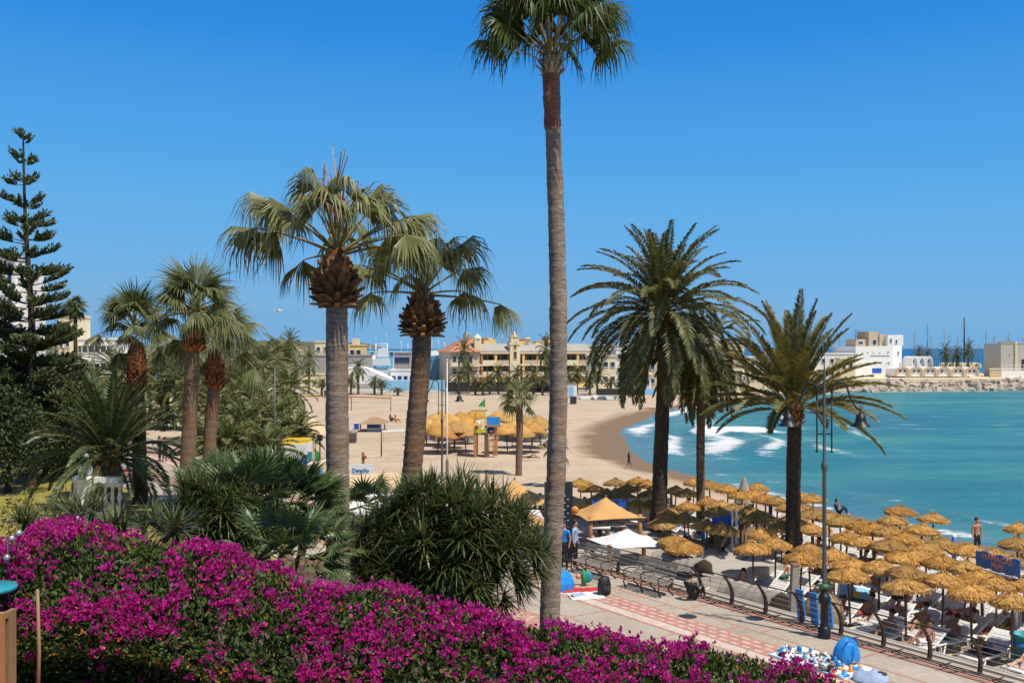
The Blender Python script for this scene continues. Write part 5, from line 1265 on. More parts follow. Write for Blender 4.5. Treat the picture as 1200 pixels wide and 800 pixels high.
# ---------------------------------------------------------------- straw parasols
def straw_proto(rng, i):
    r = thing('straw_parasol', 'x', 'parasol', (0, 0, 0), 0, 'straw parasols on the beach')
    mb = MB(); mb.tube([(0, 0, -.2), (0, 0, 1.95)], .035, 6); mb.build('pole', 'pole_wood', r)
    mb = MB(); R = .62
    prof = [(0, 2.08), (.05, 2.06), (.11, 2.01), (.3, 1.93), (.48, 1.845), (R, 1.755), (R-.02, 1.68), (R-.1, 1.70), (.3, 1.84), (0, 1.92)]
    n = 20; vs = []
    for q, (rr, z) in enumerate(prof):
        for j in range(n):
            a = 2*pi*j/n; jit = .10*noise.noise(V((cos(a)*3+i*9, sin(a)*3, q*1.3))); vs.append((cos(a)*rr*(1+jit), sin(a)*rr*(1+jit), z+jit*.8))
    mb.add(vs, [(q*n+j, q*n+(j+1) % n, (q+1)*n+(j+1) % n, (q+1)*n+j) for q in range(len(prof)-1) for j in range(n)])
    for q in range(640):                                # straw laid down the slope, ragged at the edge
        a = rng.uniform(0, 2*pi); t = sqrt(rng.random()); rr = t*R
        z = interp([(0, 2.08), (.11, 2.02), (.3, 1.94), (.48, 1.855), (R, 1.765)], rr)+.015
        o = V((cos(a), sin(a), 0)); s_ = V((-sin(a), cos(a), 0)); l = rng.uniform(.09, .18); w_ = rng.uniform(.010, .024)
        dn = (o*.86+V((0, 0, -.4+rng.uniform(-.05, .14)))+s_*rng.uniform(-.25, .25)).normalized()
        if rr > .53: dn = (o*.4+V((0, 0, -1))+s_*rng.uniform(-.2, .2)).normalized()
        p = o*rr+V((0, 0, z)); mb.add([p-s_*w_, p+s_*w_, p+dn*l+s_*w_*.6, p+dn*l-s_*w_*.5], [(0, 1, 2, 3)])
    for q in range(70):
        a = rng.uniform(0, 2*pi); o = V((cos(a), sin(a), 0)); s_ = V((-sin(a), cos(a), 0)); p = o*.04+V((0, 0, 2.03)); dn = (o*.5+V((0, 0, rng.uniform(-.5, .7)))).normalized(); mb.add([p-s_*.012, p+s_*.012, p+dn*.14], [(0, 1, 2)])
    mb.build('straw_canopy', 'straw', r); return r
UP = [straw_proto(random.Random(200+i), i) for i in range(4)]
ap = [(746, 557), (760, 562), (790, 567), (806, 572), (812, 558), (834, 563), (852, 567), (883, 573), (868, 575), (722, 573), (734, 577), (750, 583), (762, 586), (832, 580), (845, 584), (860, 588), (874, 590), (888, 596), (898, 600), (786, 593), (804, 600), (826, 607), (842, 611), (788, 624), (803, 631), (884, 633),
      (681, 559), (694, 565), (712, 571), (897, 577), (910, 582), (922, 587), (940, 589), (954, 594), (972, 599), (986, 601), (1008, 607), (1024, 611), (1056, 622), (950, 611), (908, 629), (950, 633), (978, 640), (1008, 625), (1038, 631), (1056, 643), (990, 620), (998, 650), (1029, 654), (1060, 661), (1041, 615), (1103, 628), (1133, 635), (1193, 628), (1168, 641), (1076, 641), (1105, 649), (1130, 654), (1189, 649), (1103, 667), (1139, 680), (1186, 693), (1152, 665), (1168, 673), (1216, 668), (1222, 640), (868, 600), (915, 610), (930, 602), (1085, 634), (1198, 672), (768, 577), (775, 605), (700, 580)]
pts = []
for x, y in ap:
    p = gd(x, y, 1.22); pts.append((p.x, p.y, rail_u(p), rail_t(p)))
rng = random.Random(311)                            # the close rows between them
TR = [(6.4, 45), (8.7, 47.5), (10.9, 39.7)]
for k in range(6000):
    t, u = rng.uniform(-6, 62), rng.uniform(3.0, 16); p = rail(t, u, 1.22); px = 600+p.x/p.y*F; py = HOR+(CZ-1.22)/p.y*F
    if not (690 < px < 1235 and 557 < py < 700) or (785 < px < 895 and py > 604) or (px < 790 and py > 596) or (1110 < px < 1185 and py < 668) or (955 < px < 1020 and py < 612): continue
    if shore_d(p.x, p.y) < 6.0 or min((p.x-a[0])**2+(p.y-a[1])**2 for a in pts) < 1.62**2 or min((p.x-a)**2+(p.y-c)**2 for a, c in TR) < 1: continue
    pts.append((p.x, p.y, u, t))
    if len(pts) >= 122: break
order = sorted(range(len(pts)), key=lambda i: pts[i][2])
nb = 5; rows = [order[i*len(order)//nb:(i+1)*len(order)//nb] for i in range(nb)]
RNM = ['row nearest the promenade', 'second row from the promenade', 'middle row', 'second row from the water', 'row nearest the water']
rng = random.Random(301); PAR = []
for ri, rw in enumerate(rows):
    rw.sort(key=lambda i: -pts[i][0])
    for j, i in enumerate(rw):
        x, y, u, t = pts[i]; lab = 'straw parasol, %s from the right in the %s' % (ORD[j], RNM[ri])
        z = sand_z(x, y); s_ = (.80+2.35-z-.04)/2.32 if False else 1
        proto = UP[i % 4]; loc = (x, y, 1.22-2.08)
        if proto.get('used'): o = dup(proto, loc, rng.uniform(0, 6.28), lab, 'straw parasols on the beach')
        else: proto['used'] = 1; o = proto; o.location = loc; o['label'] = lab
        o.scale = (rng.uniform(.9, 1.14),)*2+(rng.uniform(.97, 1.02),)
        o.rotation_euler = (rng.uniform(-.06, .06), rng.uniform(-.06, .06), rng.uniform(0, 6.28))
        PAR.append((x, y, z, ri, j, u, t))
for p in UP: del p['used']

# ---------------------------------------------------------------- loungers with sunbathers
def lounger_proto():
    r = thing('sun_lounger', 'x', 'sun lounger', (0, 0, 0), 0, 'white sun loungers under the parasols'); 
    prof = [(-.95, .30), (.25, .30), (.92, .72)]
    mb = MB()
    for sx_ in (-.3, .3):
        mb.tube([(sx_, a, b-.03) for a, b in [(-.98, .26), (-.95, .31), (.25, .31), (.6, .53), (.95, .74)]], .035, 6)
        mb.tube([(sx_, .25, .29), (sx_, .95, .29)], .03, 6)
    mb.tube([(-.3, .95, .29), (.3, .95, .29)], .03, 6); mb.tube([(-.3, -.97, .3), (.3, -.97, .3)], .03, 6); mb.build('frame', 'white_plastic', r)
    for yy in (-.7, .65):
        for sx_ in (-.29, .29):
            mb = MB(); mb.tube([(sx_, yy-.12, .3), (sx_, yy-.05, .02), (sx_, yy+.05, .02), (sx_, yy+.12, .3)], .028, 5); mb.build('leg', 'white_plastic', r)
    mb = MB(); q = 9
    for i in range(q):
        y = lerp(-.9, .2, i/(q-1)); mb.box((0, y, .315), (.56, .11, .025))
    mb.build('bed', 'white_plastic', r)
    mb = MB(); tl = Matrix.Rotation(.56, 3, 'X')
    for i in range(6): y = .32+.105*i; mb.box((0, y, .315+(y-.25)*.625), (.56, .1, .025), 0, 0, tl)
    mb.build('backrest', 'white_plastic', r); return r
LP = lounger_proto(); LP2 = []
def mat_thing(lp, col): pass
cols = ['navy', 'teal', 'red', 'white_cloth', 'bright_blue', 'orange', 'dark_green', 'light_blue_cloth', 'black', 'lime']
cname = {'navy': 'navy', 'teal': 'teal', 'red': 'red', 'white_cloth': 'white', 'bright_blue': 'blue', 'orange': 'orange', 'dark_green': 'green', 'light_blue_cloth': 'pale blue', 'black': 'black', 'lime': 'yellow'}
used = False; rng = random.Random(333); seen = set()
ANG = atan2(RD.y, RD.x)-pi/2
RS = ['front row', 'second row', 'middle row', 'fourth row', 'waterside row']
for (x, y, z, ri, j, u, t) in PAR:
    near = y < 58
    for sd in (-1, 1):
        if not near and sd < 0: continue
        if y > 80: continue
        a = ANG-pi/2+rng.uniform(-.15, .15)+.0; side = 'left' if sd < 0 else 'right'
        off = RD*(-sd*.62)+RN*rng.uniform(-.35, .1); p = V((x, y, 0))+off; p.z = sand_z(p.x, p.y)
        lab = 'white sun lounger, %s side under %s parasol from right, %s' % (side, ORD[j], RS[ri])
        if not used: LP.location = p; LP.rotation_euler = (0, 0, a); LP['label'] = lab; used = True
        else: dup(LP, p, a, lab)
        if rng.random() < (.62 if near else .45):
            c = rng.choice(cols); pose = rng.choice(['lie', 'recl', 'recl', 'recl']); sk = rng.choice(['skin', 'skin_tan', 'skin_tan', 'skin_pale'])
            me, hr = B[pose]
            pl = 'person in %s swimwear %s, %s lounger, %s parasol from right, %s' % (cname[c], 'lying' if pose == 'lie' else 'reclining', side, ORD[j], RS[ri])
            person(pl, me, hr, (p.x, p.y, p.z+.24), a, (sk, c, c), group='sunbathers on the loungers')
        elif rng.random() < .5:
            c = rng.choice(cols); mb = MB(); n = 8
            mb.add([V((sx_*.26, lerp(-.85, .22, i/n), .36+.012*noise.noise(V((i, sx_, j))))) for i in range(n+1) for sx_ in (-1, 1)]+[V((sx_*.3, lerp(-.85, .22, i/n), .333)) for i in range(n+1) for sx_ in (-1, 1)], [(2*i, 2*i+1, 2*i+3, 2*i+2) for i in range(n)]+[(2*i, 2*i+2, 2*(n+1)+2*i+2, 2*(n+1)+2*i) for i in range(n)]+[(2*i+1, 2*(n+1)+2*i+1, 2*(n+1)+2*i+3, 2*i+3) for i in range(n)])
            o = mb.build('beach_towel', c, None, p); o.rotation_euler = (0, 0, a); tag(o, '%s towel on the %s lounger, %s parasol from right, %s' % (cname[c], side, ORD[j], RS[ri]), 'towel', 'towels on the loungers')
# ---------------------------------------------------------------- single figures
p = gd(1145, 654, -1.25)
man = person('bare-chested man in black shorts standing at the water edge beyond the parasols', *B['stand'], (p.x, p.y, sand_z(p.x, p.y)), .3, ('skin', 'black', 'black'))
p = gd(737, 550, -1.3); w_ = person('small figure in dark clothes walking along the wet sand in the bay', figure(paint=st_paint(.3, 1.0, .9), name='body', k=.72, **WALK), hair_mesh((0, .01, 1.63), (0, .3, 1), .72), (p.x, p.y, sand_z(p.x, p.y)), 2.2, ('skin_tan', 'navy', 'navy'))
p = gd(674, 665, 0); person('person in pale blue shirt and dark trousers standing beside the dark totem sign', *B['dressed'], p, 1.2, ('skin', 'black', 'light_blue_cloth'))
p = gd(661, 667, 0); person('person in bright blue shirt standing half behind the tallest palm trunk', *B['dressed'], p, -.6, ('skin', 'black', 'bright_blue'))
p = rail(9.35, -.55); person('person in black sitting on the ground against the railing with knees up', *B['sit'], p, 2.3, ('skin', 'black', 'dark_cloth'))
p = gd(982, 602, -1.3); person('person in dark clothes sitting up at the water edge above the parasols', *B['sit'], (p.x, p.y, sand_z(p.x, p.y)+.0), 1.2, ('skin_pale', 'navy', 'navy'))
p = gd(619, 537, SAND); person('person lying on the sand beside the slim lone palm', *B['lie'], (p.x, p.y, p.z), 1.4, ('skin_tan', 'black', 'black'))
for i, (x, y, c) in enumerate(((458, 494, 'black'), (464, 495, 'orange'))):
    p = gd(x, y, SAND); person('tiny person in %s sitting on the far sand right of the blue stall' % cname[c], *B['sit'], p, 1.0+i, ('skin_tan', c, c))
p = gd(381, 467, SAND); person('tiny figure in black standing before the far left buildings', *B['dressed'], p, 0, ('skin', 'black', 'black'))
# ---------------------------------------------------------------- beach bar on its deck
mb = MB(); q = [rail(11.5, .76), rail(11.5, 6.2), rail(31, 8.5), rail(31, .76)]
mb.slab([(p.x, p.y) for p in q], -2.4, -.02); struct('bar_terrace', mb, 'concrete')
def sail(label, c, w, d, ztop, zeave, mat='tan_cloth', rz=0, z0=-.02, posts=True, group=None, name='shade_canopy'):
    "tensioned square canopy: a peak with sagging sides"
    r = thing(name, label, 'canopy', (c[0], c[1], z0), rz, group); n = 10; mb = MB(); vs = []
    for j in range(n+1):
        for i in range(n+1):
            u, v = 2*i/n-1, 2*j/n-1; rr = max(abs(u), abs(v)); e = .30*(rr**2)*(1-min(abs(u), abs(v))/max(rr, 1e-6))
            k = 1-(e*.35 if rr > 0 else 0); h = (1-rr)**1.55
            vs.append(V((u*w/2*k, v*d/2*k, zeave+(ztop-zeave)*h)))
    m_ = len(vs); vs2 = [p-V((0, 0, .02)) for p in vs]; W = n+1
    fs = [(j*W+i, j*W+i+1, (j+1)*W+i+1, (j+1)*W+i) for j in range(n) for i in range(n)]
    mb.add(vs+vs2, fs+[tuple(m_+a for a in f[::-1]) for f in fs], 0, True)
    mb.build('canopy_cloth', mat, r)
    if posts:
        for a in (-1, 1):
            for b_ in (-1, 1): m2 = MB(); m2.tube([(a*w*.42, b_*d*.42, 0), (a*w*.42, b_*d*.42, zeave+.12)], .09, 8); m2.build('post', 'orange_wood', r)
        m2 = MB(); m2.tube([(0, 0, zeave), (0, 0, ztop+.08)], .04, 6); m2.build('peak_pole', 'pole_wood', r)
    return r
d = 42; sail('pointed tan shade canopy on orange posts right of the dark totem sign', at(710, 0, d), 2.55, 2.4, at(0, 581, d).z, at(0, 602, d).z, rz=.3)
d = 47; sail('pointed tan shade canopy left of the tallest palm trunk, right one of two', at(603, 0, d), 3.6, 3.2, at(0, 561, d).z, at(0, 586, d).z, rz=.2)
d = 51; sail('pointed tan shade canopy left of the tallest palm trunk, farther left', at(578, 0, d), 3.4, 3.2, at(0, 566, d).z, at(0, 582, d).z, rz=-.1)
d = 43; sail('lower tan canopy just left of the dark totem sign, over the bar counter', at(618, 0, d), 3.0, 2.4, at(0, 600, d).z, at(0, 613, d).z, rz=.1)
d = 50; sail('flat tan canopy behind the dark totem sign and trunk', at(668, 0, d), 3.2, 3, at(0, 579, d).z, at(0, 590, d).z, rz=.35)
for i, (px, yt, ye, d) in enumerate(((487, 562, 577, 56), (520, 563, 576, 58), (548, 558, 573, 60))):
    sail('pale tan tensioned awning behind the yucca bush, %s from the left' % ORD[i], at(px, 0, d), 3.0, 3, at(0, yt, d).z-SAND, at(0, ye, d).z-SAND, 'pale_tan_cloth', .3*i, SAND, group='pale awnings of the beach bar')
    r = thing('mooring_post', 'short dark post beside the pale tan awnings, %s from the left' % ORD[i], 'post', (at(px+22, 0, d-1).x, d-1, SAND)); m2 = MB(); m2.tube([(0, 0, 0), (0, 0, at(0, yt-8, d).z-SAND)], [.09, .08], 8); m2.build('post', 'pole_wood', r); m2 = MB(); m2.lathe([(.1, 0), (.11, .06), (0, .1)], 10, (0, 0, at(0, yt-8, d).z-SAND)); m2.build('post_cap', 'iron', r)
d = 44; r = thing('bar_roof', 'flat white bar awning with grey edge left of the tallest palm trunk', 'awning', (at(600, 0, d).x, d, -.02), .06)
z1 = at(0, 604, d).z+.02; part('white_roof', 'white_cloth', r, (-1.7, -1, z1-.06, 1.3, 1.6, z1)); part('grey_edge', 'grey', r, (-1.75, -1.06, z1-.25, 1.35, -1.003, z1+.02)); part('post', 'white_paint', r, (-1.6, -.9, 0, -1.52, -.82, z1-.07)); part('post', 'white_paint', r, (1.1, -.9, 0, 1.18, -.82, z1-.07)); part('post', 'white_paint', r, (1.1, 1.4, 0, 1.18, 1.48, z1-.07))
r = thing('bar_counter', 'wooden slatted bar counter under the tan canopies left of the trunk', 'bar counter', (at(628, 0, 46).x, 46, -.02), .1)
part('top', 'orange_wood', r, (-1.3, -.4, .72, 1.2, .4, .79)); part('front', 'wood', r, (-1.25, -.3, .0, 1.15, -.24, .24))
for i in range(9): part('baluster', 'orange_wood', r, (-1.25+i*.29, -.36, .33, -1.17+i*.29, -.28, .72))
part('rail', 'orange_wood', r, (-1.3, -.38, .25, 1.2, -.26, .328))
r = thing('arched_hut', 'small tan hut with a dark arched door left of the tallest trunk', 'hut', (at(627, 0, 39.5).x, 39.5, -.02), .1); r.scale = (.62, .62, .62)
mb = MB(); mb.prism([(-.9, 0), (-.35, 0), (-.35, 1.2), (-.25, 1.45), (0, 1.58), (.25, 1.45), (.35, 1.2), (.35, 0), (.6, 0), (.6, 1.95), (-.9, 1.95)], 0, .12); mb.build('wall', 'tan_wall', r); part('door', 'wood', r, (-.34, .06, 0, .34, .1, 1.5)); part('side_wall', 'tan_wall', r, (-.9, .123, 0, -.8, 1.4, 1.95), (.5, .123, 0, .6, 1.4, 1.95))
mb = MB(); mb.add([(-1.1, -.2, 1.953), (.8, -.2, 1.953), (.8, 1.6, 1.953), (-1.1, 1.6, 1.953), (-.15, .7, 2.6)], [(0, 1, 4), (1, 2, 4), (2, 3, 4), (3, 0, 4), (3, 2, 1, 0)]); mb.build('roof', 'tan_cloth', r)
# white tent roofs behind the thick palm
for i, (px, y, d, w_, lab) in enumerate(((452, 577, 47, 2.2, 'flat white awning roof with tan top behind the leaning palm, upper one'), (470, 592, 43, 2.6, 'flat white awning roof behind the leaning palm, lower one'), (425, 590, 45, 2.0, 'flat white awning roof beside the thick-trunked palm'))):
    r = thing('white_awning', lab, 'awning', (at(px, 0, d).x, d, SAND), .2+.1*i); z1 = at(0, y, d).z-SAND
    mb = MB(); mb.add([(-w_, -1, z1), (w_*.8, -1, z1), (w_*.8, 2, z1+.25), (-w_, 2, z1+.25), (-w_, -1, z1-.22), (w_*.8, -1, z1-.22), (w_*.8, 2, z1+.2), (-w_, 2, z1+.2)], [(0, 1, 2, 3), (7, 6, 5, 4), (0, 4, 5, 1), (1, 5, 6, 2), (2, 6, 7, 3), (3, 7, 4, 0)]); mb.build('awning_roof', 'white_cloth', r)
    if i == 0: m2 = MB(); m2.add([(-w_+.1, -.6, z1+.1), (w_*.7, -.6, z1+.1), (w_*.3, 1.9, z1+.7), (-w_+.1, 1.9, z1+.6)], [(0, 1, 2, 3)]); m2.build('tan_cover', 'pale_tan_cloth', r)
    for a in (-w_+.1, w_*.7): part('post', 'white_paint', r, (a, -.9, 0, a+.08, -.82, z1-.23))
d = 38.5; sail('white square parasol in front of the orange canopy posts', at(735, 0, d), 2.5, 2.3, at(0, 618, d).z, at(0, 634, d).z, 'white_cloth', .25, name='white_parasol')
r = thing('reed_partition', 'pale horizontal-slatted screen behind the right tan canopy', 'screen', (at(735, 0, 47).x, 47, -.02), .05); part('slats', 'cream_wall', r, *[(-1.5, 0, .2+.16*i, 2.0, .05, .34+.16*i) for i in range(6)]); part('frame', 'orange_wood', r, (-1.6, -.02, 0, -1.501, .08, 1.3), (2.001, -.02, 0, 2.1, .08, 1.3))
r = thing('blue_hanging_cloth', 'blue cloth hung over a rack under the right tan canopy', 'cloth', (at(715, 0, 43).x, 43.4, -.02)); mb = MB(); n = 8
mb.add([(lerp(-.75, .75, i/n), .06*sin(i*1.9), z+.07*sin(i*1.3)*(z < 1.3)) for i in range(n+1) for z in (1.15, 1.62)]+[(lerp(-.75, .75, i/n), .06*sin(i*1.9)+.03, z+.07*sin(i*1.3)*(z < 1.3)) for i in range(n+1) for z in (1.15, 1.62)], [(2*i, 2*i+2, 2*i+3, 2*i+1) for i in range(n)]+[(18+2*i, 18+2*i+1, 18+2*i+3, 18+2*i+2) for i in range(n)]+[(2*i+1, 2*i+3, 18+2*i+3, 18+2*i+1) for i in range(n)]); mb.build('cloth', 'blue', r); part('rack', 'iron', r, (-.8, 0, 0, -.76, .04, 1.7), (.76, 0, 0, .8, .04, 1.7), (-.8, 0, 1.64, .8, .04, 1.68))
for i, px in enumerate((703, 722, 741)):
    r = thing('bar_table', 'pale bar table with thin legs under the right tan canopy, %s from the left' % ORD[i], 'table', (at(px, 0, 41).x, 41+.5*i, -.02)); part('top', 'white_wall', r, (-.4, -.35, .86, .4, .35, .9))
    for a in (-.34, .34):
        for b_ in (-.3, .3): part('leg', 'wood', r, (a-.025, b_-.025, 0, a+.025, b_+.025, .858))
# dark totem behind the tallest trunk
d = 38.2; p0 = at(655, 0, d); r = thing('information_totem', 'tall dark slate-blue sign column with small white dots, behind the tallest palm trunk', 'sign', (p0.x, d, 0), .12); h = at(0, 565, d).z
part('panel', 'navy', r, (-.52, 0, 0, .52, .22, h)); 
mb = MB(); rg = random.Random(5)
for i in range(12): z = h-.5-.13*i; x = .22+.12*(i % 2); mb.box((x, -.006, z), (.05, .01, .03))
mb.build('white_marks', 'white_paint', r)
r = thing('hanging_ball', 'small orange ball fixed at the right edge of the dark totem sign', 'ornament', (at(674, 0, 37.8).x, 37.9, 0)); mb = MB(); mb.ball((0, 0, 2.02), .15, 0, 10, (1, .6, 1)); mb.build('orange_ball', 'orange', r); part('bracket', 'iron', r, (-.3, .05, 1.98, 0, .09, 2.02))  # orange ornament on a bracket; not a lamp

# ---------------------------------------------------------------- promenade furniture
def bench(label, t, u, l=2.2):
    p = rail(t, u); r = thing('curved_bench', label, 'bench', (p.x, p.y, .006), atan2(RD.y, RD.x)); y = 0
    prof = [(.32, .42), (.10, .40), (-.14, .44), (-.30, .62), (-.40, .86), (-.44, .98)]
    for x in (-l/2, 0, l/2):
        mb = MB(); mb.tube([(x, b_, z-.03) for b_, z in prof], .022, 6); mb.tube([(x, .30, .40), (x, .36, .2), (x, .26, 0)], .025, 6); mb.tube([(x, -.14, .40), (x, -.08, .2), (x, -.30, 0)], .025, 6); mb.tube([(x, .34, .42), (x, .36, .6), (x, .12, .66), (x, -.2, .62)], .02, 6); mb.build('iron_side', 'rail_brown', r)
    mb = MB()
    for (a, b_), (c, e) in zip(prof, prof[1:]):
        for f in (.2, .7):
            yy, zz_ = lerp(a, c, f), lerp(b_, e, f); mb.box((0, yy, zz_), (l+.2, .075, .03), 0, 0, Matrix.Rotation(atan2(e-b_, c-a), 3, 'X'))
    mb.build('slatted_seat', 'grey_wood', r); return r
bench('grey slatted bench with curved iron sides, beside the sitting person in black', 11.0, -.9, 1.7)
bench('grey slatted bench with curved iron sides, nearest the totem sign', 13.9, -.9, 1.7)
def beach_tent(label, c, w, l, h, rz, mat='grey_cloth', blue=True):
    r = thing('canvas_shelter', label, 'tent', c, rz); mb = MB(); n, k = 10, 9; vs = []
    for i in range(k+1):
        x = lerp(-l/2, l/2, i/k)
        for j in range(n+1):
            a = pi*j/n*.82+.1; hh = h*(1-.10*(1-abs(2*i/k-1)**2)*0+.05*sin(i*2.1)); vs.append((x+.05*sin(j*1.7+i), -w/2*cos(a), hh*sin(a)))
    W = n+1; fs = [(i*W+j, i*W+j+1, (i+1)*W+j+1, (i+1)*W+j) for i in range(k) for j in range(n)]; mb.add(vs, fs, 0, False); mb.build('canvas', mat, r)
    m2 = MB()
    for i in (0, 3, 6, 9): m2.tube([vs[i*W+j] for j in range(W)], .03, 5)
    m2.build('hoops', 'grey_wood', r)
    if blue: part('blue_panel', 'bright_blue', r, (-l*.42, -w*.52, .02, l*.3, -w*.5, .16)); part('sky_blue_panel', 'sky_blue', r, (.0, -w*.53, .35, .4, -w*.51, .75))
    return r
q = rail(8.5, 1.3); beach_tent('grey canvas shelter on hoops with a blue edge, behind the railing near the bench', (q.x, q.y, -.45), 1.2, 2.2, .85, atan2(RD.y, RD.x))
mb_ = None
q = rail(12.3, 1.7); beach_tent('low grey-beige canvas shelter beneath the white parasol', (q.x, q.y, -.02), 1.3, 2.0, .72, atan2(RD.y, RD.x)+.1, 'grey_cloth', False)
q = rail(6.6, .95); r = thing('leaning_grey_post', 'thick weathered grey wooden post just behind the railing', 'post', (q.x, q.y, SAND), .4); r.rotation_euler = (0, .06, .4); part('post', 'grey_wood', r, (-.13, -.06, 0, .13, .06, 2.2)); part('cap', 'wood', r, (-.15, -.08, 2.203, .15, .08, 2.26))
q = rail(6.2, 1.9); r = thing('wicker_basket', 'round brown ribbed wicker basket beside the leaning grey post', 'basket', (q.x, q.y, SAND-.15)); mb = MB(); mb.lathe([(.25, .2), (.52, .45), (.62, .8), (.55, 1.15), (.3, 1.4), (0, 1.45)]+[], 18); mb.build('wicker', 'reed', r)
for i in range(9):
    a = 2*pi*i/9; mb = MB(); mb.tube([(.26*cos(a), .26*sin(a), .2), (.54*cos(a), .54*sin(a), .45), (.64*cos(a), .64*sin(a), .8), (.57*cos(a), .57*sin(a), 1.15), (.3*cos(a), .3*sin(a), 1.42)], .02, 5); mb.build('rib', 'wood', r)
# reed wind breaks
for i, (x0, y0, x1, y1, lab) in enumerate(((772, 650, 850, 668, 'long tan reed windbreak on the sand right behind the large date palm trunk'), (835, 652, 905, 640, 'tan reed windbreak behind the two white masts'))):
    a, b_ = gd(x0, y0, SAND), gd(x1, y1, SAND); r = thing('reed_windbreak', lab, 'windbreak', a, atan2(b_.y-a.y, b_.x-a.x)); L_ = (b_-a).length; mb = MB(); n = 16
    vs = [(L_*k/n, .12*sin(k*1.1), z) for k in range(n+1) for z in (0, .95+.08*sin(k*.8))]; vs += [(x, y+.05, z) for x, y, z in vs]; o_ = 2*(n+1)
    mb.add(vs, [(2*k, 2*k+2, 2*k+3, 2*k+1) for k in range(n)]+[(o_+2*k, o_+2*k+1, o_+2*k+3, o_+2*k+2) for k in range(n)]+[(2*k+1, 2*k+3, o_+2*k+3, o_+2*k+1) for k in range(n)]); mb.build('reed_mat', 'reed', r)
    for k in range(0, n+1, 4): m2 = MB(); m2.tube([(L_*k/n, -.06, 0), (L_*k/n, -.06, 1.15)], .03, 6); m2.build('stake', 'pole_wood', r)
# two masts with a blue flag
for i, (x, c, lab) in enumerate(((858, 'white_paint', 'left, white one of two thin masts on the sand, with a blue flag'), (863, 'rail_red', 'right, reddish-white one of two thin masts on the sand'))):
    p = gd(x, 668, SAND); r = thing('beach_mast', lab, 'mast', p); h = at(0, 598, p.y).z-SAND; mb = MB(); mb.tube([(0, 0, 0), (0, 0, h*.45)], .05, 7); mb.build('lower_pole', c, r); mb = MB(); mb.tube([(0, 0, h*.452), (0, 0, h)], .045, 7); mb.build('upper_pole', 'white_paint', r)
    if i == 0:
        mb = MB(); n = 6; mb.add([(-.75*k/n-.04, .06*sin(k*1.3), z-.12*k/n*(z > h*.85)) for k in range(n+1) for z in (h*.76, h*.93)]+[(-.75*k/n-.04, .06*sin(k*1.3)+.01, z-.12*k/n*(z > h*.85)) for k in range(n+1) for z in (h*.76, h*.93)], [(2*k, 2*k+2, 2*k+3, 2*k+1) for k in range(n)]+[(14+2*k, 14+2*k+1, 14+2*k+3, 14+2*k+2) for k in range(n)]); mb.build('flag', 'blue', r)
# blue boards hanging at the railing
for i, px in enumerate((922, 935, 948)):
    p = gd(px, 709, 0); tt = rail_t(p); q = rail(5.75-.5*i, .5); r = thing('blue_board', 'tall blue board at the railing under the golden palm, %s of three from left' % ORD[i], 'board', (q.x, q.y, SAND), atan2(RD.y, RD.x)+pi, 'blue boards at the railing')
    r.rotation_euler = (.12, 0, atan2(RD.y, RD.x)+pi); part('board', 'bright_blue', r, (-.13, -.03, .85, .13, .03, 1.75)); part('foot', 'grey_wood', r, (-.1, -.025, 0, .1, .025, .848))
# picture board on the sand
p = gd(1000, 722, SAND); r = thing('picture_board', 'tilted white-framed board with a yellow and blue picture, behind the railing', 'sign', (p.x, p.y, SAND+.45), -.35); r.rotation_euler = (-.95, .12, -.35)
part('frame', 'white_paint', r, (-.55, -.02, 0, .55, .03, .75)); part('picture', 'sky_blue', r, (-.47, -.03, .07, .47, -.022, .68)); mb = MB(); mb.lathe([(0, 0), (.14, 0)], 14); o = mb.build('yellow_spot', 'yellow', r, (.05, -.034, .36)); o.rotation_euler = (pi/2, 0, 0); part('green_band', 'dark_green', r, (-.47, -.04, .07, .47, -.032, .2))
part('leg', 'grey_wood', r, (-.5, .03, -.4, -.44, .08, .1)); part('leg', 'grey_wood', r, (.44, .03, -.4, .5, .08, .1))
# HAMACAS PEPE sign
a, b_ = gd(1152, 765, SAND), gd(1191, 785, SAND); a = V((at(1152, 0, 32.2).x, 32.2, SAND)); b_ = V((at(1191, 0, 30.9).x, 30.9, SAND)); c = (a+b_)/2; w_ = (b_-a).length
r = thing('beach_sign', 'wavy-edged blue sign with orange lettering on two white posts', 'sign', (c.x, c.y, SAND), atan2(b_.y-a.y, b_.x-a.x)); zt = at(0, 650, c.y).z-SAND
for x in (-w_/2, w_/2): mb = MB(); mb.tube([(x, 0, -.1), (x, 0, zt-.1)], .04, 8); mb.build('post', 'white_paint', r)
mb = MB(); n = 14; W_ = w_/2+.22; H_ = .50; mb.prism([(lerp(-W_, W_, i/n), zt-H_+.03*sin(i*1.7)) for i in range(n+1)]+[(lerp(W_, -W_, i/n), zt+.035*sin(i*1.3)) for i in range(n+1)], -.08, -.045); mb.build('board', 'sign_blue', r)
lettering('HAMACAS', .25, 'sign_orange', r, (0, -.09, zt-.13), (pi/2, 0, 0), sx=1.05); lettering('PEPE', .25, 'sign_orange', r, (0.02, -.09, zt-.36), (pi/2, 0, 0), sx=1.05)
part('crossbar', 'white_paint', r, (-w_/2, -.02, zt-.62, w_/2, .02, zt-.56))
p = gd(1198, 776, SAND); r = thing('teal_bin', 'teal plastic bin beside the right post of the beach sign', 'bin', p); mb = MB(); mb.lathe([(.0, 0), (.26, 0), (.3, .75), (.33, .76), (.33, .82), (.27, .82), (.25, .1), (0, .1)], 16); mb.build('bin_body', 'teal', r); mb = MB(); mb.lathe([(.305, .5), (.31, .56), (.3, .6)], 16); mb.build('band', 'bright_blue', r)
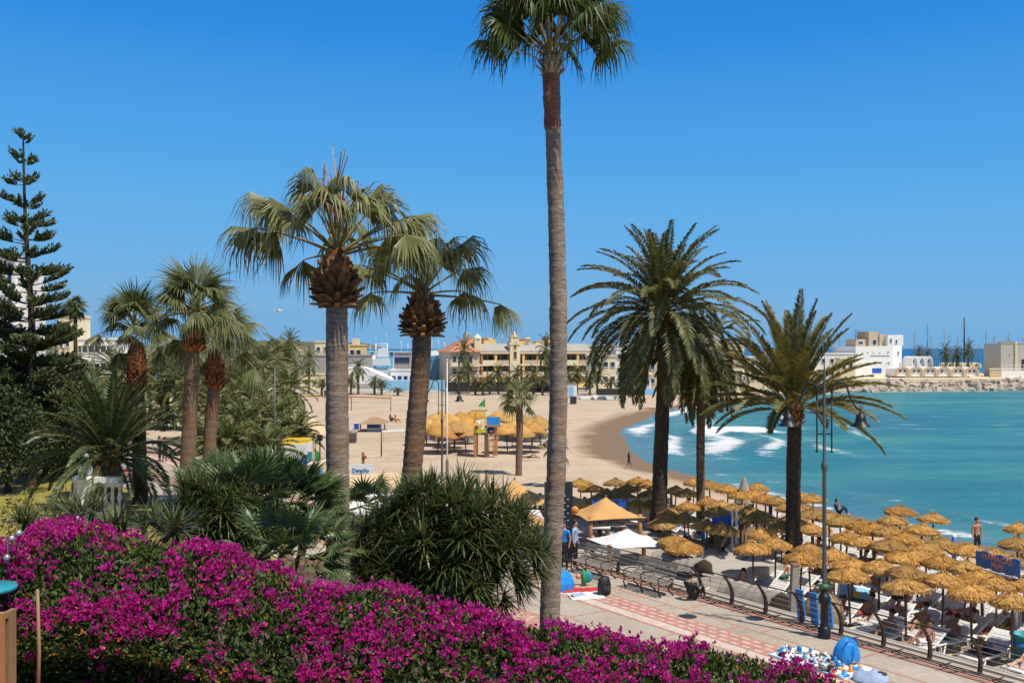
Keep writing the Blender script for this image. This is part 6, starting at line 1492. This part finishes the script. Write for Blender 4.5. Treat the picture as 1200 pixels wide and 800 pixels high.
p = gd(1122, 712, SAND); r = thing('blue_cooler', 'small bright blue cool box on the sand among the loungers', 'cool box', p); part('box', 'bright_blue', r, (-.28, -.2, 0, .28, .2, .42)); part('lid', 'blue', r, (-.3, -.22, .423, .3, .22, .5)); mb = MB(); mb.tube([(-.26, 0, .46), (-.2, 0, .62), (.2, 0, .62), (.26, 0, .46)], .018, 6); mb.build('handle', 'white_paint', r)
p = gd(896, 682, SAND); r = thing('green_lounger', 'dark green plastic lounger near the railing, left of the golden palm trunk', 'sun lounger', p, .9)
part('bed', 'dark_green', r, (-.3, -.9, .33, .3, .3, .38)); mb = MB(); mb.box((0, .58, .58), (.6, .7, .04), 0, 0, Matrix.Rotation(.75, 3, 'X')); mb.build('backrest', 'dark_green', r)
for x in (-.26, .26):
    for y in (-.8, .2): part('leg', 'dark_green', r, (x-.03, y-.03, 0, x+.03, y+.03, .328))
p = gd(872, 617, SAND); r = thing('closed_parasol', 'folded brown cloth parasol leaning among the straw ones', 'parasol', (p.x, p.y, SAND)); mb = MB(); mb.lathe([(.02, 2.5), (.1, 2.35), (.35, 1.6), (.5, 1.2), (.42, 1.1), (0, 1.3)], 9, smooth=False); mb.build('cloth', 'grey_cloth', r); mb = MB(); mb.tube([(0, 0, 0), (0, 0, 2.55)], .03, 6); mb.build('pole', 'pole_wood', r)
for i, (x, y) in enumerate(((903, 632), (824, 660), (1118, 682))):
    p = gd(x, y, SAND); r = thing('blue_beach_post', 'blue painted post among the straw parasols, %s from the left' % ORD[sorted([903, 824, 1118]).index(x)], 'post', p); mb = MB(); mb.tube([(0, 0, 0), (0, 0, 1.7)], .09, 8); mb.build('post', 'bright_blue' if i % 2 else 'blue', r); mb = MB(); mb.ball((0, 0, 1.72), .1, 0, 8); mb.build('cap', 'white_paint', r)

# vendors' wares on the promenade
rg = random.Random(12)
p = gd(985, 790, 0); bl = V((at(966, 0, 26).x, 26.0, .006))
r = thing('vendor_blanket', 'pale blanket spread on the promenade under the pile of trinkets', 'blanket', bl, atan2(RD.y, RD.x)); part('blanket', 'white_cloth', r, (-1.1, -.65, .002, 1.3, .65, .022)); part('border', 'sky_blue', r, (-1.1, .57, .026, 1.3, .65, .03))
cl = ['white_plastic', 'white_paint', 'red', 'white_plastic', 'black', 'bright_blue', 'sky_blue', 'white_paint', 'orange', 'grey']
cn = {'white_plastic': 'white', 'white_paint': 'bright white', 'red': 'red', 'black': 'black', 'bright_blue': 'blue', 'sky_blue': 'pale blue', 'orange': 'orange', 'grey': 'grey'}
for i in range(84):
    u, v = rg.uniform(-1.0, 1.2), rg.uniform(-.6, .5); q = bl+RD*u-RN*v*-1; c = rg.choice(cl); s_ = rg.uniform(.07, .17); k = rg.randint(0, 2)
    r = thing('souvenir', '%s trinket lying in the vendor pile on the pale blanket' % cn[c], 'souvenir', (q.x, q.y, .03), rg.uniform(0, 6), '%s trinkets on the blanket' % cn[c]); mb = MB()
    if k == 0: mb.lathe([(s_*1.1, 0), (s_*1.0, s_*.4), (s_*.5, s_*.7), (0, s_*.6)], 9, smooth=False); mb.v = [(x_*(1+.5*noise.noise(V((x_, y_, i))*9)), y_*(1+.5*noise.noise(V((y_, x_, i))*9)), z_*(1+.6*noise.noise(V((x_, y_, i+.5))*8))) for x_, y_, z_ in mb.v]
    elif k == 1: mb.ball((0, 0, s_*.5), s_*.6, 0, 8, (1.3, .8, .8)); mb.ball((s_*.6, 0, s_*1.0), s_*.35, 0, 8)
    else: mb.lathe([(s_*.9, 0), (s_*1.0, s_*.15), (s_*.4, s_*.3), (s_*.4, s_*.8), (0, s_*.9)], 10)
    mb.build('body', c, r); m2 = MB(); m2.ball((0, 0, s_*.9), s_*.22, 0, 6); m2.build('detail', rg.choice(cl), r)
q = V((at(992, 0, 26).x, 26, .03)); r = thing('blue_bag', 'big bulging bright blue bag standing beside the trinkets on the promenade', 'bag', q, .3); mb = MB(); mb.lathe([(0, 0), (.30, 0), (.37, .10), (.38, .25), (.35, .42), (.29, .56), (.21, .67), (.12, .74), (0, .77)], 22)
for i, v in enumerate(mb.v): mb.v[i] = (v[0]*(1+.30*noise.noise(V(v)*4.5)-.10*abs(sin(3*atan2(v[1], v[0]+1e-6)))), v[1]*.8*(1+.30*noise.noise(V(v)*4.5+V((5, 0, 0)))-.10*abs(sin(3*atan2(v[1], v[0]+1e-6)))), v[2]*.84*(1+.12*noise.noise(V(v)*3)))
mb.build('bag_body', 'bright_blue', r); mb = MB(); mb.tube([(-.2, -.2, .50), (-.1, -.24, .66), (.06, -.2, .70), (.2, -.2, .5)], .014, 5); mb.tube([(-.05, -.29, .15), (.0, -.31, .3), (.02, -.27, .5)], .01, 5); mb.build('strap', 'blue', r)
q = V((at(1020, 0, 24.7).x, 24.7, .03)); r = thing('folded_clothes', 'crumpled blue and white clothes heaped beside the blue bag', 'clothes', q); mb = MB(); mb.lathe([(.34, 0), (.31, .09), (.2, .15), (.08, .16), (0, .15)], 18)
for i, v in enumerate(mb.v): mb.v[i] = (v[0]*1.3, v[1], v[2]*(1+1.2*noise.noise(V(v)*9)))
mb.build('cloth', 'light_blue_cloth', r); m2 = MB(); m2.ball((.26, .1, .08), .15, 0, 10, (1.3, .8, .5)); m2.build('dark_cloth', 'navy', r)
q = gd(708, 697, 0); r = thing('backpack', 'black backpack standing alone on the paving', 'backpack', (q.x, q.y, .006), .4); mb = MB(); mb.lathe([(0, 0), (.19, 0), (.23, .08), (.23, .36), (.19, .52), (.1, .6), (0, .62)], 14)
mb.v = [(v[0], v[1]*.7, v[2]) for v in mb.v]; mb.build('bag', 'black', r); mb = MB(); mb.ball((0, -.15, .2), .15, 0, 10, (1, .45, .9)); mb.build('front_pocket', 'dark_cloth', r); mb = MB(); mb.tube([(-.06, 0, .6), (-.05, 0, .68), (.05, 0, .68), (.06, 0, .6)], .014, 5); mb.build('handle', 'black', r); mb = MB(); mb.tube([(.12, .13, .55), (.16, .24, .35), (.13, .16, .05)], .02, 5); mb.build('strap', 'black', r)
q = gd(684, 693, 0)
def towel(label, c, w, l, rz, mat, z=.01, seed=0):
    r = thing('ground_cloth', label, 'towel', (c[0], c[1], 0), rz); mb = MB(); n = 8
    vs = [(lerp(-w, w, i/n)+.03*noise.noise(V((i, j, seed))), lerp(-l, l, j/n)+.03*noise.noise(V((j, i, seed+4))), z+.05*max(0, noise.noise(V((i*.6, j*.6, seed))))) for j in range(n+1) for i in range(n+1)]; W = n+1; m_ = len(vs)
    mb.add(vs+[(x, y, 0.003) for x, y, z_ in vs], [(j*W+i, j*W+i+1, (j+1)*W+i+1, (j+1)*W+i) for j in range(n) for i in range(n)]+[(i, i+m_, i+1+m_, i+1) for i in range(n)], 0, True); mb.build('cloth', mat, r); return r
q = gd(686, 698, 0); towel('rumpled white towel on the paving right of the tallest trunk', q, .55, .4, .2, 'white_cloth', .03, 1); q = gd(684, 692, 0); towel('rumpled red towel lying behind the white one on the paving', q, .7, .22, .1, 'red', .05, 2); q = gd(677, 699, 0); towel('small navy and white cloth on the white towel edge', q, .22, .14, .4, 'light_blue_cloth', .09, 3)
q = gd(684, 686, 0); r = thing('green_toy_cactus', 'green upright beach toy with a mint disc behind the red towel', 'toy', (q.x, q.y, .006)); mb = MB(); mb.lathe([(0, 0), (.08, 0), (.09, .3), (.06, .5), (0, .55)], 10); mb.build('toy_body', 'green', r); mb = MB(); mb.ball((.12, .05, .28), .2, 0, 12, (1, .3, 1)); mb.build('mint_disc', 'teal', r); mb = MB(); mb.ball((-.18, .05, .3), .1, 0, 8); mb.build('pink_knob', 'sign_orange', r)
q = gd(657, 690, 0); r = thing('blue_beach_tent', 'bright blue dome half hidden behind the tallest palm trunk', 'tent', (q.x, q.y, 0)); mb = MB(); mb.lathe([(.45, 0), (.44, .25), (.34, .5), (.16, .62), (0, .64)], 12, smooth=False); mb.build('dome', 'bright_blue', r); mb = MB(); mb.tube([(.455, 0, 0), (.445, 0, .25), (.345, 0, .51), (.165, 0, .63), (0, 0, .65)], .015, 5); mb.build('seam', 'sky_blue', r)

# ---------------------------------------------------------------- kiosks and signs near the grove
d = 70; r = thing('white_kiosk', 'white kiosk panel with blue figures and grey lettering lines beside the grove', 'kiosk', (at(333, 0, d).x, d, SAND), .05); k = d/F; zq = lambda y: 8-(y-HOR)*k-SAND
part('panel', 'white_paint', r, (0, 0, 0, 28*k, 2, zq(520))); part('roof_edge', 'yellow', r, (-3.5*k, .2, zq(520)+.003, 27*k, 2, zq(515.5))); part('side', 'yellow', r, (-4*k, .1, 0, -.01, 1.9, zq(522)))
mb = MB()
for x0, x1, y in ((8, 11, 529), (14, 21, 529), (8, 11, 532), (13.5, 22, 532)): mb.box2((x0*k, -.012, zq(y+.7)), (x1*k, -.003, zq(y-.3)))
mb.build('text_lines', 'grey', r)
mb = MB()
for x, y, s_ in ((21.5, 540, 1), (25, 539, 1.05)):
    mb.lathe([(0, -.006), (1.2*k*s_, -.006)], 12, (0, 0, 0)); o_ = len(mb.v)
    pr_ = [(x-2*s_, y-3), (x+1.8*s_, y-3.6), (x+2*s_, y+2), (x+1.4*s_, y+8), (x+.4, y+8), (x, y+3), (x-.6, y+8), (x-1.8*s_, y+8), (x-2.2*s_, y+2)]
    mb.prism([(a*k, zq(b_)) for a, b_ in pr_], -.016, -.004); mb.prism([((x+a)*k, zq(y-5.2+b_)) for a, b_ in ((-1, 1), (-1.3, 0), (-1, -1), (0, -1.5), (1, -1), (1.3, 0), (1, 1), (0, 1.4))], -.018, -.004)
mb.prism([(a*k, zq(b_)) for a, b_ in ((25, 535), (29.5, 529), (30.5, 531), (27, 538))], -.02, -.003)
mb.build('blue_figures', 'blue', r)
d = 68; r = thing('green_shutter_hut', 'low cream hut with two green shutters right of the white kiosk', 'hut', (at(362, 0, d).x, d, SAND)); k = d/F; part('wall', 'cream_wall', r, (0, 0, 0, 20*k, 2.4, zq(540) if 0 else 8-(543-HOR)*k-SAND)); z1 = 8-(528-HOR)*k-SAND; z2 = 8-(539-HOR)*k-SAND
part('shutter', 'teal', r, (1*k, -.6, z2, 5.5*k, -.5, z1)); part('shutter', 'green', r, (9*k, -.6, z2, 14*k, -.5, z1)); part('counter_post', 'tan_wall', r, (6.5*k, -.62, 0, 8*k, -.5, 8-(515-HOR)*k-SAND)); part('blue_door', 'sky_blue', r, (10*k, -.04, 0, 17*k, -.003, 8-(548-HOR)*k-SAND))
d = 75; r = thing('tan_sloping_roof', 'tan sloping tent roof over the hut beside the grove', 'canopy', (at(345, 0, d).x, d, SAND)); k = d/F; zq = lambda y: 8-(y-HOR)*k-SAND
mb = MB(); mb.add([(-6*k, 0, zq(513)), (26*k, 0, zq(514)), (12*k, 1.2, zq(497)), (34*k, 3, zq(509)), (10*k, 3, zq(492)), (-12*k, 2, zq(500))], [(0, 1, 2), (1, 3, 4, 2), (0, 2, 4, 5)]); mb.build('roof_cloth', 'pale_tan_cloth', r); part('post', 'tan_wall', r, (24*k, -.05, 0, 25.5*k, .05, zq(514))); part('post', 'tan_wall', r, (-5*k, -.05, 0, -3.5*k, .05, zq(513))); part('post', 'tan_wall', r, (32*k, 2.9, 0, 33*k, 3, zq(509.3)))
for i, (px, y, dd) in enumerate(((350, 493, 76), (374.5, 513, 73))):
    kk = dd/F; r = thing('loudspeaker', 'square black loudspeaker on the tan tent roof, %s one' % ('upper' if i == 0 else 'lower'), 'loudspeaker', (at(px, 0, dd).x, dd, SAND)); z = 8-(y-HOR)*kk-SAND; s_ = (4, 5.6)[i]*kk; part('box', 'black', r, (-s_/2, -.1, z-s_*.6, s_/2, .35, z+s_*.6)); part('stand', 'iron', r, (-.04, .1, 0, .04, .18, z-s_*.6-.003))
d = 58; k = d/F; r = thing('advert_board', 'white board with dark blue lettering behind the thick-trunked fan palm', 'sign', (at(424.5, 0, d).x, d, SAND), .05); zq = lambda y: 8-(y-HOR)*k-SAND
part('board', 'white_paint', r, (-13.5*k, 0, .3, 13.7*k, .12, zq(543.5))); part('leg', 'steel', r, (-12*k, .02, 0, -11*k, .1, .297)); part('leg', 'steel', r, (11*k, .02, 0, 12*k, .1, .297))
lettering('Denaiño', 6.4*k, 'sign_blue', r, (-2.0*k, -.012, zq(551)), (pi/2, 0, 0), sx=.92); part('underline', 'sky_blue', r, (-12*k, -.01, zq(555), 8*k, -.003, zq(554.3)))
d = 63; r = thing('sign_pole', 'dark pole with red fitting behind the white lettered board', 'pole', (at(425.5, 0, d).x, d, SAND)); k = d/F; zq = lambda y: 8-(y-HOR)*k-SAND; mb = MB(); mb.tube([(0, 0, 0), (0, 0, zq(530))], .09, 8); mb.build('pole', 'pole_wood', r); part('red_fitting', 'red', r, (.02, -.12, zq(537), .2, .1, zq(534)))
# balustrade on the left lawn
d = 47.5; k = d/F; r = thing('white_balustrade', 'white stone balustrade with round pillar beside the short date palm', 'balustrade', (at(90, 0, d).x, d, 0)); zq = lambda y: 8-(y-HOR)*k
mb = MB(); mb.lathe([(.52, 0), (.52, .3), (.45, .4), (.42, 1.8), (.5, 1.9), (.5, 2.05), (.3, 2.15)], 16, (.3, 0, 0)); mb.build('pillar', 'white_wall', r); mb = MB(); mb.lathe([(.3, 2.15), (.34, 2.4), (.2, 2.75), (.12, 3.1), (0, 3.15)], 12, (.4, 0, 0)); mb.build('finial', 'white_wall', r)
part('plinth', 'cream_wall', r, (.8, -.25, 0, 2.1, .25, .75)); part('top_rail', 'white_wall', r, (.8, -.2, 1.6, 2.1, .2, 1.78))
for i in range(4): mb = MB(); mb.lathe([(.09, .752), (.06, .85), (.12, 1.05), (.06, 1.4), (.1, 1.598)], 8, (1.0+.33*i, 0, 0)); mb.build('baluster', 'white_wall', r)
part('planter_box', 'white_wall', r, (.9, -.3, 1.783, 2.0, .3, 2.05)); 
q = gd(152, 565, 0); r = thing('red_white_cart', 'small red and white toy cart on the promenade behind the short date palm', 'cart', (q.x, q.y, 0), .5); part('body', 'red', r, (-.7, -.4, .35, .7, .4, .85)); part('white_top', 'white_paint', r, (-.5, -.35, .853, .4, .35, 1.05)); part('white_band', 'white_paint', r, (-.702, -.42, .5, .5, -.403, .66))
for x in (-.45, .45):
    for y in (-.42, .42): mb = MB(); mb.tube([(x, y-.04, .18), (x, y+.04, .18)], .18, 12); mb.build('wheel', 'black', r)
for i, (px, y, c) in enumerate(((112, 560, 'red'), (187, 540, 'navy'), (193, 541, 'black'))):
    q = gd(px, y, 0); person('tiny person in %s walking on the far left promenade' % cname.get(c, c), *B['dressed'], (q.x, q.y, 0), i*1.5, ('skin', c, c))

# ---------------------------------------------------------------- play tower, nets, far parasols
d = 84; k = d/F; b0 = gd(571, 534, SAND); d = b0.y; k = d/F
r = thing('play_tower', 'wooden play tower on the sand with yellow roof, yellow panel and blue panel', 'play tower', b0); zq = lambda y: 8-(y-HOR)*k-SAND
X = lambda px: (px-571)*k
for x, y in ((557, 0), (569.5, 0), (557.5, 1.5), (569.5, 1.5), (581, .2)): part('post', 'orange_wood' if x != 569.5 else 'pole_wood', r, (X(x)-.13, y-.13, 0, X(x)+.13, y+.13, zq(500)))
mb = MB(); mb.prism([(X(554), zq(497.5)), (X(556), zq(482)), (X(567.5), zq(482)), (X(569.8), zq(497.5)), (X(568.2), zq(497.5)), (X(566.6), zq(484)), (X(557), zq(484)), (X(555.5), zq(497.5))], -.3, 1.9); mb.build('yellow_roof', 'yellow', r)
mb = MB(); st_ = [(554, 501), (558, 503), (562, 501), (566, 503), (571, 500), (569, 504), (571, 507), (566, 506), (562, 508), (558, 506), (554, 507), (556, 504)]; mb.prism([(X(a), zq(b_)) for a, b_ in st_], -.22, -.14); mb.build('yellow_panel', 'lime', r)
part('blue_panel', 'bright_blue', r, (X(570.5), -.1, zq(497.5), X(586), 0.1, zq(488.5))); part('deck', 'wood', r, (X(556), -.1, zq(509), X(583), 1.7, zq(508))); part('beam', 'orange_wood', r, (X(570), -.12, zq(500), X(583), .2, zq(498)))
mb = MB(); mb.tube([(X(573), -.1, 0), (X(573), -.1, zq(508))], .05, 5); mb.tube([(X(578), -.1, 0), (X(578), -.1, zq(508))], .05, 5)
for i in range(5): mb.tube([(X(573), -.1, .4+.4*i), (X(578), -.1, .4+.4*i)], .04, 5)
mb.build('ladder', 'orange_wood', r); mb = MB(); mb.ball((X(576), .3, zq(505)), .35, 0, 10, (1.2, .8, 1)); mb.build('blue_drum', 'blue', r); mb = MB(); mb.ball((X(561), -.35, zq(495)), .16, 0, 8); mb.build('white_bell', 'white_paint', r)
part('roof_rail', 'pole_wood', r, (X(552), .6, zq(482)+.003, X(571), .8, zq(481)))
p = gd(568, 477, SAND); r = thing('green_flag', 'small green flag on a short pole on the far sand above the play tower', 'flag', p); k = p.y/F; mb = MB(); mb.tube([(0, 0, 0), (0, 0, 10*k)], .05, 6); mb.build('pole', 'pole_wood', r); mb = MB(); mb.prism([(-7.5*k, 1*k), (0, .8*k), (0, 9.5*k), (-2*k, 8*k), (-5*k, 5*k)], -.03, .03); mb.build('cloth', 'green', r)
rg = random.Random(401); FP = None
fp = [(506, 488), (513, 494), (520, 483), (527, 489), (533, 496), (541, 485), (548, 492), (556, 484), (594, 489), (600, 495), (607, 484), (615, 490), (624, 494), (631, 489), (518, 500), (532, 500), (546, 499), (595, 500), (608, 500), (622, 499), (500, 494), (585, 484), (512, 501), (634, 495)]
fs_ = sorted(fp)
for i, (px, y) in enumerate(fs_):
    p = gd(px, y, SAND+2.1); lab = 'tan beach parasol, %s from the left in the cluster behind the play tower' % ORD[i]
    if FP is None:
        r = FP = thing('beach_parasol', lab, 'parasol', (p.x, p.y, SAND), 0, 'tan parasols behind the play tower'); mb = MB(); mb.tube([(0, 0, 0), (0, 0, 2.1)], .05, 6); mb.build('pole', 'pole_wood', r); mb = MB(); mb.lathe([(0, 2.45), (.3, 2.3), (.9, 1.98), (1.45, 1.62), (1.42, 1.5), (1.3, 1.6), (.5, 2.0), (0, 2.2)], 12); mb.build('canopy', 'straw', r)
    else: r = dup(FP, (p.x, p.y, SAND), i, lab)
    r.rotation_euler = (rg.uniform(-.2, .2), rg.uniform(-.2, .2), i); r.scale = (rg.uniform(.8, 1.15),)*2+(1,)
for i, (x0, x1, y) in enumerate(((499, 522, 516), (524, 556, 516), (584, 612, 515), (614, 640, 515))):
    a, b_ = gd(x0, y, SAND), gd(x1, y, SAND); r = thing('grey_windbreak', 'low grey canvas windbreak below the far tan parasols, %s from the left' % ORD[i], 'windbreak', a); L_ = (b_-a).length; mb = MB(); n = 8; hh = 1.3
    vs = [(L_*q/n, .3*sin(q), z) for q in range(n+1) for z in (0, hh+.12*sin(q*1.7))]; vs += [(x, y_+.06, z) for x, y_, z in vs]; o_ = 2*(n+1); mb.add(vs, [(2*q, 2*q+2, 2*q+3, 2*q+1) for q in range(n)]+[(o_+2*q, o_+2*q+1, o_+2*q+3, o_+2*q+2) for q in range(n)]+[(2*q+1, 2*q+3, o_+2*q+3, o_+2*q+1) for q in range(n)]); mb.build('canvas', 'grey', r)
    m2 = MB(); [m2.tube([(L_*q/n, .3*sin(q)-.04, 0), (L_*q/n, .3*sin(q)-.04, hh+.25)], .04, 5) for q in (0, 3, 6, 8)]; m2.build('stakes', 'pole_wood', r)
for i, (px, y) in enumerate(((526, 498), (574, 499), (603, 497), (616, 496))):
    p = gd(px, y+9, SAND); r = thing('blue_wind_screen', 'blue cloth screen among the far tan parasols, %s from the left' % ORD[i], 'windbreak', p); k = p.y/F; part('cloth', 'blue' if i else 'navy', r, (-6*k, 0, .3, 6*k, .06, 8*k)); part('stake', 'pole_wood', r, (-6.3*k, 0, 0, -6.02*k, .05, 8.5*k)); part('stake', 'pole_wood', r, (6.02*k, 0, 0, 6.3*k, .05, 8.5*k))
# volleyball nets and goals
def net(label, px0, y0, px1, y1, h, c='orange', meshed=True):
    a, b_ = gd(px0, y0, SAND), gd(px1, y1, SAND); r = thing('beach_net', label, 'net', a, atan2(b_.y-a.y, b_.x-a.x)); L_ = (b_-a).length
    for x in (0, L_): m2 = MB(); m2.tube([(x, 0, 0), (x, 0, h)], .06, 6); m2.build('post', 'pole_wood', r)
    part('tape', c, r, (0, -.02, h-.2, L_, .02, h-.05))
    m2 = MB(); n = 14
    if meshed:
        for i in range(n+1): m2.tube([(L_*i/n, 0, h-.2), (L_*i/n, 0, h-1.0)], .008, 3)
        for z in (.4, .7, 1.0): m2.tube([(0, 0, h-z), (L_, 0, h-z)], .01, 3)
        m2.build('netting', 'grey', r)
net('orange-edged beach net at the far left of the sand', 353, 479, 412, 481, 2.0); net('orange-taped beach net left of the leaning palm', 408, 480, 458, 482, 2.0); net('pale beach net between a dark post and the leaning palm', 447, 535, 480, 533, 2.2, 'white_cloth', True)
p = gd(445, 535, SAND); r = thing('net_base', 'white line tape on the sand at the foot of the dark net post', 'tape', p); part('tape', 'white_cloth', r, (-1.0, -.1, .01, 1.2, .1, .03))
p = gd(413, 518, SAND); r = thing('litter_bin', 'grey litter bin on the sand right of the thick-trunked palm', 'bin', p); mb = MB(); mb.lathe([(0, 0), (.38, 0), (.42, .85), (.45, .86), (.45, .95), (.2, 1.1), (0, 1.12)], 12); mb.build('bin', 'grey', r); mb = MB(); mb.lathe([(.395, .2), (.425, .23), (.41, .26)], 12); mb.build('band', 'iron', r)
p = gd(437, 505, SAND); k = p.y/F; r = thing('blue_stall', 'low blue stall with brown straw roof on the sand', 'stall', p); part('panel', 'blue', r, (-7*k, 0, 0, 8*k, 1.5, 8.5*k)); part('white_trim', 'white_paint', r, (-7*k, -.05, 0, 8*k, -.003, .35)); mb = MB(); mb.add([(-15*k, -1.2, 9*k), (17*k, -1.2, 9*k), (17*k, 3, 9*k), (-15*k, 3, 9*k), (-2*k, .9, 16*k), (4*k, .9, 16*k)], [(0, 1, 5, 4), (1, 2, 5), (2, 3, 4, 5), (3, 0, 4), (3, 2, 1, 0)]); mb.build('straw_roof', 'reed', r)
for x in (-13, 15): part('post', 'pole_wood', r, (x*k-.06, -1.0, 0, x*k+.06, -.88, 9*k-.003))
p = gd(417, 503, SAND); r = thing('blue_crate', 'small blue crate left of the blue stall', 'crate', p); part('crate', 'blue', r, (-2.2*k, 0, 0, 2.6*k, .8, 7*k)); part('lid', 'white_paint', r, (-2.4*k, -.05, 7*k+.003, 2.8*k, .85, 7.6*k))
p = gd(672, 473, SAND); r = thing('dark_bin', 'small dark box on the far sand right of the tallest trunk', 'bin', p); part('box', 'shade_dark', r, (-.5, 0, 0, .5, .8, 1.1)); part('lid', 'grey', r, (-.55, -.05, 1.103, .55, .85, 1.2))
p = gd(669, 465, SAND); r = thing('white_cabin', 'small white cabin on the far sand right of the tallest trunk', 'cabin', p); part('wall', 'white_wall', r, (-1.1, 0, 0, 1.1, 2, 2.3)); part('roof', 'grey', r, (-1.2, -.1, 2.303, 1.2, 2.1, 2.42)); part('door', 'sky_blue', r, (-.4, -.04, 0, .5, -.003, 1.9))
rg = random.Random(8)                               # bollards/low posts on the far sand
for i in range(5):
    px = 688+i*8; p = gd(px, 468+rg.uniform(-1, 1), SAND); r = thing('beach_boat', 'pale boat drawn up on far sand below the large date palm, %s from left' % ORD[i], 'boat', p, rg.uniform(-.3, .3)); mb = MB(); mb.prism([(-1.6, .5), (-1.3, 0), (1.2, 0), (1.9, .6)], -.5, .5); mb.build('hull', rg.choice(['white_paint', 'grey', 'sky_blue']), r); part('bench', 'wood', r, (-.3, -.48, .502, .1, .48, .53))
# gull
p = at(225, 386, 60) if 0 else at(325, 365, 60); r = thing('seagull', 'tiny white gull gliding in the sky right of the left grove', 'bird', p); mb = MB(); mb.tube([(-.28, 0, 0), (-.1, 0, .03), (.12, 0, .04), (.25, 0, .06), (.3, 0, .05)], [.01, .05, .055, .035, .008], 7)
mb.add([(-.06, 0, .04), (.1, 0, .05), (.03, .35, .16), (-.06, .7, .08), (-.1, .35, .14)], [(0, 1, 2, 4), (4, 2, 3)]); mb.add([(-.06, 0, .04), (.1, 0, .05), (.03, -.35, .16), (-.06, -.7, .08), (-.1, -.35, .14)], [(0, 1, 2, 4), (4, 2, 3)]); mb.build('body', 'white_plastic', r)
